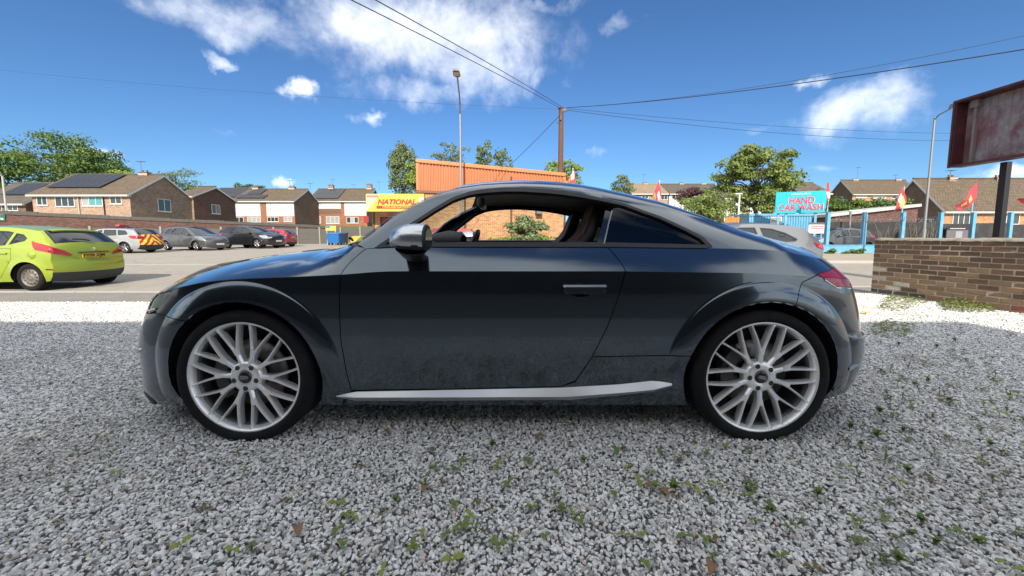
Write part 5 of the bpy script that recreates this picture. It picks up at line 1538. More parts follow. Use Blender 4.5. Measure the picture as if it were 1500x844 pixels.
    for xc in S['wheels']:
        for s in (1, -1):
            mb = MB(); n = 18; vs = [(xc + (ra - .004) * math.cos(R(-12 + 204 * k / n)), -s * y_, S['r'] + (ra - .004) * math.sin(R(-12 + 204 * k / n))) for k in range(n + 1) for y_ in (W - .03, W - .38)]
            mb.add(vs, [(2 * k, 2 * k + 2, 2 * k + 3, 2 * k + 1) for k in range(n)], True).add(vs[1::2], [tuple(range(n + 1))]).build('wheel_arch_liner', DARKIN, T)
    for p in S['wins']:
        for s in (1, -1):
            mb = MB(); side(mb, resample(p, .06), [], -.010, .15, (s,)); mb.build('side_window', CGLASS, T, fix=True)
            c = resample(p, .06); q = shrink_poly(c, .02); e = MB(); n = len(c)
            vs = [(x, -s * float(ws(x, z) + .003), z) for x, z in c] + [(x, -s * float(ws(x, z) + .001), z) for x, z in q]
            e.add(vs, [(i, (i + 1) % n, n + (i + 1) % n, n + i) for i in range(n)]); e.build('window_trim', RUB, T)
    for j, p in enumerate(dl):
        for s in (1, -1):
            mb = MB(); side(mb, p, [], .0, .11, (s,)); d = mb.build('door', paint, T, fix=True)
            hx, hz = S['handles'][j]
            MB().box((hx, -s * (float(ws(hx, hz)) + .018), hz), (.20, .028, .035)).build('handle', S.get('handle_mat', paint), d, bevel=.01)
    for s in (1, -1):
        xm = S['mirror']; zm = zb + .07; wm = float(ws(xm, zb)) + .10
        m = MB()
        for k, (dx, sc) in enumerate(((-.10, .35), (-.06, .8), (0, 1), (.05, .95))): pass
        m.lathe([(-.09, .005), (-.075, .05), (-.03, .085), (.03, .09), (.045, .08), (.045, .001)], 16, axis='Z'); vs = [(p[2] * 1.0, s * -1 * 0 + p[1] * 1.05, p[0] * .85) for p in m.v]
        MB().add([(xm + a, -s * wm + b, zm + c) for a, b, c in vs], m.f, True).box((xm + .01, -s * (wm - .10), zm - .05), (.06, .12, .04)).build('door_mirror', S.get('mirror_mat', paint), T)
    # lamps that wrap the corners
    def rail_at(z, rear):
        n = len(full); rng_ = range(n - 1, 0, -1) if rear else range(n - 1)
        for i in rng_:
            a, b = (full[i], full[i - 1]) if rear else (full[i], full[i + 1])
            if min(a[1], b[1]) <= z <= max(a[1], b[1]) and abs(a[1] - b[1]) > 1e-6:
                t = (z - a[1]) / (b[1] - a[1]); return a + (b - a) * t, nrm(i)
        return (full[-1] if rear else full[0]), nrm(n - 1 if rear else 0)
    def lamp(nm, m, rear, rows):
        for s in (1, -1):
            vs = []; cols = 14
            for row in rows:
                (za, ze), xs, te = (row[0], row[0]) if not isinstance(row[0], tuple) else row[0], row[1], row[2]
                for k in range(14):
                    z = za + (ze - za) * k / 13
                    p, n = rail_at(z, rear); sgn = 1 if rear else -1
                    if k < 7: x = xs + (p[0] - sgn * .004 - xs) * k / 6; vs.append((x, -s * float(ws(x, z) + .012), z))
                    else: b_ = band(p, n, 1 + (te - 1) * (k - 7) / 6, .012); vs.append((b_[0], -s * b_[1], z))
            m_ = len(rows)
            MB().add(vs, [(i * cols + k, i * cols + k + 1, (i + 1) * cols + k + 1, (i + 1) * cols + k) for i in range(m_ - 1) for k in range(cols - 1)], True).build(nm, m, T)
    lamp('taillight', REDL, True, S['tail']); lamp('headlight', HLG, False, S['head'])
    def on_end(z, rear, t, off):
        p, n = rail_at(z, rear); return band(p, n, t, off)
    for rear, m in ((True, PLY), (False, PLW)):
        z = S['plate'][0 if rear else 1]; b_ = on_end(z, rear, 0, .012)
        pl = MB().box((b_[0], 0, z), (.02, .52, .112)).build('number_plate', m, T, bevel=.008)
        if rear and plate:
            me = text_mesh(plate, .10, .002, .002, width=.46); q = link_mesh('plate_lettering', me, mat('plate black', (.015, .015, .015), .5), T); q.location = (b_[0] + .0115, 0, z); q.rotation_euler = (0, 0, R(90)); q.parent = pl
    # wheels
    r = S['r']; w0 = None
    for xc in S['wheels']:
        for s in (1, -1):
            if w0 is None:
                ty = MB().lathe([(.0, r * .66), (-.012, r * .70), (-.014, r * .86), (.004, r * .97), (.03, r), (.16, r), (.19, r * .95), (.20, r * .7)], 32)
                w0 = ty.build('wheel', TYRE, T)
                if wheel == 'steel':
                    MB().lathe([(.0, r * .68), (.004, r * .655), (.03, r * .62), (.04, r * .57), (.012, r * .50), (.008, r * .40), (.03, r * .28), (.005, r * .20), (.0, r * .12), (.01, .001)], 32).build('rim', STEEL, w0)
                    for k in range(12):
                        a = 2 * math.pi * k / 12; c_ = (r * .47 * math.cos(a), .0, r * .47 * math.sin(a))
                        MB().lathe([(.008, r * .055), (.0081, .0005)], 10, c=c_).build('vent_hole', DARKIN, w0)
                    for k in range(4):
                        a = 2 * math.pi * k / 4 + .4; MB().lathe([(-.002, .001), (-.002, .012), (.02, .013)], 8, c=(r * .17 * math.cos(a), .005, r * .17 * math.sin(a))).build('wheel_nut', DGREY, w0)
                else:
                    MB().lathe([(.0, r * .68), (-.003, r * .665), (.006, r * .63), (.03, r * .60)], 32).build('rim', S.get('alloy', ALLOY), w0)
                    MB().lathe([(.05, r * .61), (.06, .001)], 24).build('wheel_well', DARKIN, w0)
                    sp = MB()
                    for k in range(5):
                        for dd in (-.12, .12):
                            a = 2 * math.pi * k / 5 + .3; c0, s0_ = math.cos(a + dd * 1.6), math.sin(a + dd * 1.6); c1, s1_ = math.cos(a + dd), math.sin(a + dd)
                            sp.tube([(c0 * r * .10, .012, s0_ * r * .10), (c1 * r * .63, .004, s1_ * r * .63)], [.030, .018], 6)
                    sp.lathe([(.0, .001), (.0, .045), (.03, .06)], 16); sp.build('spokes', S.get('alloy', ALLOY), w0)
                w = w0
            else: w = copy_tree(w0, T)
            w.location = (xc, -s * (W - .055), r); w.rotation_euler = (0, 0, 0 if s > 0 else math.pi)
    return T, ws, band, rail_at, on_end
HATCH = dict(L=3.92, W=.86, belt=.955, tum=.46, low=.21, r=.308, wheels=(-1.17, 1.29), mirror=-.62, step=.06,
  rail=[('body', [(-1.80, .21, .12), (-1.90, .36, .17), (-1.92, .52, .18), (-1.86, .66, .16), (-1.70, .79, .12), (-1.35, .92, .10), (-.98, 1.0, .07)]),
        ('windscreen', [(-.98, 1.0, .07), (-.55, 1.23, .09), (-.20, 1.39, .08)]),
        ('body', [(-.20, 1.39, .08), (.15, 1.435, .06), (.6, 1.435, .055), (1.05, 1.40, .05), (1.42, 1.345, .05)]),
        ('rear_window', [(1.42, 1.345, .05), (1.58, 1.20, .08), (1.73, 1.05, .09)]),
        ('body', [(1.73, 1.05, .09), (1.775, .95, .09), (1.79, .82, .09), (1.775, .70, .09), (1.78, .655, .10), (1.80, .60, .10), (1.805, .50, .10), (1.79, .42, .10)]),
        ('rear_valance', [(1.79, .42, .10), (1.765, .32, .10), (1.69, .22, .09)])],
  mats={'rear_valance': DGREY}, head=[(.60, -1.62, .80), (.70, -1.40, .74), (.80, -1.30, .78), (.86, -1.28, .86)],
  tail=[((.93, .775), 1.50, .60), ((1.0, .80), 1.43, .56), ((1.07, .84), 1.38, .62), ((1.13, .89), 1.35, .70)],
  wins=[[(-.60, 1.0), (-.52, 1.02), (-.10, 1.33), (.02, 1.36), (.14, 1.365), (.14, .99)], [(.22, .992), (.22, 1.366), (.72, 1.345), (.86, 1.32), (.80, 1.03)], [(.87, 1.04), (.93, 1.30), (1.10, 1.27), (1.22, 1.18), (1.18, 1.12)]],
  doors=[[(-.80, .90), (-.80, .45), (-.72, .30), (.15, .30), (.17, .95), (-.6, .965)], [(.20, .95), (.18, .30), (.70, .30), (.82, .48), (.98, .72), (.98, .96)]], handles=[(.0, .82), (.80, .85)], plate=(.775, .42))
LIME = paint_mat('lime green paint', (.30, .385, .03), .35, .32)
LIME.node_tree.nodes['Principled BSDF'].inputs['Coat Weight'].default_value = .8
whX = at(44, 410, 8.0).x
gT, gws, gband, grail, gend = parked_car('lime_hatchback', 'lime green hatchback with steel wheels, cut off by the left edge', HATCH, (whX - 1.29, 8.0 + .86, at_z(0, 8.5)), 0, LIME, 'steel', plate='FY09 XJM')
gT.scale = (.965, .965, .965); gT.location.x -= .06
# its bumper reflector, fuel flap, wiper, lower valance of the side, badge
MB().add([(x, -float(gws(x, z)) - .006, z) for x, z in ((1.665, .475), (1.80, .465), (1.815, .49), (1.69, .505))], [(0, 1, 2, 3)]).build('bumper_reflector', mat('dark red reflector', (.16, .015, .015), .3), gT)
MB().lathe([(-.004, .001), (-.004, .082), (.004, .088)], 28, c=(1.42, -float(gws(1.42, .80)), .80)).build('fuel_flap', LIME, gT)
b0 = gend(1.07, True, 0, .03); b1 = gend(1.09, True, -.45, .03)
MB().tube([b0, ((b0[0] + b1[0]) / 2 + .02, (b0[1] + b1[1]) / 2, b0[2] + .03), b1], .018, 6).build('rear_wiper', BLK, gT)
b0 = gend(.90, True, 0, .012); MB().lathe([(0, .001), (-.006, .03), (.0, .045)], 20).build('badge', ALLOY, gT).location = (b0[0], 0, .92)
gT.children[-1].rotation_euler = (0, 0, R(90)); gT.children[-1].scale = (1.5, 1, 1)
MB().b2((b0[0] - .02, -.33, .845), (b0[0] + .012, .33, .865)).build('boot_grip', DGREY, gT)
sp = MB(); vs = []
for t in np.linspace(-.8, .8, 9):
    p, n = full_p = (np.array((1.42, 1.345, .05)), np.array((.3, .95)))
    q = gband(p, n, t, .0); vs += [(q[0] - .05, q[1], q[2] + .015), (q[0] + .09, q[1] * .97, q[2] - .012), (q[0] + .07, q[1] * .97, q[2] - .04)]
sp.add(vs, [(3 * i + k, 3 * i + 3 + k, 3 * i + 4 + k, 3 * i + 1 + k) for i in range(8) for k in (0, 1)], True); sp.build('spoiler', LIME, gT)

ESTATE = dict(L=4.60, W=.88, belt=.98, tum=.44, low=.22, r=.325, wheels=(-1.35, 1.33), mirror=-.75, step=.12,
  rail=[('body', [(-2.12, .22, .12), (-2.22, .38, .18), (-2.24, .55, .20), (-2.18, .70, .16), (-2.0, .82, .13), (-1.5, .95, .10), (-1.12, 1.02, .07)]),
        ('windscreen', [(-1.12, 1.02, .07), (-.6, 1.28, .09), (-.30, 1.40, .07)]),
        ('body', [(-.30, 1.40, .07), (.2, 1.44, .05), (1.0, 1.43, .05), (1.72, 1.37, .05)]),
        ('rear_window', [(1.72, 1.37, .05), (1.90, 1.20, .08), (2.02, 1.06, .09)]),
        ('tailgate', [(2.02, 1.06, .09), (2.08, .92, .11), (2.09, .78, .13), (2.10, .70, .15), (2.17, .62, .17), (2.18, .50, .17)]), ('rear_valance', [(2.18, .50, .17), (2.14, .36, .17), (2.02, .24, .12)])],
  head=[(.62, -1.85, .80), (.72, -1.60, .74), (.82, -1.45, .80)], tail=[(.84, 1.85, .85), (.90, 1.70, .62), (.98, 1.62, .60), (1.03, 1.60, .8)],
  wins=[[(-.80, 1.03), (-.70, 1.06), (-.25, 1.33), (-.05, 1.36), (.02, 1.02)], [(.10, 1.02), (.06, 1.37), (.75, 1.365), (.88, 1.04)], [(.97, 1.05), (.84, 1.36), (1.30, 1.33), (1.50, 1.15), (1.44, 1.08)]],
  doors=[[(-.95, .92), (-.95, .45), (-.85, .30), (.05, .30), (.06, .98), (-.75, .99)], [(.09, .98), (.08, .30), (.70, .30), (.85, .48), (1.0, .75), (1.0, .99)]], handles=[(-.1, .86), (.80, .88)], plate=(.66, .42), mats={})
def chevrons():
    m, t, b = new_mat('red and yellow chevrons'); v = obj_vec(t); s = t.new('ShaderNodeSeparateXYZ'); t.l.new(v, s.inputs[0])
    u = t.math('ADD', t.math('ABSOLUTE', s.outputs[1]), t.math('MULTIPLY', s.outputs[2], 1.0))
    f = t.math('GREATER_THAN', t.math('FRACT', t.math('MULTIPLY', u, 3.1)), .5)
    t.put(b.inputs['Base Color'], t.mix(f, (.42, .03, .03, 1), (.72, .58, .05, 1))); b.inputs['Roughness'].default_value = .4
    return m
ESTATE['mats'] = {'tailgate': chevrons(), 'rear_valance': DGREY}
SILVP = paint_mat('silver paint', (.34, .35, .36), .55, .34)
xe = at(182, 365, 22).x
eT, ews, eband, erail, eend = parked_car('patrol_estate', 'silver estate car with a red light bar and red and yellow chevrons on its tail', ESTATE, (xe - 1.33, 22.88, at_z(0, 22.9)), 0, SILVP)
MB().b2((.10, -.10, 1.58), (.34, .50, 1.70)).build('light_bar', mat('red light bar', (.60, .06, .05), .3, coat=1), eT, bevel=.03)
MB().b2((-.35, -.62, 1.52), (.75, -.56, 1.56)).b2((-.35, .56, 1.52), (.75, .62, 1.56)).b2((.0, -.6, 1.525), (.06, .6, 1.57)).b2((.40, -.6, 1.525), (.46, .6, 1.57)).build('roof_rack', DGREY, eT)
MB().add([(x, -float(ews(x, z)) - .004, z) for x, z in ((-1.2, .70), (1.05, .72), (1.05, .83), (-1.2, .81))] , [(0, 1, 2, 3)]).build('side_stripe', mat('amber stripe', (.66, .45, .26), .5, var=.1), eT)
MPV = dict(L=4.38, W=.91, belt=1.0, tum=.42, low=.22, r=.32, wheels=(-1.33, 1.30), mirror=-.80, step=.12,
  rail=[('body', [(-2.05, .22, .14), (-2.14, .38, .2), (-2.14, .55, .22), (-2.06, .72, .18), (-1.85, .86, .13), (-1.45, .98, .10), (-1.15, 1.07, .07)]),
        ('windscreen', [(-1.15, 1.07, .07), (-.6, 1.36, .10), (-.25, 1.52, .07)]),
        ('body', [(-.25, 1.52, .07), (.3, 1.575, .05), (1.0, 1.56, .05), (1.62, 1.49, .05)]),
        ('rear_window', [(1.62, 1.49, .05), (1.82, 1.28, .08), (1.92, 1.10, .09)]),
        ('body', [(1.92, 1.10, .09), (1.99, .92, .11), (2.02, .72, .14), (2.06, .60, .16), (2.06, .45, .16), (1.96, .24, .12)])],
  head=[(.66, -1.80, .78), (.76, -1.50, .66), (.86, -1.35, .72), (.92, -1.28, .85)], tail=[(.80, 1.75, .85), (.95, 1.62, .74), (1.10, 1.55, .80)],
  wins=[[(-.95, 1.06), (-.85, 1.08), (-.30, 1.43), (-.05, 1.48), (.02, 1.05)], [(.10, 1.05), (.06, 1.49), (.78, 1.47), (.92, 1.08)], [(1.0, 1.09), (.87, 1.46), (1.30, 1.42), (1.46, 1.2), (1.40, 1.12)]],
  doors=[[(-.98, .92), (-.98, .45), (-.9, .30), (.05, .30), (.06, 1.0), (-.9, 1.02)], [(.09, 1.0), (.08, .30), (.68, .30), (.84, .48), (1.0, .75), (1.0, 1.02)]], handles=[(-.1, .88), (.80, .90)], plate=(.78, .42), mats={})
GREYP = paint_mat('mid grey paint', (.085, .09, .095), .5, .34)
xw = at(286, 361, 25)
def place_fwd(S, front_wheel, ang):
    # nose at -x turned round so that the car faces to the right and a little towards the viewer
    rz = math.pi - ang; xf = S['wheels'][0]; yn = (S['W'])
    c, s = math.cos(rz), math.sin(rz)
    lx, ly = xf, yn                      # after the turn the +y side is the near one
    return (front_wheel.x - (lx * c - ly * s), front_wheel.y - (lx * s + ly * c)), rz
p, rz_ = place_fwd(MPV, xw, R(14))
parked_car('grey_mpv', 'mid-grey people carrier facing right beside the silver patrol estate', MPV, (*p, at_z(0, p[1])), rz_, GREYP, plate=None)
SUV = dict(L=4.75, W=.96, belt=1.10, tum=.40, low=.27, r=.375, wheels=(-1.45, 1.43), mirror=-.85, step=.12, alloy=mat('bright alloy', (.62, .62, .63), .3, .8, var=.05),
  rail=[('body', [(-2.22, .28, .14), (-2.32, .45, .18), (-2.34, .66, .18), (-2.28, .88, .15), (-2.05, 1.02, .12), (-1.5, 1.11, .10), (-1.15, 1.16, .07)]),
        ('windscreen', [(-1.15, 1.16, .07), (-.65, 1.44, .09), (-.35, 1.58, .07)]),
        ('body', [(-.35, 1.58, .07), (.2, 1.655, .05), (1.2, 1.64, .05), (1.85, 1.55, .05)]),
        ('rear_window', [(1.85, 1.55, .05), (2.05, 1.36, .08), (2.15, 1.20, .09)]),
        ('body', [(2.15, 1.20, .09), (2.22, 1.0, .11), (2.24, .80, .14), (2.27, .65, .16), (2.26, .48, .16), (2.15, .30, .12)])],
  head=[(.74, -2.0, .72), (.84, -1.8, .60), (.93, -1.7, .64), (.97, -1.66, .85)], tail=[(.95, 1.9, .85), (1.05, 1.8, .70), (1.15, 1.76, .80)],
  wins=[[(-.95, 1.15), (-.85, 1.18), (-.40, 1.48), (-.10, 1.54), (-.05, 1.15)], [(.03, 1.15), (.0, 1.55), (.85, 1.54), (.98, 1.16)], [(1.06, 1.17), (.94, 1.53), (1.55, 1.48), (1.78, 1.28), (1.70, 1.20)]],
  doors=[[(-1.05, 1.0), (-1.05, .55), (-.95, .38), (-.02, .38), (-.01, 1.1), (-.95, 1.12)], [(.03, 1.1), (.02, .38), (.70, .38), (.9, .58), (1.08, .85), (1.08, 1.12)]], handles=[(-.2, .98), (.88, 1.0)], plate=(.95, .55), mats={})
BLKP = paint_mat('black paint', (.010, .010, .012), .3, .3)
p, rz_ = place_fwd(SUV, at(376, 358, 28), R(13))
parked_car('black_suv', 'black sport utility vehicle with bright alloy wheels facing right', SUV, (*p, at_z(0, p[1])), rz_, BLKP)
REDP = paint_mat('red paint', (.32, .014, .024), .25, .3)
xr_ = at(411, 358, 31).x
parked_car('red_hatchback', 'small red hatchback showing its tail beyond the black sport utility vehicle', HATCH, (xr_ - 1.29, 31.86, at_z(0, 32)), 0, REDP)
xr2 = at(703, 352, 17.5).x
parked_car('red_car', 'red car seen through the cabin of the coupe in front of the tyre depot', HATCH, (xr2 - 1.9, 18.3, at_z(0, 18.3)), 0, REDP)
SIL3 = dict(HATCH); SIL3['wins'] = [[(-.62, 1.0), (-.52, 1.02), (-.10, 1.33), (.02, 1.36), (.36, 1.36), (.44, .99)], [(.53, .995), (.46, 1.355), (.72, 1.335), (1.0, 1.24), (1.24, 1.10), (1.20, 1.05)]]
SIL3['doors'] = [[(-.80, .90), (-.80, .45), (-.72, .30), (.42, .30), (.46, .95), (-.6, .965)]]; SIL3['handles'] = [(.28, .84)]
SIL3['tail'] = [((.92, .80), 1.64, .70), ((.97, .84), 1.60, .70), ((1.03, .89), 1.57, .76)]
SILB = paint_mat('grey silver paint', (.17, .18, .195), .55, .34)
xs3 = at(1212, 355, 8.4).x
parked_car('silver_hatchback', 'grey-silver three-door hatchback parked on the road beyond the tail of the coupe', SIL3, (xs3 - 1.84, 9.25, at_z(0, 9) + .02), R(-3), SILB)
xd = at(1238, 350, 22.3)
parked_car('dark_car', 'dark parked car behind the low blue wall of the car wash', HATCH, (xd.x, 23.0, at_z(0, 23)), R(4), GREYP)
# ------------------------------------------------------------------ far left wall, concrete fence
P0, P1 = Vector((-1.364 * 27, 27, 0)), Vector((-.491 * 40, 40, 0))
P0 = P0 + (P0 - P1) * .25
def yard_wall():
    d = P1 - P0; L = d.length; rz = math.atan2(d.y, d.x)
    T = thing('boundary_wall', 'long dark red brick wall with a grey coping behind the parked cars', 'wall', (P0.x, P0.y, 0), rz)
    z0 = at(0, 308, 27).z + .15; z1 = at(480, 331, 40).z
    MB().prism([(0, -.4), (L, -.4), (L, z1 - .25), (0, z0 - .25)], 0, .25).build('brickwork', BREDD, T)
    n = 22; CP_ = mat('grey coping', (.13, .12, .11), .9, var=.3, scale=3, bump=.5, bscale=30)
    for i in range(n):
        a, b = i / n, (i + 1) / n; x0, x1 = L * a + .006, L * b - .006; za, zb = z0 + (z1 - z0) * a, z0 + (z1 - z0) * b
        MB().prism([(x0, za - .249), (x1, zb - .249), (x1, zb + .02 * (i % 3)), (x0, za + .02 * (i % 3))], -.06, .31).build('coping_slab', CP_, T)
    # sign fixed to it
    s = at(18.5, 319, 29.2)
    k = (Vector((s.x, s.y, 0)) - P0).dot(d.normalized())
    c = P0 + d.normalized() * k
    S = thing('assembly_point_sign', 'square green sign with white arrows pointing to its middle on the brick wall', 'sign', (c.x, c.y, s.z), rz)
    h = .33
    MB().b2((-.45, -.05, -h), (.45, -.005, h)).build('board', mat('safety green', (.0, .16, .10), .5, var=.1), S)
    WH = mat('sign white print', (.75, .76, .74), .5, var=.03)
    for sx in (-1, 1):
        for sz in (-1, 1):
            MB().prism([(sx * .38, sz * .27), (sx * .20, sz * .24), (sx * .28, sz * .18), (sx * .14, sz * .09), (sx * .17, sz * .06), (sx * .32, sz * .15), (sx * .36, sz * .10)], -.056, -.051).build('arrow', WH, S)
    mb = MB()
    for i, x in enumerate((-.10, 0, .10)):
        mb.prism([(x - .045, -.14), (x + .045, -.14), (x + .04, .03), (x - .04, .03)], -.056 - .001 * (i % 2), -.051).lathe([(-.056, .001), (-.056, .035), (-.051, .035)], 10, c=(x, 0, .08))
    mb.build('people_symbol', WH, S)
yard_wall()
def concrete_fence():
    d = (P1 - P0).normalized(); nrm_ = Vector((d.y, -d.x, 0)) * .7
    a = P0 + nrm_; rz = math.atan2(d.y, d.x); L = (P1 - P0).length + 7.2
    T = thing('concrete_fence', 'grey concrete panel fence with pale posts in front of the brick wall', 'fence', (a.x, a.y, 0), rz)
    n = 17; w = L / n
    CM = mat('grey concrete panel', (.15, .145, .13), .9, var=.25, scale=1.5, bump=.3, bscale=30); PM = mat('pale concrete post', (.40, .385, .35), .9, var=.15, scale=3)
    pm = MB().b2((-.06, -.10, -.4), (.06, .08, 1.72)).mesh('post', PM)
    pan = [MB().b2((.07, -.03, .0 + .52 * k + .004), (w - .07, .03, .52 * (k + 1) - .004)).mesh('panel', CM) for k in range(3)]
    for i in range(n + 1):
        p = a + d * (w * i); z = at_z(0, p.y) - .02
        o = link_mesh('post', pm, None, T); o.location = (w * i, 0, z)
        if i < n:
            for k in range(3):
                o = link_mesh('panel', pan[k], None, T); o.location = (w * i, 0, z)
concrete_fence()
# bins, small notice and yellow box at the end of the car park
def bin_(name, label, px, Y, w, dpt, h, m):
    p = at(px, 350, Y); z = at_z(0, Y)
    T = thing(name, label, 'bin', (p.x, Y, z))
    MB().add([(-w / 2 * .9, -dpt / 2, .18), (w / 2 * .9, -dpt / 2, .18), (w / 2 * .9, dpt / 2, .18), (-w / 2 * .9, dpt / 2, .18), (-w / 2, -dpt / 2 - .05, h), (w / 2, -dpt / 2 - .05, h), (w / 2, dpt / 2, h), (-w / 2, dpt / 2, h)], [(0, 3, 2, 1), (0, 1, 5, 4), (1, 2, 6, 5), (2, 3, 7, 6), (3, 0, 4, 7)]).build('tub', m, T, bevel=.02)
    MB().prism([(-dpt / 2 - .08, h + .003), (dpt / 2 + .02, h + .003), (dpt / 2 + .02, h + .18), (-dpt / 2 - .08, h + .06)], -w / 2 - .03, w / 2 + .03, 'YZ').build('lid', m, T, bevel=.02)
    for sx in (-1, 1):
        for sy in (-1, 1):
            MB().lathe([(-.03, .001), (-.03, .09), (.03, .09), (.03, .001)], 12, c=(sx * w * .38, sy * dpt * .35, .09)).build('castor', BLK, T)
bin_('blue_bin', 'large blue wheeled waste bin by the concrete fence', 491, 35.5, 1.15, .9, 1.0, mat('blue plastic', (.02, .16, .48), .4, var=.08))
bin_('grey_bin', 'dark grey wheeled bin next to the blue bin', 501.5, 36.4, .75, .9, 1.0, mat('slate plastic', (.05, .07, .085), .45))
bin_('yellow_grit_box', 'yellow grit box half hidden by the bonnet of the coupe', 525, 30, 1.0, .7, .75, mat('yellow plastic', (.70, .55, .04), .45))
p0, p1 = at(477, 338, 36), at(492, 331, 36)
T = thing('fence_notice', 'small yellow and blue notice board above the concrete fence', 'sign', (p0.x, 36, at_z(0, 36)))
MB().b2((0, 0, p0.z - at_z(0, 36)), (p1.x - p0.x, .04, p1.z - at_z(0, 36))).build('board', mat('notice yellow', (.62, .60, .10), .5), T)
MB().b2((.02, -.01, p0.z - at_z(0, 36) + .25), (.42, -.002, p1.z - at_z(0, 36) - .02)).build('blue_print', mat('notice blue', (.05, .22, .5), .5), T)
MB().tube([(.1, .05, -.1), (.1, .05, p0.z - at_z(0, 36))], .03, 6).tube([(p1.x - p0.x - .1, .05, -.1), (p1.x - p0.x - .1, .05, p0.z - at_z(0, 36))], .03, 6).build('posts', GUT, T)

# ------------------------------------------------------------------ street lamps, poles, wires
GALV = mat('galvanised steel', (.36, .37, .37), .5, .6, var=.12, scale=2)
LAMPH = mat('lamp housing', (.22, .21, .20), .5, var=.1)
def street_lamp(name, label, px, py_base, Y, py_top, arm_px, r0, group=None):
    b = at(px, py_base, Y); t = at(px, py_top, Y); z = at_z(0, Y)
    T = thing(name, label, 'street lamp', (b.x, Y, z), 0, group)
    H = t.z - z
    e = at(arm_px[0], arm_px[1], arm_px[2]) - Vector((b.x, Y, z))
    MB().tube([(0, 0, -.2), (0, 0, 1.4)], r0 * 1.35, 12).build('base_column', GALV, T)
    MB().tube([(0, 0, 1.4), (0, 0, H)], [r0, r0 * .62], 12).build('pole', GALV, T)
    MB().tube([(0, 0, H - .1), (e.x * .25, e.y * .25, H + (e.z - H) * .35), tuple(e)], r0 * .5, 8).build('arm', GALV, T)
    d = Vector((e.x, e.y, 0)).normalized() if Vector((e.x, e.y, 0)).length > .05 else Vector((0, -1, 0))
    a = math.atan2(d.y, d.x); h = MB(); Q = Matrix.Rotation(a, 3, 'Z')
    h.add([tuple(Q @ Vector(p) + e) for p in ((-.05, -.06, .0), (.15, -.16, -.03), (.62, -.15, -.02), (.68, -.08, .0), (.68, .08, .0), (.62, .15, -.02), (.15, .16, -.03), (-.05, .06, .0), (-.05, -.04, .08), (.15, -.11, .15), (.6, -.10, .12), (.6, .10, .12), (.15, .11, .15), (-.05, .04, .08))],
      [(0, 1, 9, 8), (1, 2, 10, 9), (2, 3, 4, 5, 11, 10), (5, 6, 12, 11), (6, 7, 13, 12), (8, 9, 12, 13), (9, 10, 11, 12), (7, 0, 8, 13), (0, 7, 6, 5, 4, 3, 2, 1)])
    hd = h.build('lamp_head', LAMPH, T, bevel=.015)
    MB().add([tuple(Q @ Vector(p) + e) for p in ((.2, -.12, -.035), (.58, -.12, -.028), (.58, .12, -.028), (.2, .12, -.035))], [(0, 1, 2, 3)]).build('lens', mat('lamp lens', (.5, .5, .48), .15), hd)
    return T
street_lamp('street_lamp', 'tall grey street lamp standing in front of the orange tyre depot', 676, 345, 18.5, 150, (670, 113, 17.3), .07)
street_lamp('street_lamp', 'tall street lamp whose arm reaches towards the rusty sign box', 1353, 345, 18, 172, (1393, 159, 17.0), .058)
o = at(9, 305, 33); t = at(6, 258, 33)
T = thing('thin_post', 'thin pale post rising above the brick wall at the far left', 'post', (o.x, 33, at_z(0, 33)))
MB().tube([(0, 0, 0), (0, 0, t.z - at_z(0, 33))], .07, 8).build('pole', mat('pale post', (.55, .54, .5), .6), T)
MB().box((0, 0, t.z - at_z(0, 33) + .06), (.2, .2, .1)).build('cap', GALV, T)
p = at(820, 350, 24); tp = at(820, 159, 24)
T = thing('utility_pole', 'brown wooden telegraph pole carrying the overhead wires', 'utility pole', (p.x, 24, -.1))
MB().tube([(0, 0, 0), (0, 0, tp.z + .1)], [.19, .145], 14).build('pole', mat('creosoted wood', (.155, .075, .045), .85, var=.35, scale=3, bump=.6, bscale=25), T)
MB().box((0, 0, tp.z + .12), (.34, .34, .05)).build('cap', DKP, T)
hw = MB().box((-.05, -.17, tp.z - .5), (.12, .1, .3)).box((.2, -.1, tp.z - .1), (.36, .06, .06)).box((-.2, -.1, tp.z - .75), (.2, .06, .06))
hw.build('bracket', DKP, T)
for k in range(3): MB().lathe([(0, .03), (.03, .05), (.06, .03), (.09, .05), (.12, .02)], 10, axis='Z', c=(.1 + .12 * k, -.1, tp.z - .07)).build('insulator', mat('porcelain', (.35, .3, .26), .3), T)
WIRE = mat('black cable', (.02, .021, .023), .6)
def wire(label, a, b, sag, r=.016, name='overhead_wire'):
    pts = [a.lerp(b, t) - Vector((0, 0, sag * 4 * t * (1 - t))) for t in np.linspace(0, 1, 28)]
    tag(MB().tube(pts, r, 5).build(name, WIRE, fix=False), label, 'wire', 'overhead wires')
top = Vector((p.x, 23.85, tp.z))
def beyond(px, py, Y, a, k=1.25): b = at(px, py, Y); return a + (b - a) * k
wire('upper of two wires climbing from the telegraph pole to the top left', top + Vector((0, 0, .05)), beyond(541, 0, 9, top), -.1, .013)
wire('lower of two wires climbing from the telegraph pole to the top left', top + Vector((-.05, 0, -.05)), beyond(508, 0, 9, top), -.1, .013)
wire('thin wire running left from the telegraph pole across the whole sky', top + Vector((-.1, 0, -.1)), at(-60, 96, 30), .35, .006)
wire('thick wire running right from the telegraph pole below the top right corner', top + Vector((.35, 0, -.0)), at(1540, 66, 11), .25, .018)
wire('thin wire running right above the thick one', top + Vector((.2, 0, .0)), at(1540, 44, 14), .45, .010)
wire('faint wire running right towards the rusty sign box', top + Vector((.3, 0, -.15)), at(1420, 206, 34), .5, .014)
wire('second faint wire just above the sign box wire', top + Vector((.3, 0, -.05)), at(1460, 196, 36), .4, .012)
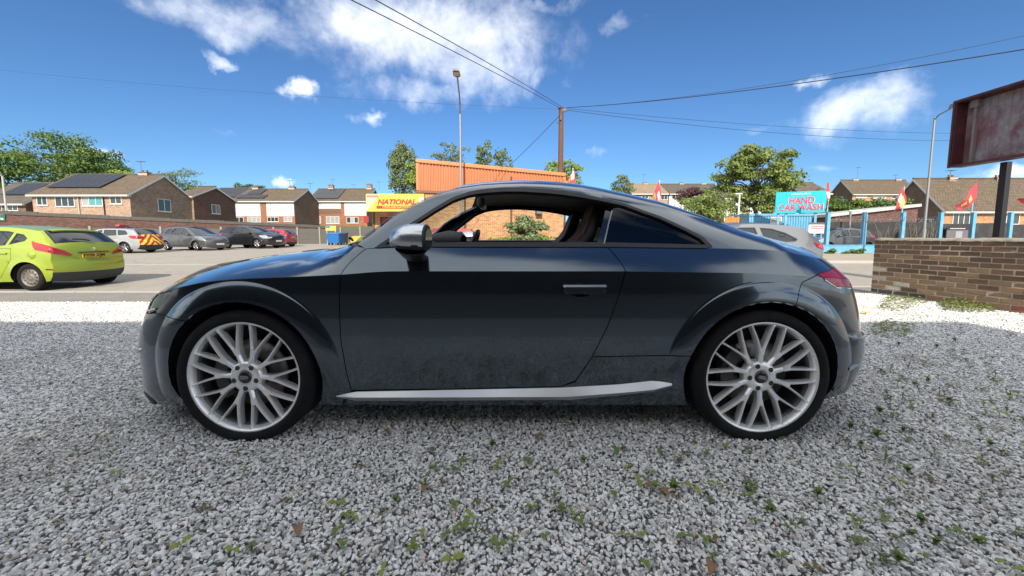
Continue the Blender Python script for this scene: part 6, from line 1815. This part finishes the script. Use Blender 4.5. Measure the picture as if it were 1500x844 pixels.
wire('stay wire slanting down left from the telegraph pole to the depot roof', top + Vector((-.1, 0, -.45)), at(748, 241, 25.5), .05, .016, 'stay_wire')

# ------------------------------------------------------------------ rusty sign box
def sign_box():
    c0 = at(1389, 246, 9.0); X = c0.x; zt = at(1398, 149, 9.0).z; zb = c0.z
    T = thing('empty_sign_box', 'big rusty red sign box without its face on a thick black post', 'sign', (X, 9.0, 0), R(-90))
    # local x runs towards the viewer, the open side faces left (local -y)
    Lb = 4.6; dp = .30; t = .05
    RU = mat('faded red paint', (.085, .022, .024), .55, var=.35, scale=2.5, dirt=((.20, .05, .05), 2.0, .6))
    MB().b2((0, 0, zb), (Lb, dp, zb + t)).b2((0, 0, zt - t), (Lb, dp, zt)).b2((0, .001, zb + t), (t, dp, zt - t)).b2((Lb - t, .001, zb + t), (Lb, dp, zt - t)).build('frame', RU, T, bevel=.006)
    MB().b2((-.012, -.02, zb - .01), (.03, .002, zt + .01)).b2((.031, -.02, zt - .035), (Lb, -.0005, zt + .01)).b2((.031, -.02, zb - .01), (Lb, -.0005, zb + .035)).build('lip', RU, T)
    m, tt, b = new_mat('stained white sheet'); v = obj_vec(tt)
    s = tt.new('ShaderNodeSeparateXYZ'); tt.l.new(v, s.inputs[0])
    n = tt.noise(v, 1.1, 7, .65, .6); n2 = tt.noise(v, 6, 6, .7)
    str_ = tt.new('ShaderNodeCombineXYZ'); tt.l.new(tt.math('MULTIPLY', s.outputs[0], 5.0), str_.inputs[0]); tt.l.new(tt.math('MULTIPLY', s.outputs[2], .5), str_.inputs[2])
    n3 = tt.noise(str_.outputs[0], 1.6, 5, .6)
    c = tt.mix(tt.mapr(n2, .3, .8), (.20, .18, .19, 1), (.32, .30, .315, 1))
    c = tt.mix(tt.mapr(n, .42, .62, 0, .85), c, (.13, .03, .04, 1))
    c = tt.mix(tt.mapr(n3, .45, .68, 0, .6), c, (.16, .045, .05, 1))
    tt.put(b.inputs['Base Color'], c); b.inputs['Roughness'].default_value = .55
    MB().b2((t, dp - .03, zb + t), (Lb - t, dp - .002, zt - t)).build('back_sheet', m, T)
    ST = mat('grey stiffener', (.30, .27, .27), .6, var=.2, dirt=((.2, .06, .06), 4, .5))
    for x in (.22, 1.25, 2.45, 3.6):
        MB().b2((x, dp - .10, zb + t), (x + .05, dp - .031, zt - t)).b2((x - .05, dp - .14, zt - t - .16), (x + .10, dp - .03, zt - t - .002)).build('stiffener', ST, T)
    xp = 9.0 - 8.25
    MB().b2((xp - .065, dp + .03, -.3), (xp + .065, dp + .14, zb - .012)).build('post', mat('black painted post', (.012, .012, .014), .45, var=.2), T, bevel=.01)
    MB().b2((xp - .2, dp + .002, zb + .1), (xp + .2, dp + .14, zt - .1)).build('bracket', mat('black painted post', (.012, .012, .014), .45), T)
sign_box()

# ------------------------------------------------------------------ hand car wash
BLU = mat('pale blue paint', (.14, .42, .66), .55, var=.12, scale=2.5, dirt=((.30, .46, .55), 4, .4))
CY_ = mat('cyan sign', (.0, .50, .66), .4, var=.04)
WHs = mat('sign white', (.8, .8, .76), .4)
ZW_ = at_z(0, 21)
a0, a1 = at(1135, 313, 23.6), at(1209.5, 310, 22.6); t0 = at(1133.5, 282, 23.6)
rz = math.atan2(a1.y - a0.y, a1.x - a0.x); Wb = math.hypot(a1.x - a0.x, a1.y - a0.y); Hb = t0.z - a0.z
T = thing('car_wash_sign', 'cyan sign board reading HAND CAR WASH in red letters edged white', 'sign', (a0.x, 23.6, 0), rz)
MB().b2((0, 0, a0.z), (Wb, .08, a0.z + Hb)).build('board', CY_, T, bevel=.01)
RDW = mat('car wash red', (.62, .05, .12), .45, var=.05)
for body, cx, cz, wd, sz in (('HAND', .52, .575, .50, .56), ('CAR WASH', .51, .245, .88, .53)):
    lettering('white_edge', body, sz, WHs, T, (Wb * cx, -.006, a0.z + Hb * cz), bold=.018, width=Wb * wd + .045, extrude=.004)
    lettering('lettering', body, sz, RDW, T, (Wb * cx, -.014, a0.z + Hb * cz), bold=.013, width=Wb * wd, extrude=.004)
sp_ = MB()
for k in range(11): sp_.b2((Wb * (.31 + .035 * k), -.008, a0.z + Hb * (.86 + .01 * (k % 2))), (Wb * (.335 + .035 * k), -.002, a0.z + Hb * (.905 + .012 * (k % 3))))
sp_.build('small_print', WHs, T)
for x in (.15, .55, Wb - .5): MB().b2((x, .10, -.2), (x + .12, .2, a0.z + .4)).build('post', BLU, T)
c0, c1 = at(1097, 330, 25.5), at(1190, 314.5, 25.5)
T = thing('blue_container', 'pale blue ribbed shipping container under the car wash sign', 'container', (c0.x, 25.5, at_z(0, 25.5)))
Hc = c1.z - at_z(0, 25.5); Wc = c1.x - c0.x
cb = MB(); nx = 24; vs = []
for i in range(nx):
    for f, y in ((0, 0), (.35, 0), (.5, .05), (.85, .05)): x = (i + f) * Wc / nx; vs += [(x, y, .1), (x, y, Hc)]
vs += [(Wc, 0, .1), (Wc, 0, Hc)]; n = len(vs) // 2
cb.add(vs, [(2 * i, 2 * i + 2, 2 * i + 3, 2 * i + 1) for i in range(n - 1)]).b2((0, .06, .0), (Wc, 2.4, Hc - .05)); cb.build('body', BLU, T, fix=False)
MB().b2((-.03, -.04, Hc - .08), (Wc + .03, 2.45, Hc + .06)).build('top_rail', BLU, T)
x0_ = at(1128, 325, 25.5).x - c0.x; zc_ = at(1128, 327, 25.5).z - at_z(0, 25.5)
window(T, x0_, zc_, x0_ + .75, zc_ + .42, 1, PANEL_)
for q in (.2, .45, .8): MB().box((Wc * q, .3, Hc + .12), (.16, .16, .14)).build('roof_lamp', GUT, T, bevel=.02)
c0, c1 = at(1062, 335, 26.5), at(1088, 317.5, 26.5)
T = thing('orange_hoarding', 'orange timber hoarding left of the blue container', 'hoarding', (c0.x, 26.5, at_z(0, 26.5)))
OR2 = mat('orange boards', (.60, .25, .06), .6, var=.15, scale=3)
n = 6; W2 = c1.x - c0.x; H2 = c1.z - at_z(0, 26.5)
for i in range(n): MB().b2((W2 * i / n + .01, 0, 0), (W2 * (i + 1) / n - .01, .03 + .004 * (i % 2), H2 + .05 * ((i * 7) % 3 - 1))).build('board', OR2, T)
MB().b2((0, .04, .4), (W2, .09, .5)).b2((0, .04, H2 - .4), (W2, .09, H2 - .3)).build('rail', OR2, T)
# blue posts, low wall and dark screens
FT = thing('blue_fence', 'pale blue posts on a low blue wall with dark screens between them', 'fence', (0, 21, ZW_))
PX = [1211.5, 1265, 1321, 1376, 1423.5, 1478, 1535]
px0 = at(1211, 350, 21).x; pxe = at(1580, 350, 21).x
MB().b2((px0 - .3, -.10, -.1), (pxe, .12, at(1250, 360, 21).z - ZW_)).build('low_wall', BLU, FT, bevel=.01)
MB().b2((px0 - .32, -.13, at(1250, 360, 21).z - ZW_ + .002), (pxe, .15, at(1250, 360, 21).z - ZW_ + .05)).build('wall_cap', BLU, FT, bevel=.01)
for i, px in enumerate(PX):
    x = at(px, 340, 21).x; h = at(px, 312, 21).z - ZW_
    MB().b2((x - .085, -.085, -.05), (x + .085, .085, h)).build('post', BLU, FT, bevel=.012)
    MB().b2((x - .10, -.10, h + .002), (x + .10, .10, h + .04)).build('post_cap', BLU, FT, bevel=.01)
SCR = mat('dark fence screen', (.035, .036, .036), .8, var=.4, scale=4, dirt=((.10, .09, .08), 2, .5))
STW = mat('dry climbing stems', (.26, .22, .17), .9)
for i in range(2, 6):
    x0_, x1_ = at(PX[i], 340, 21).x + .16, at(PX[i + 1], 340, 21).x - .16; zt_ = at(1300, 327 + (i % 2) * 2 - (1 if i < 4 else 0), 21).z - ZW_
    MB().b2((x0_, -.02, at(1250, 360, 21).z - ZW_ + .055), (x1_, .02, zt_)).build('screen', SCR, FT)
x0_, x1_ = at(PX[0], 340, 24.6).x, at(PX[2], 340, 24.6).x
MB().b2((x0_, 3.6, 0), (x1_ + .4, 3.63, at(1250, 325, 24.6).z - ZW_)).build('rear_screen', SCR, FT)
r = random.Random(3); st = MB()
for i in range(26):
    x = at(r.uniform(1278, 1372), 345, 21).x; st.tube([(x, -.06, .55), (x + r.uniform(-.2, .2), -.07, 1.0), (x + r.uniform(-.3, .3), -.05, r.uniform(1.3, 1.75))], .012, 4)
tag(st.build('climbing_stems', STW, FT), kind='stuff')
bw = MB(); zc_ = at(1250, 322, 21).z - ZW_
a_, b_ = at(1216, 340, 21).x, at(1372, 340, 21).x
pts = [(a_ + (b_ - a_) * k / 260, .16 * math.sin(k * .72), zc_ + .16 * math.cos(k * .72) + .05 * math.sin(k * .05)) for k in range(261)]
bw.tube(pts, .012, 4); bw.tube([(a_, 0, zc_), (b_, 0, zc_)], .010, 4); bw.build('razor_wire', GALV, FT)
tri = at(1462, 331, 20.9)
T = thing('warning_triangle', 'small red triangle sign on the dark fence screen', 'sign', (tri.x, 20.93, tri.z))
MB().prism([(-.17, -.13), (.17, -.13), (0, .17)], -.02, .0).build('plate', mat('triangle red', (.58, .04, .05), .5), T)
MB().prism([(-.08, -.085), (.08, -.085), (0, .06)], -.026, -.021).build('pale_centre', mat('triangle pink', (.60, .16, .15), .5), T)
n0, n1 = at(1386, 350, 20.8), at(1419, 333, 20.8)
T = thing('notice_board', 'dark framed notice board on the blue fence beside the black post', 'sign', (n0.x, 20.8, n0.z))
MB().b2((0, 0, 0), (n1.x - n0.x, .05, n1.z - n0.z)).build('board', mat('board grey', (.16, .14, .15), .6), T)
MB().b2((-.02, -.02, n1.z - n0.z - .14), (n1.x - n0.x + .02, -.002, n1.z - n0.z)).build('header', mat('header navy', (.02, .025, .07), .5), T)
sp_ = MB()
for k in range(10): sp_.b2((.14 + .085 * k, -.026, n1.z - n0.z - .095), (.20 + .085 * k, -.021, n1.z - n0.z - .05))
sp_.build('header_print', WHs, T)
MB().b2((.48, -.015, .05), (.85, -.002, .42)).build('poster', mat('poster pale', (.34, .36, .40), .5, var=.4, scale=12), T)
n0, n1 = at(1184, 342, 20.4), at(1208, 326, 20.4)
T = thing('price_board', 'white price board with red print beside the first blue fence post', 'sign', (n0.x, 20.4, n0.z))
MB().b2((0, 0, 0), (n1.x - n0.x, .04, n1.z - n0.z)).build('board', WHs, T)
MB().b2((0, -.012, n1.z - n0.z - .11), (n1.x - n0.x, -.002, n1.z - n0.z)).build('header', mat('header grey', (.10, .14, .17), .5), T)
sp_ = MB()
for q in (.42, .60):
    for k in range(8): sp_.b2((.12 + .085 * k, -.008, (n1.z - n0.z) * q), (.185 + .085 * k, -.002, (n1.z - n0.z) * q + .06))
sp_.build('red_print', RDW, T)
MB().b2((.1, .045, -1.2), (.16, .09, .3)).b2((.72, .045, -1.2), (.78, .09, .3)).build('legs', BLU, T)
b, t_ = at(1081, 330, 28), at(1081, 284, 28)
T = thing('white_light_column', 'thin white light column in front of the big tree', 'street lamp', (b.x, 28, at_z(0, 28)))
MB().tube([(0, 0, 0), (0, 0, t_.z - at_z(0, 28))], [.09, .06], 8).build('pole', GUT, T)
MB().box((-.10, 0, t_.z - at_z(0, 28)), (.5, .18, .09)).build('lamp_head', GUT, T, bevel=.02)
b, t_ = at(1243, 350, 24), at(1243, 309, 24)
T = thing('grey_light_column', 'short grey light column inside the car wash fence', 'street lamp', (b.x, 24, at_z(0, 24)))
MB().tube([(0, 0, 0), (0, 0, t_.z - at_z(0, 24))], .06, 8).build('pole', GALV, T); MB().box((.25, 0, t_.z - at_z(0, 24)), (.8, .14, .07)).build('lamp_head', GUT, T, bevel=.02)
# flags
FR = mat('flag red', (.52, .06, .075), .7, var=.1, scale=4); FY = mat('flag yellow', (.66, .46, .18), .7, var=.1); FW = mat('flag white', (.75, .73, .72), .7); FB = mat('flag blue', (.06, .12, .35), .7)
POLE = mat('blue flag pole', (.25, .50, .68), .5)
def flag(label, px, pyb, pyt, Y, quad, patches, m=FR, pole=POLE):
    b, t = at(px, pyb, Y), at(px, pyt, Y)
    T = thing('flag', label, 'flag', (b.x, Y, b.z), 0, 'flags at the car wash and depot')
    MB().tube([(0, 0, 0), (0, 0, t.z - b.z)], .035, 8).build('pole', pole, T)
    C_ = [at(x, y, Y) - Vector((b.x, Y, b.z)) for x, y in quad]
    def S_(u, v): 
        p = C_[0].lerp(C_[1], v).lerp(C_[3].lerp(C_[2], v), u); return (p.x, .16 * math.sin(u * 7 + v * 2) * u - .06, p.z - .05 * math.sin(u * 3.1))
    nu, nv = 14, 8
    def sheet_(u0, u1, v0, v1, off):
        vs = []
        for i in range(nu + 1):
            for j in range(nv + 1):
                x, y, z = S_(u0 + (u1 - u0) * i / nu, v0 + (v1 - v0) * j / nv); vs.append((x, y + off, z))
        return MB().add(vs, [(i * (nv + 1) + j, (i + 1) * (nv + 1) + j, (i + 1) * (nv + 1) + j + 1, i * (nv + 1) + j + 1) for i in range(nu) for j in range(nv)], True)
    c = sheet_(0, 1, 0, 1, 0); c.build('cloth', m, T, fix=False)
    for (u0, u1, v0, v1, pm) in patches: sheet_(u0, u1, v0, v1, -.008).build('flag_patch', pm, T, fix=False)
flag('red flag with a yellow and white corner on the third blue post', 1321, 312, 273, 20.9, [(1321, 272.5), (1327, 296), (1308, 312), (1302, 317)], [(.10, .55, .45, .98, FY), (.15, .45, .15, .5, FW), (.2, .38, .2, .42, FB)])
flag('red flag with yellow lettering beside the thick black post', 1423, 312, 288, 20.9, [(1430, 266), (1429, 290), (1408, 309), (1401, 301)], [(.35, .6, .3, .7, FY), (.68, .85, .35, .65, FY)])
flag('red flag cut off by the right edge of the picture', 1502, 312, 288, 20.9, [(1510, 284), (1509, 300), (1494, 296), (1493, 291)], [(.4, .6, .3, .7, FY)])
flag('furled red and white flag on a pole beside the car wash sign', 1211.5, 312, 267, 21.2, [(1210, 268), (1214, 269), (1213, 306), (1209, 308)], [(.3, .55, .1, .9, FW), (.6, .8, .0, .9, FY)])
flag('red, white and yellow flag at the right end of the orange depot', 838, 330, 246, 27.5, [(842, 249), (843, 268), (830, 270), (829, 263)], [(.1, .5, .0, .6, FW), (.6, 1, .3, 1, FY)], FR, GUT)
flag('red and white flag in front of the far pale roof', 964, 330, 264, 26, [(965, 265), (969, 290), (957, 300), (954, 288)], [(.15, .45, .45, .95, FW), (.65, 1, .1, .7, FY)], FR, GUT)

# ------------------------------------------------------------------ trees and shrubs
BARK = mat('bark', (.10, .08, .06), .9, var=.3, scale=4, bump=.6, bscale=20)
def tree(name, label, pc, pt, pb, hw, Y, m, n=5000, lf=.30, clumps=34, seed=1, cr=.40, zbase=None, dens=1.0, group='trees beyond the car park', cat='tree', aspect=1.0, trunk=True, shape=0.0):
    r = np.random.default_rng(seed)
    t, b = at(pc, pt, Y), at(pc, pb, Y); x = t.x; rx = hw * Y / FPX
    zb = at_z(0, Y) if zbase is None else zbase
    T = thing(name, label, cat, (x, Y, zb), 0, group)
    zc = (t.z + b.z) / 2 - zb; rzz = (t.z - b.z) / 2; ry = rx * .8
    C_ = []
    while len(C_) < clumps:
        p = r.uniform(-1, 1, 3)
        if np.linalg.norm(p) > 1: continue
        q = (np.linalg.norm(p)) ** -.35 if np.linalg.norm(p) > .2 else 1
        p = p * min(q, 1 / np.linalg.norm(p)) * r.uniform(.62, .95)
        k = 1 - shape * (p[2] * .5 + .5)
        C_.append((p[0] * rx * k, p[1] * ry * k, zc + p[2] * rzz))
    C_ = np.array(C_); size = r.uniform(.7, 1.25, clumps) * cr
    per = n // clumps; V_, F_ = [], []
    for c, s in zip(C_, size):
        k = 1 - shape * (((c[2] - zc) / rzz) * .5 + .5) * .7
        R_ = np.array((rx * s * k, ry * s * k, rzz * s * .8))
        d = r.normal(size=(per, 3)); d /= np.linalg.norm(d, axis=1)[:, None]; d[:, 2] = np.where(d[:, 2] < -.3, -d[:, 2] * .6, d[:, 2])
        rad = r.uniform(.25, 1.1, per) ** .6
        p = c + d * rad[:, None] * R_
        nr = d + r.normal(0, .42, (per, 3)); nr /= np.linalg.norm(nr, axis=1)[:, None]
        a = np.cross(nr, r.normal(size=(per, 3))); a /= np.linalg.norm(a, axis=1)[:, None] + 1e-9; b_ = np.cross(nr, a)
        L = lf * r.uniform(.6, 1.3, per)[:, None]
        q = np.stack([p - a * L * .5, p + b_ * L * .34, p + a * L * .5, p - b_ * L * .34], 1)
        V_.append(q.reshape(-1, 3))
    V_ = np.concatenate(V_); F_ = np.arange(len(V_)).reshape(-1, 4)
    if trunk:
        mb = MB(); tw = max(.06, rx * .055)
        mb.tube([(0, 0, -.3), (tw * .3, 0, zc * .3), (-tw * .4, 0, zc * .75), (0, 0, zc + rzz * .55)], [tw * 1.3, tw, tw * .75, tw * .2], 8)
        for c in C_[:12]:
            h = max(.25 * zc, min(c[2] - .3 * rzz, zc * .9)); mb.tube([(0, 0, h), (c[0] * .5, c[1] * .5, (h + c[2]) / 2 + .1 * rzz), tuple(c)], [tw * .45, tw * .28, tw * .08], 5)
        mb.build('trunk', BARK, T)
        np_mesh('crown', V_, F_, m, T)
    else:
        bm_ = MB()
        for c in C_[:8]: bm_.tube([(0, 0, 0), tuple(np.array(c) * (.5, .5, .5)), tuple(c)], [.05, .03, .01], 5)
        bm_.build('stem', BARK, T); np_mesh('foliage', V_, F_, m, T)
    return T
LG = leaf_mat('mid green foliage', (0.077, 0.140, 0.027), (0.126, 0.194, 0.041)); LD = leaf_mat('dark green foliage', (0.057, 0.114, 0.031), (0.103, 0.171, 0.047))
LB = leaf_mat('birch foliage', (0.135, 0.186, 0.079), (0.191, 0.242, 0.112)); LY = leaf_mat('bright yellow green foliage', (0.171, 0.252, 0.041), (0.234, 0.315, 0.063)); LP = leaf_mat('purple foliage', (0.077, 0.032, 0.043), (0.126, 0.054, 0.063)); LO = leaf_mat('olive foliage', (0.140, 0.194, 0.049), (0.216, 0.270, 0.076))
tree('broad_tree', 'large dense green tree cut off by the left edge behind the houses', -20, 207, 296, 52, 66, LG, 6000, .42, 40, 11)
tree('broad_tree', 'biggest rounded green tree behind the solar-roofed peach semi', 80, 194, 288, 66, 70, LG, 9000, .42, 52, 12)
tree('broad_tree', 'green tree whose lower right crown slopes down behind the ridge', 155, 224, 285, 36, 72, LD, 5000, .38, 34, 13)
tree('broad_tree', 'yellow-green bush-like tree low behind the brown roof', 176, 246, 285, 26, 60, LY, 2500, .30, 22, 14)
tree('pale_tree', 'pale sparse tree between the brown gable and the red brick house', 256, 245, 294, 36, 80, LB, 2600, .34, 26, 15)
tree('dark_tree', 'small dark tree above the white terrace roof, left one', 352, 267, 292, 14, 100, LD, 1200, .4, 14, 16)
tree('dark_tree', 'small dark tree above the white terrace roof, right one', 374, 267, 292, 13, 100, LD, 1200, .4, 14, 17)
tree('birch_tree', 'tall narrow birch beside the orange cladding', 589, 197, 306, 31, 36, LB, 7500, .19, 60, 18, .30, shape=.5)
tree('bright_shrub_tree', 'bright green young tree between the birch and the orange cladding', 608, 234, 300, 17, 32, LY, 3200, .17, 24, 19)
tree('birch_tree', 'thin sparse birch top behind the middle of the orange roof', 660, 208, 270, 30, 44, LB, 2900, .20, 34, 20, .30)
tree('birch_tree', 'forked birch top behind the right half of the orange roof', 710, 204, 275, 21, 44, LB, 2900, .19, 28, 21, .32, shape=.35)
tree('birch_tree', 'lower birch spray next to the forked birch top', 734, 211, 275, 19, 44, LB, 2400, .19, 24, 22, .32, shape=.35)
tree('bright_tree', 'bright yellow-green tree behind the telegraph pole', 828, 226, 290, 28, 36, LY, 3200, .22, 30, 23)
tree('pale_tree', 'small rounded pale tree left of the tan roofed house', 913, 251, 292, 18, 72, LB, 2200, .28, 22, 24)
tree('purple_tree', 'purple-leaved tree in front of the far houses', 1011, 269, 305, 19, 48, LP, 2600, .24, 24, 25)
tree('purple_tree', 'thinner reddish tree right of the purple-leaved one', 1034, 273, 305, 10, 50, LO, 1000, .22, 14, 26)
tree('large_bush', 'large bright green bush beyond the sloping tail of the coupe', 1032, 284, 345, 40, 38, LO, 6000, .22, 40, 27)
tree('spreading_tree', 'large spreading maple-like tree left of the car wash sign', 1113, 206, 322, 61, 42, LO, 17000, .30, 90, 28, .24)
tree('dark_conifer', 'small dark conifer behind the car wash sign, left one', 1196, 271, 300, 7, 60, LD, 900, .25, 12, 29, shape=.7)
tree('dark_conifer', 'small dark conifer behind the car wash sign, right one', 1207, 273, 300, 7, 60, LD, 900, .25, 12, 30, shape=.7)
for i, (px, w_, c) in enumerate(((1228, 20, LG), (1258, 22, LG), (1290, 22, LD), (1318, 18, LG))):
    tree('hedge', 'clipped-topped green hedge section ' + ('at the left end beside the car wash sign', 'below the dark gable', 'below the white upper windows', 'at the right end against the bungalow gable')[i], px, 291 - i, 330, w_, 36, c, 2600, .20, 22, 31 + i, .5, group='hedge below the orange brick house', cat='hedge', trunk=False)
tree('wall_bush', 'rounded grey-green bush against the orange brick wall, seen through the cabin', 772, 317, 366, 33, 18.6, LB, 5200, .13, 40, 40, .34, group='shrubs', cat='bush', trunk=False, zbase=at_z(0, 18.6))
tree('wall_bush', 'low bright bush at the right foot of the orange brick wall', 800, 345, 368, 18, 18.2, LY, 1800, .10, 20, 41, .4, group='shrubs', cat='bush', trunk=False)
tree('wall_bush', 'low bright bush at the left foot of the orange brick wall', 735, 346, 368, 22, 18.2, LY, 1600, .10, 20, 42, .4, group='shrubs', cat='bush', trunk=False)
for i, (px, w_, y) in enumerate(((1218, 9, 364), (1240, 7, 368), (1259, 11, 362))):
    tree('foot_shrub', ('small shrub at the left end of the low blue wall', 'smallest shrub along the low blue wall', 'roundest shrub before the low blue wall')[i], px, y, 378, w_, 20.2, LG, 900, .11, 12, 50 + i, .45, group='shrubs at the foot of the blue wall', cat='shrub', trunk=False, zbase=at_z(0, 20.2) + .1)
# distant tree belts close the view where the photograph shows green between the roofs
